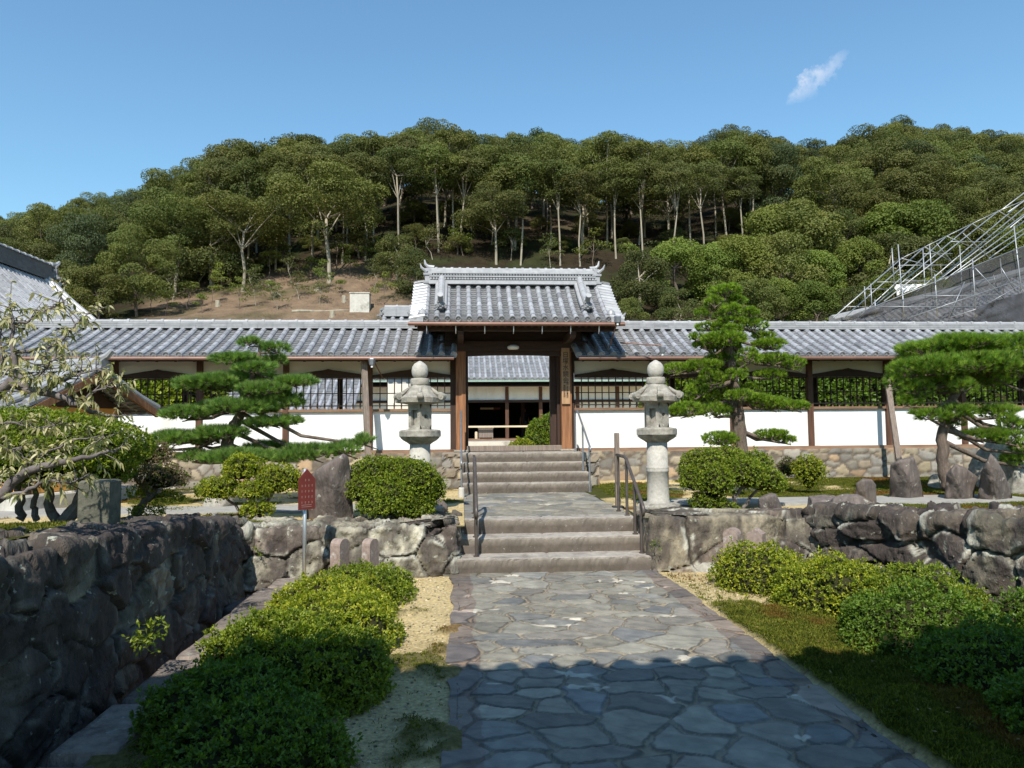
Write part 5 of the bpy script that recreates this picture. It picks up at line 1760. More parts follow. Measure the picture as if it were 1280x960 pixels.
# ============================================================ people in the inner hall
def person(label, x, y, z, h, shirt, trouser, rz, arms, hair=(0.02, 0.015, 0.012)):
    t = thing('person', label, 'person', (x, y, z))
    s = h / 1.7
    P = {'pel': (0, 0, 0.93), 'spi': (0, 0, 1.15), 'che': (0, 0, 1.35), 'nek': (0, 0, 1.48), 'hd0': (0, -0.01, 1.55), 'hd1': (0, -0.015, 1.68)}
    Rr = {'pel': 0.14, 'spi': 0.125, 'che': 0.15, 'nek': 0.055, 'hd0': 0.085, 'hd1': 0.082}
    E = [('pel', 'spi'), ('spi', 'che'), ('che', 'nek'), ('nek', 'hd0'), ('hd0', 'hd1')]
    for sd, sx in (('l', -1), ('r', 1)):
        P['hip' + sd] = (0.09 * sx, 0, 0.87); P['kne' + sd] = (0.10 * sx, -0.02, 0.48); P['ank' + sd] = (0.105 * sx, 0.01, 0.08); P['toe' + sd] = (0.11 * sx, -0.15, 0.035)
        Rr.update({'hip' + sd: 0.10, 'kne' + sd: 0.062, 'ank' + sd: 0.042, 'toe' + sd: 0.035})
        P['sho' + sd] = (0.17 * sx, 0, 1.40)
        el, wr, hn = arms[sd]
        P['elb' + sd] = el; P['wri' + sd] = wr; P['han' + sd] = hn
        Rr.update({'sho' + sd: 0.065, 'elb' + sd: 0.043, 'wri' + sd: 0.030, 'han' + sd: 0.036})
        E += [('pel', 'hip' + sd), ('hip' + sd, 'kne' + sd), ('kne' + sd, 'ank' + sd), ('ank' + sd, 'toe' + sd), ('che', 'sho' + sd), ('sho' + sd, 'elb' + sd), ('elb' + sd, 'wri' + sd), ('wri' + sd, 'han' + sd)]
        d = (np.array(hn) - np.array(wr)); d = d / np.linalg.norm(d)
        for f in range(5):
            o_ = np.array([(f - 2) * 0.018, (0.03 if f == 0 else 0), 0])
            q = np.array(hn) + d * (0.07 if f in (2, 3) else 0.055 if f else 0.03) + o_
            P[f'f{f}' + sd] = tuple(q); Rr[f'f{f}' + sd] = 0.009
            E.append(('han' + sd, f'f{f}' + sd))
    P['nos'] = (0, -0.115, 1.60); Rr['nos'] = 0.012; E.append(('hd0', 'nos'))
    ks = list(P); me = bpy.data.meshes.new('body')
    me.from_pydata([tuple(c * s for c in P[k]) for k in ks], [(ks.index(a), ks.index(b)) for a, b in E], [])
    o = bpy.data.objects.new('body', me); COL.objects.link(o)
    md = o.modifiers.new('s', 'SKIN'); sv = me.skin_vertices[0].data
    for i, k in enumerate(ks):
        sv[i].radius = (Rr[k] * s * (1.25 if k in ('pel', 'che', 'spi') else 1.0), Rr[k] * s * (0.85 if k in ('pel', 'che', 'spi') else 1.0))
    sv[0].use_root = True
    sub = o.modifiers.new('u', 'SUBSURF'); sub.levels = 2; sub.render_levels = 2
    bpy.context.view_layer.update()
    m2 = bpy.data.meshes.new_from_object(o.evaluated_get(bpy.context.evaluated_depsgraph_get()))
    bpy.data.objects.remove(o)
    ms = [surf('skin', (0.42, 0.24, 0.16), rough=0.6, bump=0), surf('shirt', shirt, rough=0.85, bump=0.1), surf('trousers', trouser, rough=0.85, bump=0.1), surf('shoes', (0.03, 0.03, 0.03), rough=0.6, bump=0)]
    for m_ in ms:
        m2.materials.append(m_)
    for f in m2.polygons:
        c = f.center / s
        lim = abs(c.x) < 0.22 and c.z > 0.9
        f.material_index = 3 if c.z < 0.09 else 2 if (c.z < 0.93 and abs(c.x) < 0.2) else 1 if (c.z < 1.475 and (lim or (c.z > 1.2 and abs(c.x) < 0.30))) else 0
        f.use_smooth = True
    b = bpy.data.objects.new('body', m2); COL.objects.link(b); b.parent = t
    mb = MB(); V, F = ICO4
    k = V[:, 2] > -0.1 - 0.5 * (V[:, 1] > 0)
    Vv = V * np.array([0.094, 0.105, 0.10]); Vv[:, 1] += 0.006; Vv[:, 2] += 1.64
    F2 = F[(k[F].all(1)) & ((V[F][:, :, 1].mean(1) > -0.45) | (V[F][:, :, 2].mean(1) > 0.55))]
    mb.add(Vv * s + np.array([x, y, z]), F2)
    mb.build('hair', surf('hair', hair, rough=0.6, bump=0.2), t, smooth=True)
    t.rotation_euler = (0, 0, rz)
    return t


person('person in navy shirt and blue jeans standing in the inner hall', 3.15, 35.5, 1.2, 1.42, (0.018, 0.025, 0.06), (0.10, 0.15, 0.24), R(10),
       {'l': ((-0.24, 0.02, 1.12), (-0.27, -0.03, 0.88), (-0.27, -0.05, 0.80)), 'r': ((0.24, 0.02, 1.12), (0.27, -0.03, 0.88), (0.27, -0.05, 0.80))})
person('person in pale shirt holding up one arm behind the inner bush', 4.22, 35.0, 1.2, 1.22, (0.45, 0.48, 0.55), (0.05, 0.05, 0.06), R(-15),
       {'l': ((-0.22, 0.02, 1.14), (-0.2, -0.16, 1.05), (-0.17, -0.22, 1.08)), 'r': ((0.27, -0.06, 1.25), (0.40, -0.16, 1.42), (0.44, -0.2, 1.48))})

# ============================================================ right hall under repair, with scaffolding
hr = thing('hall_under_repair', 'large roof under repair behind the right gallery, half wrapped in mesh sheet', 'building', (20, 30, 0.9))
cA = atY(1040, 404, 27.0); cB = atY(1420, 246, 33.0)
slope_run = 8.0
def clipf(x):
    return float(np.clip((x - cA.x) / (cB.x - cA.x), 0, 1))
zE = cA.z
RP = [(27.0 + 7.0, zE + 5.2), (27 + 5.0, zE + 3.55), (27 + 2.5, zE + 1.65), (27.0, zE)]
mb = MB(); tile_slope(mb, cA.x, cA.x + 13, RP, pitch=0.3, rr=0.07, expo=0.3, seg=0.6, clip=lambda x: clipf(x) if x < cB.x else 1.0)
mb.build('roof', M_TILE, hr)
mb = MB()
P3 = []
for f in np.linspace(0, 1, 12):
    x = cA.x + (cB.x - cA.x) * f
    y = 27 + 7 * f; z = np.interp(y, [27, 29.5, 32, 34], [zE, zE + 1.65, zE + 3.55, zE + 5.2])
    P3.append((x, y, z + 0.15))
mb.tube(P3, 0.16, 8, 0.8 * TW); mb.build('hip_ridge', M_TILE, hr)
MB().box((cA.x + 1.2, 28.5, 0.9), (cA.x + 14, 36, zE)).build('wall', M_PLASTER2, hr)
mb = MB(); mb.box((cA.x - 0.2, 26.6, zE - 0.25), (cA.x + 13, 27.0, zE - 0.12)); mb.build('eave_board', M_WOODH, hr)


def z8(a, b, Y):
    return atY(1000 + a / 4.571, 230 + b / 4.571, Y)


sc_ = thing('scaffolding', 'sloping steel tube scaffolding over the roof at the far right', 'scaffolding', (20, 27, 0.9))
TUB = []
diag = [((190, 765), (580, 425)), ((250, 765), (712, 360)), ((330, 765), (838, 298)), ((430, 690), (985, 226)), ((480, 670), (1135, 154)), ((640, 640), (1290, 85)), ((700, 620), (1290, 128)),
        ((780, 560), (1290, 165)), ((830, 545), (1290, 205)), ((880, 520), (1290, 250)), ((1080, 425), (1290, 275)), ((1150, 150), (1400, -40)), ((1190, 160), (1420, 0)), ((1200, 250), (1420, 70))]
for i, (a, b) in enumerate(diag):
    TUB.append((a, b, 25.4 + (i % 4) * 0.8, 25.4 + (i % 4) * 0.8 + 2.0, 0.034))
tops = [(580, 425), (712, 360), (838, 298), (985, 226), (1135, 154), (1290, 90)]
for i in range(5):
    TUB.append((tops[i], tops[i + 1], 27.5, 27.8, 0.026))
for a, b in (((580, 425), (760, 470)), ((712, 360), (880, 450)), ((838, 298), (1000, 370)), ((985, 226), (1090, 300)), ((1135, 154), (1260, 230)), ((700, 470), (830, 520)), ((780, 340), (900, 480)),
             ((930, 280), (1080, 420)), ((380, 600), (520, 600)), ((440, 560), (760, 560)), ((600, 550), (760, 552)), ((560, 465), (900, 462)), ((700, 400), (870, 398)), ((860, 330), (1060, 330)),
             ((250, 700), (560, 706)), ((560, 520), (640, 500))):
    TUB.append((a, b, 26.6, 27.0, 0.022))
for a, b, yy in (((525, 365), (540, 600), 26.2), ((560, 345), (592, 760), 25.9), ((368, 585), (375, 720), 26.3), ((404, 570), (412, 740), 26.4), ((428, 660), (432, 760), 26.0), ((702, 370), (722, 760), 26.5),
                 ((740, 350), (756, 560), 26.3), ((912, 350), (935, 760), 26.7), ((985, 425), (1006, 760), 25.3), ((770, 515), (786, 760), 25.3), ((1143, 425), (1165, 640), 26.8), ((1222, 240), (1282, 760), 25.4),
                 ((1105, 520), (1125, 600), 26.9), ((585, 600), (594, 760), 25.4)):
    TUB.append((a, b, yy, yy, 0.03))
for a, b in (((280, 758), (1290, 350)), ((620, 765), (1290, 535)), ((860, 762), (1290, 625)), ((700, 640), (1290, 632)), ((440, 700), (1000, 702)), ((940, 560), (850, 762)), ((1000, 480), (1170, 660)), ((1150, 480), (1230, 610)), ((1060, 690), (1290, 560))):
    TUB.append((a, b, 25.2, 25.2, 0.028))
for a, b, y0, y1, r in TUB:
    A = z8(*a, y0); B = z8(*b, y1)
    dk = r == 0.028
    MB().tube([A, B], r * 0.68, 6).build('tube', M_GALV if not dk else M_STEELG, sc_, smooth=True)


def netpoly(name, pts, Y, mat, parent):
    P = [z8(a, b, Y) for a, b in pts]
    # gently rumpled sheet
    n = 26
    top = [P[0].lerp(P[1], i / (n - 1)) for i in range(n)]; bot = [P[3].lerp(P[2], i / (n - 1)) for i in range(n)]
    V = []
    m = 10
    for i in range(n):
        for j in range(m):
            q = top[i].lerp(bot[i], j / (m - 1))
            V.append((q.x, q.y + 0.18 * (fbm(np.array([i * 0.5]), np.array([j * 0.4]), 3)[0] - 0.5) * 2, q.z))
    mb = MB(); mb.gridmesh(V, n, m); mb.build(name, mat, parent, smooth=True)


netpoly('mesh_sheet', [(285, 760), (1300, 345), (1300, 790), (285, 790)], 25.6, M_NET, sc_)
netpoly('mesh_sheet', [(1005, 705), (1300, 612), (1300, 790), (1005, 790)], 25.0, M_NETD, sc_)
netpoly('white_sheet', [(545, 575), (725, 570), (640, 605), (545, 640)], 26.0, M_WHITE, sc_)

# ============================================================ vegetation
def palmix(pal, n, rng, v=0.25):
    pal = np.asarray(pal, float)
    return pal[rng.integers(0, len(pal), n)] * rng.uniform(1 - v, 1 + v, (n, 1))


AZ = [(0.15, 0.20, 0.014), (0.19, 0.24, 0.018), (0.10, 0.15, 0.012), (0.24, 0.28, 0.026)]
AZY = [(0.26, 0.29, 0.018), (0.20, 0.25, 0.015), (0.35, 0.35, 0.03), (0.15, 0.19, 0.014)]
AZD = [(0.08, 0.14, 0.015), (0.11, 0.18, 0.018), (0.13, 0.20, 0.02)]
AZP = [(0.19, 0.13, 0.08), (0.15, 0.11, 0.06), (0.14, 0.18, 0.03), (0.20, 0.15, 0.10)]


def mound(mb, lumps, dens, L, W, pal, rng, zmin=None, spread=0.75, k=5, bump=0.05, under=0.12):
    """rosettes of real leaves over the skin of a union of lumps"""
    lumps = [np.array(l, float) for l in lumps]
    for i, l in enumerate(lumps):
        c, r = l[:3], l[3:6]
        area = 4 * math.pi * ((r[0] * r[1]) ** 1.6 / 3 + (r[0] * r[2]) ** 1.6 / 3 + (r[1] * r[2]) ** 1.6 / 3) ** (1 / 1.6)
        n = int(area * dens)
        for layer, (f0, nn) in enumerate(((1.0, n), (0.84, int(n * 0.45)))):
            u = unit(rng.normal(size=(nn, 3)))
            u = u[(u[:, 2] > -0.55) | (rng.random(len(u)) < under)]
            q = u * 3.3
            b = bump * (fbm(q[:, 0] + i * 7 + c[0] * 3, q[:, 1] + q[:, 2] * 1.7, 5 + i, 3) - 0.5) * 2
            P = c + u * r * f0 + u * b[:, None]
            N_ = unit(u / r)
            keep = np.ones(len(P), bool)
            for j, m in enumerate(lumps):
                if j != i:
                    keep &= (((P - m[:3]) / (m[3:6] * 0.90)) ** 2).sum(1) > 1
            if zmin is not None:
                keep &= P[:, 2] > zmin
            P = P[keep]; N_ = N_[keep]; n2 = len(P)
            if n2 == 0:
                continue
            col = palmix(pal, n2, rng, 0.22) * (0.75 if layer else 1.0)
            PP = np.repeat(P, k, 0); NN = np.repeat(N_, k, 0)
            so_ = np.repeat((rng.random(n2) < 0.12) * rng.uniform(0.01, 0.045, n2) * (L / 0.027), k)
            PP = PP + NN * (so_ * (L > 0))[:, None] if layer == 0 else PP
            D = unit(NN * rng.uniform(0.15, 1.0, (len(PP), 1)) + unit(rng.normal(size=PP.shape)) * spread)
            cc = np.repeat(col, k, 0) * rng.uniform(0.8, 1.25, (len(PP), 1))
            mb.leaves(PP, D, rng.uniform(0.7, 1.2, len(PP)) * L, W, rng, cc, nrm=NN + np.array([0, 0, 0.4]), nj=0.6)
    return mb


def core(mb, lumps, f=0.80, seed=3, zmin=None):
    V, F = ICO4
    for l in lumps:
        l = np.array(l, float)
        b = 1 + 0.10 * (fbm(V[:, 0] * 3 + seed, V[:, 1] * 3 + V[:, 2] * 2, seed)[:, None] - 0.5) * 2
        P = l[:3] + V * l[3:6] * f * b
        if zmin is not None:
            P[:, 2] = np.maximum(P[:, 2], zmin)
        mb.add(P, F)
    return mb


def shrub(label, lumps, pal, seed, dens=900, L=0.026, W=0.013, name='azalea_bush', cat='bush', group=None, zmin=None, stems=None, base=None, bump=0.05, mat=None, k=5, cf=0.80):
    rng = np.random.default_rng(seed)
    l0 = lumps[0]
    base = base or (l0[0], l0[1], (zmin if zmin is not None else l0[2] - l0[5]))
    t = thing(name, label, cat, tuple(base), group)
    mb = MB(); mound(mb, lumps, dens, L, W, pal, rng, zmin=zmin, bump=bump, k=k); mb.build('foliage', mat or M_LEAF, t)
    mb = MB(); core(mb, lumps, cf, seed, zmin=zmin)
    if stems:
        for pts, r0, r1 in stems:
            pts = np.array([tuple(p) for p in pts])
            n = max(4, len(pts) * 3)
            tt = np.linspace(0, len(pts) - 1, n)
            Q = np.stack([np.interp(tt, np.arange(len(pts)), pts[:, j]) for j in range(3)], 1)
            Q[1:-1] += rng.normal(0, 0.012, (n - 2, 3))
            mb.tube(Q, np.linspace(r0, r1, n), 8, m=1)
    mb.build('stems', [M_CORE, M_TWIG if mat is None else M_TWIG], t)
    return t


def L2(px, py, hw, hh, Y, ry=None):
    p = atY(px, py, Y); s = Y / FPX
    return (p.x, Y, p.z, hw * s, (ry if ry else hw * s * 0.85), hh * s)


def extra_l(l, sd):
    rg_ = np.random.default_rng(900 + sd)
    out = []
    for k in range(6):
        a = rg_.uniform(0, 6.28); d = rg_.uniform(0.55, 0.85)
        f = rg_.uniform(0.22, 0.34)
        out.append((l[0] + math.cos(a) * l[3] * d, l[1] + math.sin(a) * l[4] * d, l[2] + l[5] * rg_.uniform(0.25, 0.62) * (1.15 - d * .5), l[3] * f, l[4] * f, l[5] * f * 1.3))
    return out


# --- low azalea hedge lumps either side of the path
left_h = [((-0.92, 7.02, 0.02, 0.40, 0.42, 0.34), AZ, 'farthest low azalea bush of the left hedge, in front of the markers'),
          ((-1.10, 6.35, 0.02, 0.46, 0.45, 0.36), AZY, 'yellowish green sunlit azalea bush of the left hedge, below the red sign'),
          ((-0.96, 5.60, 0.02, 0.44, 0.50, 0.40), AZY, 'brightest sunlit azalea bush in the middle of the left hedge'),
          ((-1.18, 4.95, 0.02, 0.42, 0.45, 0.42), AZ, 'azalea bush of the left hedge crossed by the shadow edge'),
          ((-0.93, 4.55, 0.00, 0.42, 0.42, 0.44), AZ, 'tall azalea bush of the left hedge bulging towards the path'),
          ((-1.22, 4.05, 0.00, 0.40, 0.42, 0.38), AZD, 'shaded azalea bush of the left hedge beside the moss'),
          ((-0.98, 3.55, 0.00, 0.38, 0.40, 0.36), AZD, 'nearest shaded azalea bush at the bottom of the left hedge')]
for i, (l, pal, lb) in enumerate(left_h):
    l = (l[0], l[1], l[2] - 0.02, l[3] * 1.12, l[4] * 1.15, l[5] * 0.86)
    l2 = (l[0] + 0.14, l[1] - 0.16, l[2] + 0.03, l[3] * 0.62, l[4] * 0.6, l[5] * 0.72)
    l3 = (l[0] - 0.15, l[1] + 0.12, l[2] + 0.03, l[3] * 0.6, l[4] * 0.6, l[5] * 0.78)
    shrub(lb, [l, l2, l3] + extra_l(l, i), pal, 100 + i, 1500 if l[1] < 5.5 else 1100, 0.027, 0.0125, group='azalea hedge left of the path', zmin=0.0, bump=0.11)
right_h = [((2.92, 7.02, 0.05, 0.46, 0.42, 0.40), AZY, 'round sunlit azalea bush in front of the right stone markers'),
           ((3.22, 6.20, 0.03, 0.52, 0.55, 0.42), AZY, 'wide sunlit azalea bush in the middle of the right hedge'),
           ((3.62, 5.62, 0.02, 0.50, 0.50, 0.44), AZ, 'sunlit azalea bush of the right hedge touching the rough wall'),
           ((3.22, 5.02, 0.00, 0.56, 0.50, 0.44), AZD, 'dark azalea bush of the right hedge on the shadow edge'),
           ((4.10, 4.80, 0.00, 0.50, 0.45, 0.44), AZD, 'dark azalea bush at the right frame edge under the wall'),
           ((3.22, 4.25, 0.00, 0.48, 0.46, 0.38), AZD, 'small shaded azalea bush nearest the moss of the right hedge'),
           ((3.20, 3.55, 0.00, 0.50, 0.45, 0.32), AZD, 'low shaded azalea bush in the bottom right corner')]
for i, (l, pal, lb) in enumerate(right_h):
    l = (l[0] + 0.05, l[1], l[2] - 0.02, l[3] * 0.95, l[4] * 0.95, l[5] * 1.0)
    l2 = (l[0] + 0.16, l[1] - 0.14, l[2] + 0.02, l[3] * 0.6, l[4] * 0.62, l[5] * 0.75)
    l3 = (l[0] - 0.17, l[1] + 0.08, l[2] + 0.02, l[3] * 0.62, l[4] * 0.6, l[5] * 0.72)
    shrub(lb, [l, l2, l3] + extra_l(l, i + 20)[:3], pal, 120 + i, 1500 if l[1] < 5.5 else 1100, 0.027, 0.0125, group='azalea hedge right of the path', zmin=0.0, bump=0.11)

# --- clipped shrubs on the terraces
Yb = 8.75
shrub('broad clipped azalea of rounded cushions in front of the left stone lantern',
      [L2(497, 618, 48, 26, Yb), L2(470, 592, 30, 20, Yb + .1), L2(452, 612, 17, 17, Yb - .1), L2(520, 600, 28, 22, Yb - .1), L2(540, 612, 17, 18, Yb), L2(500, 588, 30, 15, Yb + .1), L2(480, 632, 30, 14, Yb - .15), L2(515, 634, 26, 13, Yb - .15)],
      AZ, 140, 1300, 0.028, 0.014, bump=0.04, stems=[([atY(490, 650, Yb), atY(485, 632, Yb)], 0.03, 0.02), ([atY(505, 652, Yb), atY(512, 630, Yb)], 0.03, 0.02)])
Yb = 9.2
shrub('large multi-stemmed clipped azalea below the tiered pine, right of the lantern',
      [L2(880, 585, 30, 24, Yb + .1), L2(906, 576, 28, 17, Yb + .3), L2(868, 600, 18, 16, Yb - .1), L2(895, 602, 22, 22, Yb - .2), L2(930, 592, 22, 20, Yb - .1), L2(952, 600, 26, 17, Yb), L2(942, 580, 22, 15, Yb + .3),
       L2(970, 606, 14, 13, Yb + .1), L2(885, 628, 22, 15, Yb - .1), L2(905, 636, 14, 10, Yb - .2), L2(921, 641, 10, 6, Yb - .2)],
      AZ, 141, 1200, 0.028, 0.014, bump=0.04, stems=[([atY(915, 646, Yb), atY(918, 620, Yb), atY(935, 600, Yb)], 0.035, 0.02), ([atY(905, 646, Yb), atY(900, 620, Yb)], 0.03, 0.02), ([atY(925, 646, Yb), atY(935, 622, Yb), atY(952, 606, Yb)], 0.025, 0.015)])
shrub('small round yellow-green bush alone on the moss left of the upright rock', [L2(1011, 588, 19, 18, 11.2), L2(1011, 603, 9, 9, 11.2)], AZY, 142, 900, 0.034, 0.016, name='round_bush')
shrub('tiny faded bush between the large azalea and the round bush', [L2(985, 585, 12, 12, 11.6)], AZP, 143, 900, 0.034, 0.016, name='round_bush')
Yb = 8.9
shrub('shrub clipped into three leafy balls left of the standing slab',
      [L2(305, 586, 24, 18, Yb), L2(347, 601, 26, 20, Yb), L2(272, 612, 25, 15, Yb - .1), L2(318, 614, 18, 13, Yb - .2), L2(322, 637, 19, 9, Yb - .25), L2(288, 604, 12, 10, Yb), L2(362, 600, 14, 14, Yb)],
      AZY, 144, 1200, 0.028, 0.014, name='ball_clipped_shrub', bump=0.03, cf=0.72,
      stems=[([atY(322, 652, Yb), atY(330, 636, Yb), atY(345, 612, Yb)], 0.03, 0.015), ([atY(320, 652, Yb), atY(310, 630, Yb), atY(306, 600, Yb)], 0.03, 0.015), ([atY(318, 650, Yb), atY(298, 636, Yb), atY(275, 618, Yb)], 0.025, 0.012)])
Yb = 8.1
bo_t = shrub('little bonsai-like shrub with green and purplish pads on a slanting pale trunk',
      [L2(187, 568, 25, 16, Yb + .1), L2(203, 597, 28, 18, Yb - .05)], AZP, 145, 1200, 0.026, 0.012, name='bonsai_shrub', bump=0.03, cf=0.7,
      stems=[([atY(165, 650, Yb), atY(178, 632, Yb), atY(192, 618, Yb), atY(196, 600, Yb)], 0.05, 0.025), ([atY(190, 618, Yb), atY(175, 606, Yb), atY(166, 592, Yb)], 0.022, 0.012), ([atY(194, 606, Yb), atY(188, 575, Yb)], 0.02, 0.012),
             ([atY(190, 622, Yb), atY(220, 622, Yb)], 0.016, 0.01)])
mb = MB(); mound(mb, [L2(165, 588, 18, 11, Yb), L2(176, 616, 14, 9, Yb), L2(212, 623, 15, 7, Yb), L2(184, 640, 18, 8, Yb)], 1200, 0.026, 0.012, AZY, np.random.default_rng(7)); mb.build('foliage', M_LEAF, bo_t)
Yb = 7.1
shrub('large dark-stemmed shrub with spreading clipped crown at the left edge',
      [L2(60, 560, 112, 42, Yb, .8), L2(-60, 560, 80, 44, Yb + .2, .8), L2(120, 570, 42, 28, Yb - .1, .45), L2(30, 540, 60, 26, Yb + .1, .5), L2(125, 590, 30, 20, Yb, .4), L2(20, 585, 60, 22, Yb - .1, .5)],
      AZ, 146, 950, 0.03, 0.015, name='spreading_shrub', bump=0.06,
      stems=[([(atY(80, 654, Yb)), atY(98, 630, Yb), atY(112, 600, Yb)], 0.07, 0.04), ([atY(72, 654, Yb), atY(62, 630, Yb), atY(55, 600, Yb)], 0.05, 0.03), ([atY(46, 650, Yb), atY(42, 625, Yb), atY(48, 598, Yb)], 0.03, 0.02),
             ([atY(24, 650, Yb), atY(26, 626, Yb), atY(20, 598, Yb)], 0.04, 0.025), ([atY(84, 654, Yb), atY(95, 640, Yb), atY(104, 615, Yb)], 0.04, 0.03)])
# inner court plants
shrub('dark rounded bush seen through the gate on the right', [L2(678, 540, 19, 17, 20, .4), L2(690, 530, 13, 14, 20.2, .3), L2(672, 552, 17, 10, 19.8, .35)], AZD + AZ, 147, 300, 0.06, 0.03, name='round_bush', bump=0.06)
shrub('low yellow-green bush at the foot of the dark bush inside the gate', [L2(652, 561, 15, 11, 19.2, .3)], AZY, 148, 500, 0.05, 0.025, name='round_bush')
for i, (px, py, hw, hh, Y, pal, lb) in enumerate((
        (150, 500, 60, 40, 18.5, AZ, 'leafy green bush behind the leftmost visible gallery window'),
        (225, 495, 50, 40, 19.0, AZ, 'bright green bush behind the gallery windows left of the left pine'),
        (70, 505, 60, 35, 19.0, AZ, 'green bush behind the gallery beyond the small outbuilding'),
        (860, 490, 55, 34, 18.5, AZD + AZ, 'camellia bush behind the gallery windows by the tiered pine'),
        (985, 488, 60, 36, 18.8, AZD, 'glossy bush behind the gallery windows right of the tiered pine'),
        (1075, 488, 50, 38, 18.4, AZD, 'glossy bush behind the gallery windows left of the right pine'),
        (1180, 490, 60, 36, 18.8, AZD, 'dark bush behind the gallery windows beyond the right pine'),
        (1270, 490, 60, 36, 18.5, AZD, 'dark bush behind the gallery at the right frame edge'))):
    shrub(lb, [L2(px, py, hw, hh, Y, 0.8), L2(px - hw * .4, py + 20, hw * .7, hh * .8, Y - .3, 0.6), L2(px + hw * .5, py + 14, hw * .6, hh * .8, Y - .2, 0.6)], pal, 160 + i, 130, 0.11, 0.06, name='court_bush', group='bushes behind the gallery windows', bump=0.2)


# --- pines
def pine(name, label, trunk, pads, Y, seed, nl=0.085, nw=0.006, pal=None, dens=260, tuftn=16, depth_j=0.35, branches=None, rmul=1.0):
    rng = np.random.default_rng(seed)
    pal = pal or [(0.06, 0.125, 0.022), (0.085, 0.16, 0.028), (0.05, 0.10, 0.02), (0.11, 0.185, 0.035)]
    tb = atY(*trunk[0][:2], trunk[0][2])
    t = thing(name, label, 'pine tree', tuple(tb))
    mb = MB()
    T = np.array([tuple(atY(a, b, y)) for a, b, y, r in trunk]); rr = np.array([r for *_, r in trunk])
    n = len(T) * 4
    tt = np.linspace(0, len(T) - 1, n)
    Q = np.stack([np.interp(tt, np.arange(len(T)), T[:, j]) for j in range(3)], 1)
    # smooth the polyline
    for _ in range(2):
        Q[1:-1] = (Q[:-2] + 2 * Q[1:-1] + Q[2:]) / 4
    Q[1:-1] += rng.normal(0, 0.008, (n - 2, 3))
    rad = np.interp(tt, np.arange(len(T)), rr) * (1 + 0.12 * (rng.random(n) - 0.5))
    mb.tube(Q, rad, 12); mb.build('trunk', M_BARK, t, smooth=True)
    br = MB()
    for i, pd in enumerate(pads):
        px, py, hw, hh = pd[0], pd[1], pd[2] * 1.0, pd[3] * (1.05 if name == 'cloud_pine' else 1.25)
        yy = Y + (pd[4] if len(pd) > 4 else rng.uniform(-depth_j, depth_j))
        c = np.array(tuple(atY(px, py, yy))); s = yy / FPX
        r = np.array([hw * s, min(hw * s * 0.9, 0.55), hh * s])
        # sub-cushions make the outline uneven
        subs = [(c, r)]
        ns = max(2, int(hw / 7))
        for k in range(ns):
            a = rng.uniform(0, 2 * math.pi)
            q = c + np.array([math.cos(a) * r[0] * 0.62, math.sin(a) * r[1] * 0.6, rng.uniform(-0.25, 0.35) * r[2]])
            subs.append((q, r * rng.uniform(0.30, 0.62) * np.array([1, 1, rng.uniform(1.1, 1.9)])))
        mb = MB()
        for (cc, r2) in subs:
            area = math.pi * r2[0] * r2[1] * 2.2
            m = int(area * dens * (1 if r2[0] > 0.1 else 1.5)) + 10
            u = unit(rng.normal(size=(m, 3)) + np.array([0, 0, 0.35]))
            f = rng.uniform(0.55, 1.0, (m, 1)) ** 0.5
            P = cc + u * (r2 - np.array([0, 0, nl * 0.3])) * f
            A = unit(u * np.array([0.8, 0.8, 0.5]) + np.array([0, 0, 0.75]) + rng.normal(0, 0.25, (m, 3)))
            PP = np.repeat(P, tuftn, 0); AA = np.repeat(A, tuftn, 0)
            D = unit(AA + unit(rng.normal(size=PP.shape)) * rng.uniform(0.2, 0.85, (len(PP), 1)))
            col = np.repeat(palmix(pal, m, rng, 0.35), tuftn, 0) * rng.uniform(0.75, 1.3, (len(PP), 1))
            mb.needles(PP, D, rng.uniform(0.7, 1.1, len(PP)) * nl, nw, rng, col)
            # twiglets
            br_n = max(3, m // 12)
            for q in P[:br_n]:
                br.tube([cc - np.array([0, 0, r2[2] * 0.6]), (cc + q) / 2 - np.array([0, 0, r2[2] * 0.3]), q], [0.009, 0.006, 0.003], 4, cap=False)
        mb.build('needle_pad', M_NEEDLE, t)
        # branch from the trunk to the pad
        j = np.argmin(np.linalg.norm((Q - c) * np.array([0.5, 0.5, 1.6]) + np.array([0, 0, 0.10]), axis=1))
        hd = math.hypot(c[0] - Q[j][0], c[1] - Q[j][1])
        if hd > 0.45:
            j = int(np.argmin(np.abs(Q[:, 2] - (Q[j][2] + 0.30 * hd))))
        st = Q[j]
        end = c - np.array([0, 0, r[2] * 0.7])
        mid = (st + end) / 2 + np.array([0, 0, 0.03 - 0.10 * hd]) + rng.normal(0, 0.05, 3)
        r0 = min(rad[j] * 0.55, 0.035 * rmul)
        br.tube([st, st * 0.7 + mid * 0.3, mid, mid * 0.4 + end * 0.6, end, end + (end - st) * 0.12], [r0, r0 * 0.9, r0 * 0.75, r0 * 0.6, r0 * 0.4, r0 * 0.2], 7)
    br.build('branches', M_BARK, t, smooth=True)
    return t


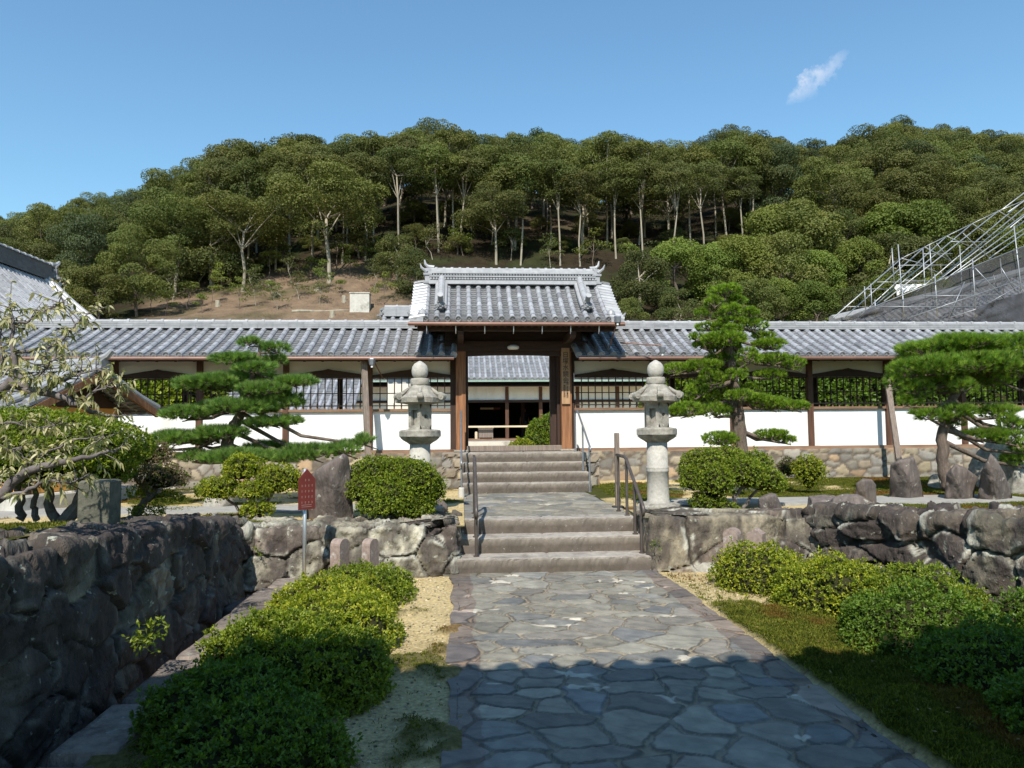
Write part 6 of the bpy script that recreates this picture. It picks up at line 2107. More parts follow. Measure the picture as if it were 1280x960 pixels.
Yp = 11.0
pine('tiered_pine', 'tall narrow tiered pine standing right of the right stone lantern',
     [(926, 600, Yp, .115), (928, 560, Yp, .10), (922, 520, Yp, .10), (918, 480, Yp, .075), (912, 440, Yp, .055), (908, 400, Yp, .035), (905, 366, Yp, .015)],
     [(905, 366, 22, 8, 0), (893, 379, 12, 7, -.1), (922, 377, 12, 5, .1), (913, 388, 14, 8, -.2), (876, 392, 9, 6, 0), (935, 391, 13, 6, 0), (905, 396, 14, 7, .2),
      (914, 402, 20, 5, -.1), (888, 409, 20, 5, 0), (942, 408, 18, 8, .1), (915, 412, 13, 5, -.3), (906, 424, 28, 9, -.25), (870, 422, 9, 5, 0), (955, 421, 14, 5, .1), (882, 432, 16, 5, .1), (962, 431, 22, 7, 0),
      (905, 436, 22, 9, .3), (935, 446, 15, 10, -.4), (900, 452, 22, 9, .2), (968, 450, 22, 8, 0), (992, 455, 15, 9, .1), (880, 457, 24, 6, -.1), (846, 462, 18, 7, 0), (912, 466, 24, 10, .4),
      (962, 469, 20, 6, .1), (921, 470, 13, 8, -.4), (890, 474, 16, 11, -.2), (872, 488, 14, 11, 0), (924, 495, 18, 7, -.3), (900, 486, 24, 12, .3), (940, 488, 14, 8, .2), (885, 496, 16, 9, .1),
      (858, 513, 22, 9, 0), (895, 514, 20, 9, -.1), (842, 515, 8, 6, 0), (965, 506, 22, 8, 0), (993, 508, 18, 6, 0), (950, 500, 18, 6, -.2),
      (900, 549, 24, 8, -.1), (962, 544, 20, 6, 0), (982, 550, 13, 5, 0)], Yp, 31, nl=0.06, nw=0.0065, dens=480, tuftn=22,
     pal=[(0.16, 0.25, 0.024), (0.21, 0.31, 0.03), (0.11, 0.185, 0.02), (0.27, 0.36, 0.04)])
Yp = 10.6
pine('cloud_pine', 'spreading black pine with layered pads in front of the left gallery',
     [(292, 600, Yp, .10), (286, 575, Yp, .09), (282, 555, Yp, .085), (292, 535, Yp, .08), (300, 518, Yp, .07), (305, 495, Yp, .06), (316, 470, Yp, .045), (324, 445, Yp, .03), (326, 430, Yp, .02)],
     [(313, 429, 15, 7, 0), (346, 436, 17, 8, 0), (292, 450, 28, 8, -.1), (318, 462, 25, 8, -.2), (342, 452, 14, 8, .1), (268, 480, 44, 10, 0), (330, 487, 32, 9, -.2), (368, 478, 28, 7, 0), (305, 474, 30, 9, .3), (355, 496, 20, 7, .1),
      (236, 518, 32, 9, 0), (300, 509, 42, 10, -.2), (352, 504, 26, 8, 0), (345, 528, 32, 7, 0), (262, 512, 20, 9, .2), (225, 548, 34, 9, 0), (278, 542, 30, 9, -.2), (256, 552, 18, 8, .2),
      (245, 572, 22, 8, -.1), (300, 572, 50, 9, -.1), (352, 572, 30, 8, 0), (392, 566, 34, 11, 0), (432, 561, 24, 10, 0), (455, 550, 12, 8, 0), (335, 560, 28, 8, .3), (212, 556, 12, 9, .1)], Yp, 41, nl=0.095, nw=0.0052, dens=210, tuftn=30,
     pal=[(0.13, 0.22, 0.05), (0.17, 0.27, 0.06), (0.095, 0.17, 0.04), (0.25, 0.34, 0.10)])
Yp = 10.6
pine('broad_pine', 'broad heavy-crowned black pine at the right with a bare leaning trunk',
     [(1186, 612, Yp, .10), (1180, 585, Yp, .085), (1177, 550, Yp, .078), (1183, 520, Yp, .07), (1192, 498, Yp, .065), (1202, 470, Yp, .06), (1212, 445, Yp, .04)],
     [(1160, 438, 36, 10, 0), (1205, 430, 40, 10, -.1), (1255, 432, 36, 12, 0), (1132, 462, 22, 10, -.1), (1170, 458, 36, 12, -.3), (1222, 455, 44, 13, -.3), (1268, 455, 30, 13, -.1), (1200, 446, 50, 14, .3), (1150, 452, 30, 12, .3),
      (1122, 478, 16, 9, 0), (1148, 488, 20, 11, -.1), (1135, 502, 14, 7, 0), (1172, 482, 30, 12, .2), (1205, 484, 16, 9, -.4), (1240, 475, 30, 10, .2), (1165, 520, 22, 7, -.1), (1198, 516, 22, 9, -.2), (1192, 530, 14, 7, 0),
      (1248, 516, 24, 8, 0), (1262, 530, 14, 8, -.1), (1225, 545, 22, 8, .1), (1262, 548, 22, 9, -.1), (1285, 535, 22, 10, 0), (1285, 560, 20, 9, 0), (1272, 575, 20, 9, .1), (1300, 460, 30, 16, 0), (1310, 490, 26, 10, 0)], Yp, 51, nl=0.10, nw=0.0056, dens=210, tuftn=30,
     pal=[(0.15, 0.25, 0.034), (0.20, 0.30, 0.04), (0.10, 0.18, 0.026), (0.27, 0.36, 0.06)], rmul=1.3)


# --- pale-leaved branchy tree reaching in from the left edge
def branchy():
    rng = np.random.default_rng(61)
    t = thing('branchy_tree', 'near grey-barked tree with pale curling leaves reaching in from the left edge', 'tree', (-3.9, 4.7, 0.95))
    Yt = 4.9
    limbs = [([(-90, 700, .4), (-40, 640, .2), (0, 622, 0), (18, 600, 0), (45, 585, -.1), (80, 577, -.1), (115, 570, 0), (150, 560, .1)], .05, .008),
             ([(-60, 640, .2), (-30, 560, 0), (-10, 500, 0), (12, 478, 0), (33, 487, 0), (67, 493, 0), (100, 506, 0), (120, 517, .1), (148, 521, .1)], .045, .01),
             ([(33, 487, 0), (20, 462, 0), (14, 430, 0), (16, 400, 0), (12, 380, 0)], .022, .006),
             ([(16, 440, 0), (50, 438, 0), (80, 425, .1), (95, 405, .1), (110, 392, .1)], .014, .004),
             ([(14, 405, 0), (40, 400, 0), (62, 385, 0), (80, 378, .1)], .010, .003),
             ([(60, 492, 0), (72, 478, 0), (95, 470, 0), (120, 462, 0)], .014, .004),
             ([(0, 622, 0), (30, 615, -.1), (60, 600, -.1), (88, 604, -.1), (112, 592, 0)], .018, .004),
             ([(18, 600, 0), (40, 572, 0), (70, 560, 0), (100, 548, 0), (138, 545, 0)], .013, .003),
             ([(-10, 530, 0), (20, 528, 0), (50, 536, 0), (75, 530, 0)], .011, .003),
             ([(-10, 500, 0), (-4, 470, .1), (5, 450, .1), (0, 420, .1), (6, 395, .1)], .012, .004),
             ([(33, 487, 0), (48, 470, -.1), (60, 455, -.1), (70, 447, -.1)], .009, .003),
             ([(100, 506, 0), (112, 492, 0), (130, 485, 0), (150, 482, 0)], .010, .003),
             ([(-10, 560, 0), (8, 570, 0), (22, 560, 0), (30, 575, 0)], .010, .003)]
    mb = MB(); tips = []; dirs = []; roots = []
    for pts, r0, r1 in limbs:
        P = np.array([tuple(atY(a, b, Yt + d)) for a, b, d in pts])
        n = len(P) * 4; tt = np.linspace(0, len(P) - 1, n)
        Q = np.stack([np.interp(tt, np.arange(len(P)), P[:, j]) for j in range(3)], 1)
        Q[1:-1] += rng.normal(0, 0.006, (n - 2, 3))
        mb.tube(Q, np.linspace(r0, r1, n), 7)
        for k in range(max(2, n // 4), n):
            for _ in range(1 if r0 > .03 else 2):
                if rng.random() < 0.72:
                    d = unit(rng.normal(size=3) * np.array([1, .8, .8]) + np.array([0.3, 0, 0.35]))
                    ln = rng.uniform(0.05, 0.17)
                    e = Q[k] + d * ln
                    mb.tube([Q[k], Q[k] + d * ln * .5 + rng.normal(0, .005, 3), e], [.0045, .003, .0015], 4, cap=False)
                    for q in range(3):
                        tips.append(Q[k] + d * ln * (0.45 + 0.27 * q)); dirs.append(d)
    mb.tube([(-3.9, 4.9, 0.9), (-3.75, 5.0, 1.1), tuple(atY(-90, 700, 5.3))], [.09, .07, .055], 10)
    mb.build('branches', M_TWIG, t, smooth=True)
    tips = np.array(tips); dirs = np.array(dirs)
    k = 5
    P = np.repeat(tips, k, 0); Dn = np.repeat(dirs, k, 0)
    D = unit(Dn * 0.7 + unit(rng.normal(size=P.shape)) * 0.9 + np.array([0, 0, -0.35]))
    sel = rng.random(len(P)) < 0.62
    P, D = P[sel], D[sel]
    n = len(P)
    L = rng.uniform(0.03, 0.052, n); W = L * 0.24
    pal = np.array([(0.46, 0.42, 0.22), (0.38, 0.36, 0.17), (0.54, 0.50, 0.32), (0.22, 0.23, 0.09), (0.42, 0.37, 0.20), (0.32, 0.30, 0.15)])
    col = pal[rng.integers(0, len(pal), n)] * rng.uniform(0.75, 1.15, (n, 1))
    S = unit(np.cross(D, rng.normal(size=(n, 3)))); Nn = np.cross(S, D)
    mb = MB()
    prev = None
    Vs = []
    for j, (f, w) in enumerate(((0, 0.12), (0.3, 0.9), (0.65, 0.8), (1.0, 0.05))):
        c = P + D * (L * f)[:, None] - np.array([0, 0, 1.0]) * (L * 0.55 * f * f)[:, None]
        Vs.append(c + S * (W * w)[:, None] * 0.5 * 1.6); Vs.append(c - S * (W * w)[:, None] * 0.5 * 1.6)
    V = np.stack(Vs, 1).reshape(-1, 3)
    b = np.arange(n)[:, None] * 8
    F = np.concatenate([np.concatenate([b + 2 * j, b + 2 * j + 1, b + 2 * j + 3, b + 2 * j + 2], 1) for j in range(3)])
    mb.add(V, F, np.repeat(col, 8, 0))
    mb.build('leaves', M_LEAF, t)


branchy()

# --- trees of the wooded hill
HOL = [(0.122, 0.130, 0.032), (0.108, 0.120, 0.030), (0.145, 0.145, 0.036), (0.092, 0.106, 0.027)]      # olive
HGR = [(0.095, 0.10, 0.028), (0.08, 0.09, 0.026), (0.115, 0.115, 0.032), (0.068, 0.08, 0.024)]       # mid green
HBL = [(0.06, 0.080, 0.035), (0.07, 0.09, 0.038), (0.085, 0.105, 0.045)]                             # bluish dark
HBR = [(0.13, 0.155, 0.028), (0.11, 0.135, 0.025), (0.16, 0.18, 0.035)]                           # fresh green


def crown_mesh(lobes, pal, rng, leaf=0.26, per=9.0, cf=0.0):
    mb = MB()
    for c, r in lobes:
        area = 4 * math.pi * (r[0] * r[1] + r[0] * r[2] + r[1] * r[2]) / 3
        n = int(area * per * 4.4) + 60
        u = unit(rng.normal(size=(n, 3)) + np.array([0, 0, 0.25]))
        f = 1 + 0.34 * (fbm(u[:, 0] * 3 + c[0], u[:, 1] * 3 + u[:, 2] * 2 + c[1], 3, 3) - 0.5) * 2
        f = f * np.where(rng.random(n) < 0.2, rng.uniform(0.6, 0.95, n), 1)
        P = c + u * r * f[:, None]
        k = rng.random(n) < np.where(u[:, 2] < -0.2, 0.35, 1.0)
        P = P[k]; u = u[k]; n = len(P)
        T = unit(np.cross(u, rng.normal(size=(n, 3))))
        D = unit(T + u * rng.uniform(-0.2, 0.9, (n, 1)))
        tone = palmix(pal, 1, rng, 0.12)
        col = tone * 0.6 + palmix(pal, n, rng, 0.3) * 0.4
        mb.leaves(P, D, rng.uniform(0.7, 1.3, n) * leaf, leaf * 0.62, rng, col, nrm=u, nj=0.55)
    return mb


def proto_tree(kind, pal, seed, H=12.0):
    """kind: 'umbrella' (bare trunk, domed top), 'bushy' (crown to the ground), 'round', 'sapling'"""
    rng = np.random.default_rng(seed)
    t = thing('hill_tree', 'x', 'tree', (0, 0, 0))
    WL[t.name] = (0, 0, 0)
    lobes = []
    if kind == 'umbrella':
        Rr_ = rng.uniform(4.3, 5.2); zc = H * 0.64; rz = H * 0.31; nl = 38
        for k in range(nl):
            u = unit(rng.normal(size=3) * np.array([1, 1, 0.6]) + np.array([0, 0, 0.55]))
            f_ = rng.uniform(0.5, 1.08); c = np.array([u[0] * Rr_ * 0.85 * f_, u[1] * Rr_ * 0.85 * f_, zc + u[2] * rz * 0.9 * f_ + rng.uniform(-1.0, .6)])
            r = rng.uniform(0.6, 1.6); lobes.append((c, np.array([r * 1.15, r * 1.15, r * 0.72])))
    elif kind == 'slender':
        Rr_ = rng.uniform(2.2, 2.9); zc = H * 0.83; rz = H * 0.16; nl = 20
        for k in range(nl):
            u = unit(rng.normal(size=3) + np.array([0, 0, 0.3]))
            c = np.array([u[0] * Rr_ * 0.85, u[1] * Rr_ * 0.85, zc + u[2] * rz * 0.9 + rng.uniform(-.8, .4)])
            r = rng.uniform(0.7, 1.25); lobes.append((c, np.array([r * 1.15, r * 1.15, r * 0.72])))
    elif kind == 'round':
        Rr_ = rng.uniform(4.2, 4.9); zc = H * 0.52; rz = H * 0.43; nl = 42
        for k in range(nl):
            u = unit(rng.normal(size=3) + np.array([0, 0, 0.2]))
            f_ = rng.uniform(0.6, 1.1); c = np.array([u[0] * Rr_ * 0.85 * f_, u[1] * Rr_ * 0.85 * f_, zc + u[2] * rz * 0.88 * f_ + rng.uniform(-.5, .5)])
            r = rng.uniform(0.6, 1.55); lobes.append((c, np.array([r * 1.1, r * 1.1, r * 0.8])))
    elif kind == 'bushy':
        Rr_ = rng.uniform(3.0, 3.8); nl = 30
        for k in range(nl):
            u = unit(rng.normal(size=3) + np.array([0, 0, 0.35])); u[2] = abs(u[2])
            c = np.array([u[0] * Rr_ * 0.85, u[1] * Rr_ * 0.85, 0.6 + u[2] * H * 0.82])
            r = rng.uniform(0.7, 1.3); lobes.append((c, np.array([r * 1.1, r * 1.1, r * 0.85])))
    else:
        for k in range(9):
            z = rng.uniform(0.35, 1.0) * H
            a = rng.uniform(0, 6.28); d = (1.15 - z / H) * H * 0.45
            r = rng.uniform(0.25, 0.5) * H / 3.5
            lobes.append((np.array([math.cos(a) * d, math.sin(a) * d, z]), np.array([r * 1.5, r * 1.5, r * 0.45])))
    leaf = 0.21 if kind != 'sapling' else 0.16
    crown_mesh(lobes, pal, rng, leaf, 9.0 if kind != 'sapling' else 4.0).build('crown', M_TREELEAF, t)
    mb = MB()
    lean = rng.normal(0, 0.5, 2) if kind != 'sapling' else rng.normal(0, 0.1, 2)
    hb = {'slender': 0.76, 'umbrella': 0.55, 'round': 0.35, 'bushy': 0.5, 'sapling': 0.6}[kind] * H
    r0 = {'sapling': 0.035, 'slender': 0.11}.get(kind, 0.17)
    P = [(0, 0, -0.6), (0.05, 0, 0), (lean[0] * .3 + rng.normal(0, .12), lean[1] * .3, hb * .35), (lean[0] * .6 + rng.normal(0, .2), lean[1] * .6, hb * .7), (lean[0], lean[1], hb)]
    mb.tube(P, [r0 * 1.5, r0 * 1.2, r0, r0 * .85, r0 * .7], 7)
    order = rng.permutation(len(lobes))[:9 if kind != 'sapling' else 7]
    for k in order:
        c = lobes[k][0]
        s = np.array(P[3 if rng.random() < .4 else 4]); m = s * .5 + c * .5 + np.array([0, 0, .3 * rng.random()])
        mb.tube([s, m, c], [r0 * .5, r0 * .33, r0 * .15], 5, cap=False)
    mb.build('trunk', M_PALEBARK if seed % 2 == 0 or kind == 'umbrella' else M_BARK, t, smooth=True)
    return t


PR = {'slender': [proto_tree('slender', p, 260 + 2 * i, 13.0) for i, p in enumerate((HOL, HGR, HOL, HGR + HOL))],
      'umbrella': [proto_tree('umbrella', p, 200 + 2 * i) for i, p in enumerate((HOL, HGR, HOL, HGR, HOL))],
      'dark': [proto_tree('round', HBL, 221), proto_tree('umbrella', HGR + HBL, 223)],
      'round': [proto_tree('round', HOL, 231), proto_tree('round', HGR, 233), proto_tree('round', HOL + HGR, 235)],
      'bushy': [proto_tree('bushy', HBR, 241, 7.0), proto_tree('bushy', HGR, 242, 7.0), proto_tree('bushy', HOL, 243, 7.0)],
      'sapling': [proto_tree('sapling', HBR, 251, 3.6), proto_tree('sapling', HGR, 252, 3.2), proto_tree('sapling', HBR + HOL, 253, 2.6)]}
HU = {'slender': 13.0, 'umbrella': 12.0, 'dark': 12.0, 'round': 12.0, 'bushy': 7.0, 'sapling': 3.2}
USED = set()


def ordn(n):
    return f"{n}{'th' if 10 <= n % 100 <= 20 else {1: 'st', 2: 'nd', 3: 'rd'}.get(n % 10, 'th')}"


TONE = {}
for k_, v_ in PR.items():
    for i_, o_ in enumerate(v_):
        TONE[o_.name] = {'slender': ['olive slender-trunked', 'green slender-trunked', 'olive thin-trunked', 'green thin-trunked'], 'umbrella': ['olive dome-crowned', 'green dome-crowned', 'olive wide-crowned', 'green wide-crowned', 'olive bare-trunked'], 'dark': ['dark bluish round', 'dark green tall'],
                         'round': ['olive round-crowned', 'green round-crowned', 'mixed olive round-crowned'], 'bushy': ['fresh green bushy', 'mid green bushy', 'olive bushy'],
                         'sapling': ['bright feathery young', 'dark feathery young', 'small yellowish young']}[k_][i_]
rgT = np.random.default_rng(99)


def world_x(px, Y):
    d = ray(px, 500)
    return d.x / d.y * Y


def put_tree(kind, px, Y, h, label=None, grp=None, idx=None, rowname='', n=0, dz=0.0):
    ps = PR[kind]
    pr_ = ps[int(rgT.integers(0, len(ps)))] if idx is None else ps[idx]
    x = world_x(px, Y)
    z = float(hill_z(np.array([x]), np.array([Y]))[0]) + dz
    s = h / HU[kind]
    lb = label or f"{TONE[pr_.name]} tree, {ordn(n)} from left in {rowname}"
    tone_of[pr_.name] = 1
    w = s * rgT.uniform(0.92, 1.15)
    r = dup(pr_, (x, Y, z), rgT.uniform(0, 6.28), (w, w, s), lb, grp)
    r['category'] = 'tree'
    return r


tone_of = {}
ROWS = [(86, 'the front row of the hill forest', 0.95, 250), (91, 'the second row of the hill forest', 1.0, 200), (97, 'the slender-trunked third row of the forest', 1.0, 180), (105, 'the fourth row of the hill forest', 1.0, -40), (115, 'the fifth row of the hill forest', 1.0, -40),
        (126, 'the sixth row of the hill forest', 1.0, -40), (138, 'the seventh row of the hill forest', 1.0, -40), (150, 'the skyline row of the hill forest', 1.0, -40)]
for Y, rn, hs, pmin in ROWS:
    step = (3.7 if Y < 95 else 4.6 if Y < 100 else 6.6 if Y < 120 else 8.6) * FPX / Y
    px = -60 + rgT.uniform(0, step); n = 0
    while px < 1345:
        if px > pmin:
            pp_ = px + rgT.uniform(-.25, .25) * step
            left = px < 240
            if left:
                kind = ['dark', 'round', 'round', 'umbrella'][int(rgT.integers(0, 4))]
            elif px > 950:
                kind = ['round', 'umbrella', 'round', 'umbrella', 'dark'][int(rgT.integers(0, 5))]
            else:
                kind = ['umbrella', 'umbrella', 'umbrella', 'umbrella', 'dark'][int(rgT.integers(0, 5))]
            if (Y > 120 and rgT.random() < 0.55) or (100 < Y < 120 and rgT.random() < 0.75):
                kind = 'round'
            if Y < 100 and 240 <= px <= 960:
                kind = ['slender', 'slender', 'slender', 'umbrella'][int(rgT.integers(0, 4))]
            elif Y < 100 and px > 960 and rgT.random() < 0.5:
                px += step; continue
            n += 1
            hh = (13.0 if kind == 'slender' else 12.0) * hs * rgT.uniform(0.86, 1.12)
            if Y > 100:
                hh *= float(np.interp(px, [0, 260], [0.70, 1.0]))
            put_tree(kind, pp_, Y + rgT.uniform(-2.2, 2.2), hh, grp='trees in ' + rn, rowname=rn, n=n)
        px += step
# left foot of the forest: crowns come down to the roof line
for i, (px, Y, h, kind, idx, lb) in enumerate((
        (168, 72, 9.6, 'round', 0, 'big round olive tree at the left foot of the forest, above the gallery roof'),
        (95, 80, 10.5, 'dark', 0, 'large bluish dark tree left of the big round olive tree'),
        (30, 78, 8.5, 'round', 1, 'green round tree above the far left hall roof'),
        (-15, 74, 8.0, 'round', 0, 'olive tree cut by the left frame edge above the hall roof'),
        (120, 70, 5.2, 'bushy', 2, 'low olive bushy tree under the bluish dark tree'),
        (72, 70, 6.0, 'bushy', 1, 'low green bushy tree beside the hall roof ridge end'),
        (150, 86, 11.0, 'umbrella', 1, 'tall green tree rising behind the big round olive tree'),
        (215, 82, 11.5, 'umbrella', 0, 'tall leaning olive tree right of the big round olive tree'),
        (60, 90, 11.0, 'round', 2, 'mixed olive tree behind the bluish dark tree'),
        (5, 92, 10.0, 'dark', 1, 'dark green tree near the left frame edge'),
        (262, 84, 9.0, 'bushy', 1, 'dark leafy thicket at the upper end of the bare slope, left side'),
        (302, 80, 11.5, 'umbrella', 2, 'tree with tall pale trunk standing on the bare slope, left one'),
        (410, 79, 13.0, 'umbrella', 4, 'tree with tall pale trunk standing on the bare slope, right one'),
        (495, 80, 5.0, 'bushy', 1, 'low green bushy tree just left of the gate roof'),
        (520, 75, 5.0, 'bushy', 1, 'low green bushy tree half behind the gate roof left end'))):
    put_tree(kind, px, Y, h, lb, idx=idx)
# right foot: bushy trees in front of the trunks
n = 0
for Y, rn, lo, hi, st_, h0 in ((66, 'the low bushy row over the right gallery', 745, 1345, 50, 4.6), (73, 'the middle bushy row over the right gallery', 800, 1345, 54, 7.0), (80, 'the upper bushy row over the right gallery', 960, 1345, 56, 9.0)):
    px = lo; n = 0
    while px < hi:
        n += 1
        f = np.interp(px, [770, 830, 920, 1000, 1345], [0.75, 0.85, 1.15, 1.0, 1.1])
        kind = 'bushy' if Y < 75 else ['bushy', 'round'][int(rgT.integers(0, 2))]
        idx = int(rgT.choice([0, 1, 0, 2])) if kind == 'bushy' else None
        put_tree(kind, px + rgT.uniform(-12, 12), Y + rgT.uniform(-1.5, 1.5), h0 * f * rgT.uniform(0.85, 1.15), grp='bushy trees at the right foot of the forest', rowname=rn, n=n, idx=idx)
        px += st_ * rgT.uniform(0.75, 1.1)
# dark undergrowth between the tall trunks
for Y, rn in ((88, 'the front undergrowth between the trunks'), (99, 'the back undergrowth between the trunks')):
    px = 190; n = 0
    while px < 960:
        n += 1
        r = put_tree('bushy', px + rgT.uniform(-14, 14), Y + rgT.uniform(-2, 2), rgT.uniform(1.8, 3.4), label=f'dark bush, {ordn(n)} from left in {rn}', grp='undergrowth between the trunks', idx=int(rgT.choice([1, 1, 2])))
        r.name = 'forest_bush'; r['category'] = 'bush'
        r.scale = (r.scale[0] * 1.35, r.scale[1] * 1.35, r.scale[2])
        px += 62 * rgT.uniform(.8, 1.2)
# young trees scattered at the foot of the bare slope and under the tall trunks
n = 0
for px, Y, h, idx in ((188, 74, 3.2, 0), (232, 75, 3.6, 2), (262, 76, 2.6, 0), (284, 82, 3.4, 0), (318, 74, 2.6, 1), (333, 83, 3.6, 0), (352, 86, 3.4, 2), (372, 75, 2.8, 1), (388, 82, 3.0, 2), (420, 84, 3.4, 0), (438, 80, 2.8, 0),
                      (398, 73, 2.4, 1), (455, 84, 3.0, 2), (470, 82, 3.6, 0), (505, 84, 3.4, 1), (540, 85, 4.0, 1), (580, 86, 4.0, 0), (640, 86, 4.2, 1), (690, 85, 4.0, 1), (745, 84, 4.4, 0), (790, 82, 4.4, 2), (825, 80, 4.6, 1), (213, 80, 3.4, 1), (245, 84, 4.0, 1), (205, 72, 3.0, 2), (250, 72, 2.4, 2), (296, 73, 2.8, 0), (338, 76, 2.6, 2), (362, 80, 3.4, 1), (405, 76, 3.0, 0),
                      (425, 75, 2.2, 2), (468, 76, 3.4, 1), (480, 73, 3.0, 0), (315, 79, 3.0, 1), (275, 79, 3.2, 0), (345, 72, 2.6, 1)):
    n += 1
    put_tree('sapling', px, Y, h, grp='young trees on the slope', rowname='the young growth at the slope foot', n=n, idx=idx)
for k_, v_ in PR.items():
    for o_ in v_:
        for c_ in list(o_.children):
            bpy.data.objects.remove(c_)
        bpy.data.objects.remove(o_)

# things lying on the bare slope
def on_slope(px, py):
    for Y in np.arange(60, 110, 0.25):
        p = atY(px, py, Y)
        if float(hill_z(np.array([p.x]), np.array([Y]))[0]) > p.z:
            return p
    return atY(px, py, 80)


p = on_slope(451, 388)
MBx = MB(); MBx.box((p.x - 1.0, p.y - 0.6, p.z - 0.5), (p.x + 0.9, p.y + 0.6, p.z + 1.6), bev=0.05); MBx.box((p.x - 1.06, p.y - 0.66, p.z + 1.602), (p.x + 0.96, p.y + 0.66, p.z + 1.7))
tag(MBx.build('concrete_block', M_CONC, loc=tuple(p)), 'pale concrete block on the bare slope left of the gate roof', 'block')
A = on_slope(365, 391); B = on_slope(436, 390)
MBx = MB(); Pt = [Vector(A).lerp(Vector(B), f) + Vector((0, 0, 0.12 + 0.05 * math.sin(f * 9))) for f in np.linspace(0, 1, 8)]
MBx.tube(Pt, np.linspace(0.16, 0.10, 8), 9); tag(MBx.build('fallen_log', M_PALEBARK, loc=tuple(A), smooth=True), 'long pale fallen log lying low on the bare slope', 'log')
A = on_slope(340, 367); B = on_slope(352, 371)
MBx = MB(); MBx.tube([A, Vector(A).lerp(Vector(B), .5) + Vector((0, 0, .3)), B], [0.1, 0.08, 0.05], 8); tag(MBx.build('fallen_log', M_PALEBARK, loc=tuple(A), smooth=True), 'short crooked fallen branch higher on the bare slope', 'log')
for px, py, lb in ((272, 383, 'small pale tree stump at the left of the bare slope'), (396, 363, 'small tree stump beside the pale trunk on the slope'), (430, 377, 'dark tree stump left of the concrete block'),
                   (415, 396, 'pale stump just above the gallery ridge on the slope'), (337, 357, 'pale stump near the top of the bare slope')):
    p = on_slope(px, py); MBx = MB(); MBx.lathe([(0.34, -0.2), (0.26, 0.1), (0.22, 0.55), (0.20, 0.62), (0.02, 0.64)], tuple(p), 10, rf=lambda a, i: 1 + 0.12 * np.sin(a * 3 + i))
    tag(MBx.build('tree_stump', M_PALEBARK, loc=tuple(p)), lb, 'stump', 'stumps on the slope')

# --- moss and low growth
def tufts(name, label, x0, x1, y0, y1, zf, mf, n, h, seed, pal, keep=None, blades=6):
    rng = np.random.default_rng(seed)
    X = rng.uniform(x0, x1, n); Y = rng.uniform(y0, y1, n)
    k = rng.random(n) < mf(X, Y)
    if keep is not None:
        k &= keep(X, Y)
    X, Y = X[k], Y[k]
    Z = zf(X, Y)
    m = len(X)
    P = np.repeat(np.stack([X, Y, Z - 0.002], 1), blades, 0)
    P[:, :2] += rng.normal(0, h * 0.6, (len(P), 2))
    D = unit(rng.normal(size=P.shape) * np.array([.8, .8, .3]) + np.array([0, 0, 1.0]))
    r = sstep(0.55, 0.72, fbm(X * 1.7, Y * 1.7, 91))[:, None]
    base = palmix(pal, m, rng, 0.3)
    rust = np.array([0.17, 0.07, 0.022]) * rng.uniform(.7, 1.3, (m, 1))
    col = base * (1 - r * .75) + rust * r * .75
    mb = MB(); mb.leaves(P, D, rng.uniform(.6, 1.3, len(P)) * h, h * 0.28, rng, np.repeat(col, blades, 0))
    o = mb.build(name, M_MOSS)
    o['kind'] = 'stuff'; o['label'] = label; o['category'] = 'moss'
    return o


MP = [(0.09, 0.105, 0.012), (0.13, 0.14, 0.016), (0.06, 0.075, 0.010), (0.16, 0.16, 0.028)]
tufts('moss', 'thick green and rusty moss right of the stone path', 2.2, 4.6, 3.0, 8.0, yard_z, moss_yard, 42000, 0.027, 1, MP)
tufts('moss', 'thin moss and straw left of the stone path', -1.6, -0.1, 2.8, 8.0, yard_z, lambda X, Y: moss_yard(X, Y) * 0.9 + 0.02, 14000, 0.018, 2, MP)
tufts('moss', 'moss on the raised ground at the left', -6.5, -0.1, 3.5, 13.8, left_z, lambda X, Y: moss_left(X, Y), 26000, 0.03, 3, MP, keep=lambda x, y: (y > 8.1) | (x < -2.9))
tufts('moss', 'bright moss on the raised ground at the right', 2.4, 10, 5.5, 13.8, right_z, lambda X, Y: moss_right(X, Y), 34000, 0.03, 4, MP, keep=lambda x, y: (y > 8.1) | (x > wall_r_x(y) + 0.5))
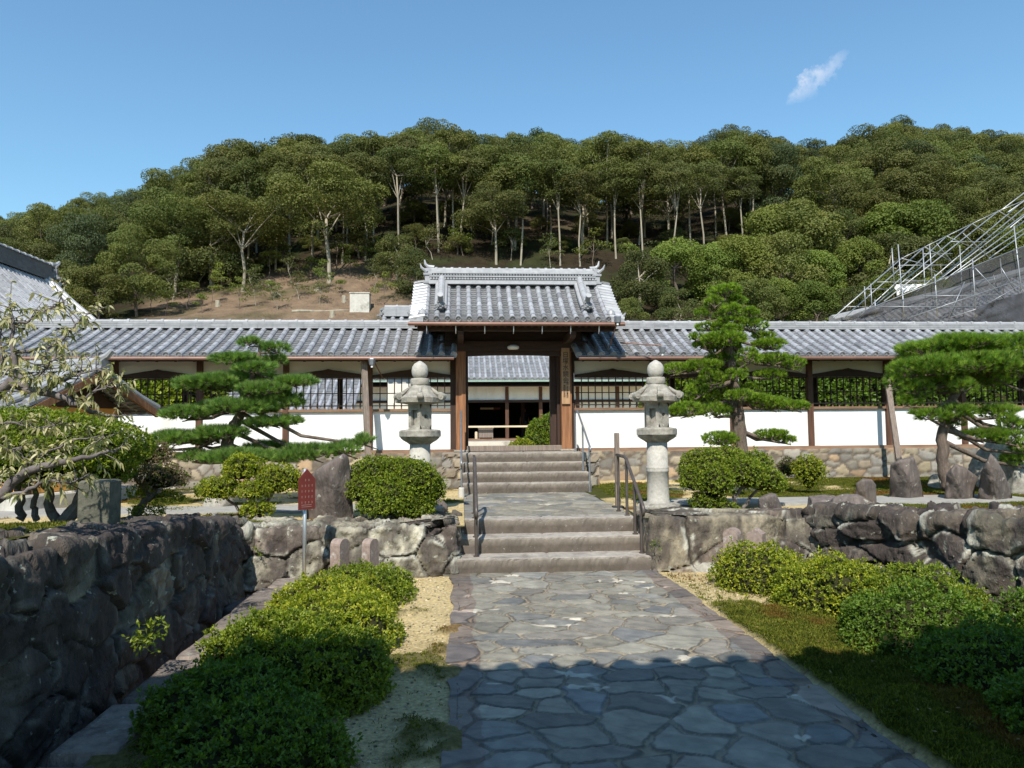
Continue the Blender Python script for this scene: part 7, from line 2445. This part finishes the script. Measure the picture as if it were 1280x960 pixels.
# pebbles and dry leaves on the sandy ground
rng = np.random.default_rng(12)
mb = MB()
V0, F0 = ico(1)
for i in range(3200):
    x = rng.uniform(-1.6, -0.12) if i % 3 else rng.uniform(2.2, 3.3); y = rng.uniform(3.2, 7.9)
    s = rng.uniform(0.004, 0.012)
    if moss_yard(np.array([x]), np.array([y]))[0] > 0.25:
        continue
    z = float(yard_z(np.array([x]), np.array([y]))[0])
    mb.add(V0 * np.array([s, s, s * .6]) * rng.uniform(.7, 1.3, 3) + np.array([x, y, z + s * .2]), F0, np.array([0.62, 0.54, 0.40]) * rng.uniform(.25, 1.3))
o = mb.build('gravel', M_SAND); tag(o, 'loose gravel scattered beside the stone path', 'gravel', kind='stuff')
n = 420
P = np.stack([rng.uniform(-1.6, 2.9, n), rng.uniform(3.2, 8.0, n), np.zeros(n)], 1)
P = P[(P[:, 0] < -0.1) | (P[:, 0] > 2.2) | (rng.random(n) < 0.12)]
P[:, 2] = yard_z(P[:, 0], P[:, 1]) + 0.022
mb = MB(); mb.leaves(P, rng.normal(size=P.shape) * np.array([1, 1, .15]), 0.028, 0.013, rng, palmix([(0.22, 0.13, 0.05), (0.30, 0.20, 0.08), (0.14, 0.08, 0.04)], len(P), rng), nrm=np.array([0, 0, 1.0]), nj=.25)
o = mb.build('fallen_leaves', M_LEAF); tag(o, 'dry fallen leaves around the path', 'leaves', kind='stuff')


def wallplant(label, px, py, Y, s, seed, n=26):
    rng = np.random.default_rng(seed); p = np.array(tuple(atY(px, py, Y)))
    mb = MB()
    for k in range(n):
        d = unit(rng.normal(size=3) + np.array([0, -0.5, .7])); e = p + d * s * rng.uniform(.5, 1)
        mb.tube([p, (p + e) / 2 + np.array([0, 0, .02]), e], [.003, .002, .001], 4, (0.06, 0.1, 0.02), cap=False)
        q = e + rng.normal(0, .012, (6, 3))
        mb.leaves(q, rng.normal(size=(6, 3)) + d, s * .28, s * .12, rng, palmix(AZ, 6, rng))
    tag(mb.build('wall_weed', M_LEAF, loc=tuple(p)), label, 'weed')


wallplant('leafy weed growing out of the dark left wall', 188, 800, 4.75, 0.13, 1)
wallplant('small weed in the rough right wall above the hedge', 1108, 716, 6.9, 0.15, 2, 16)
wallplant('bright sprouting weed beside the right wall over the hedge', 1150, 745, 5.9, 0.20, 3, 20)
wallplant('tiny weed in the corner crack of the left front wall', 322, 690, 7.85, 0.08, 4, 10)
wallplant('small weed on the slab wall right of the lower steps', 818, 682, 7.8, 0.07, 5, 10)
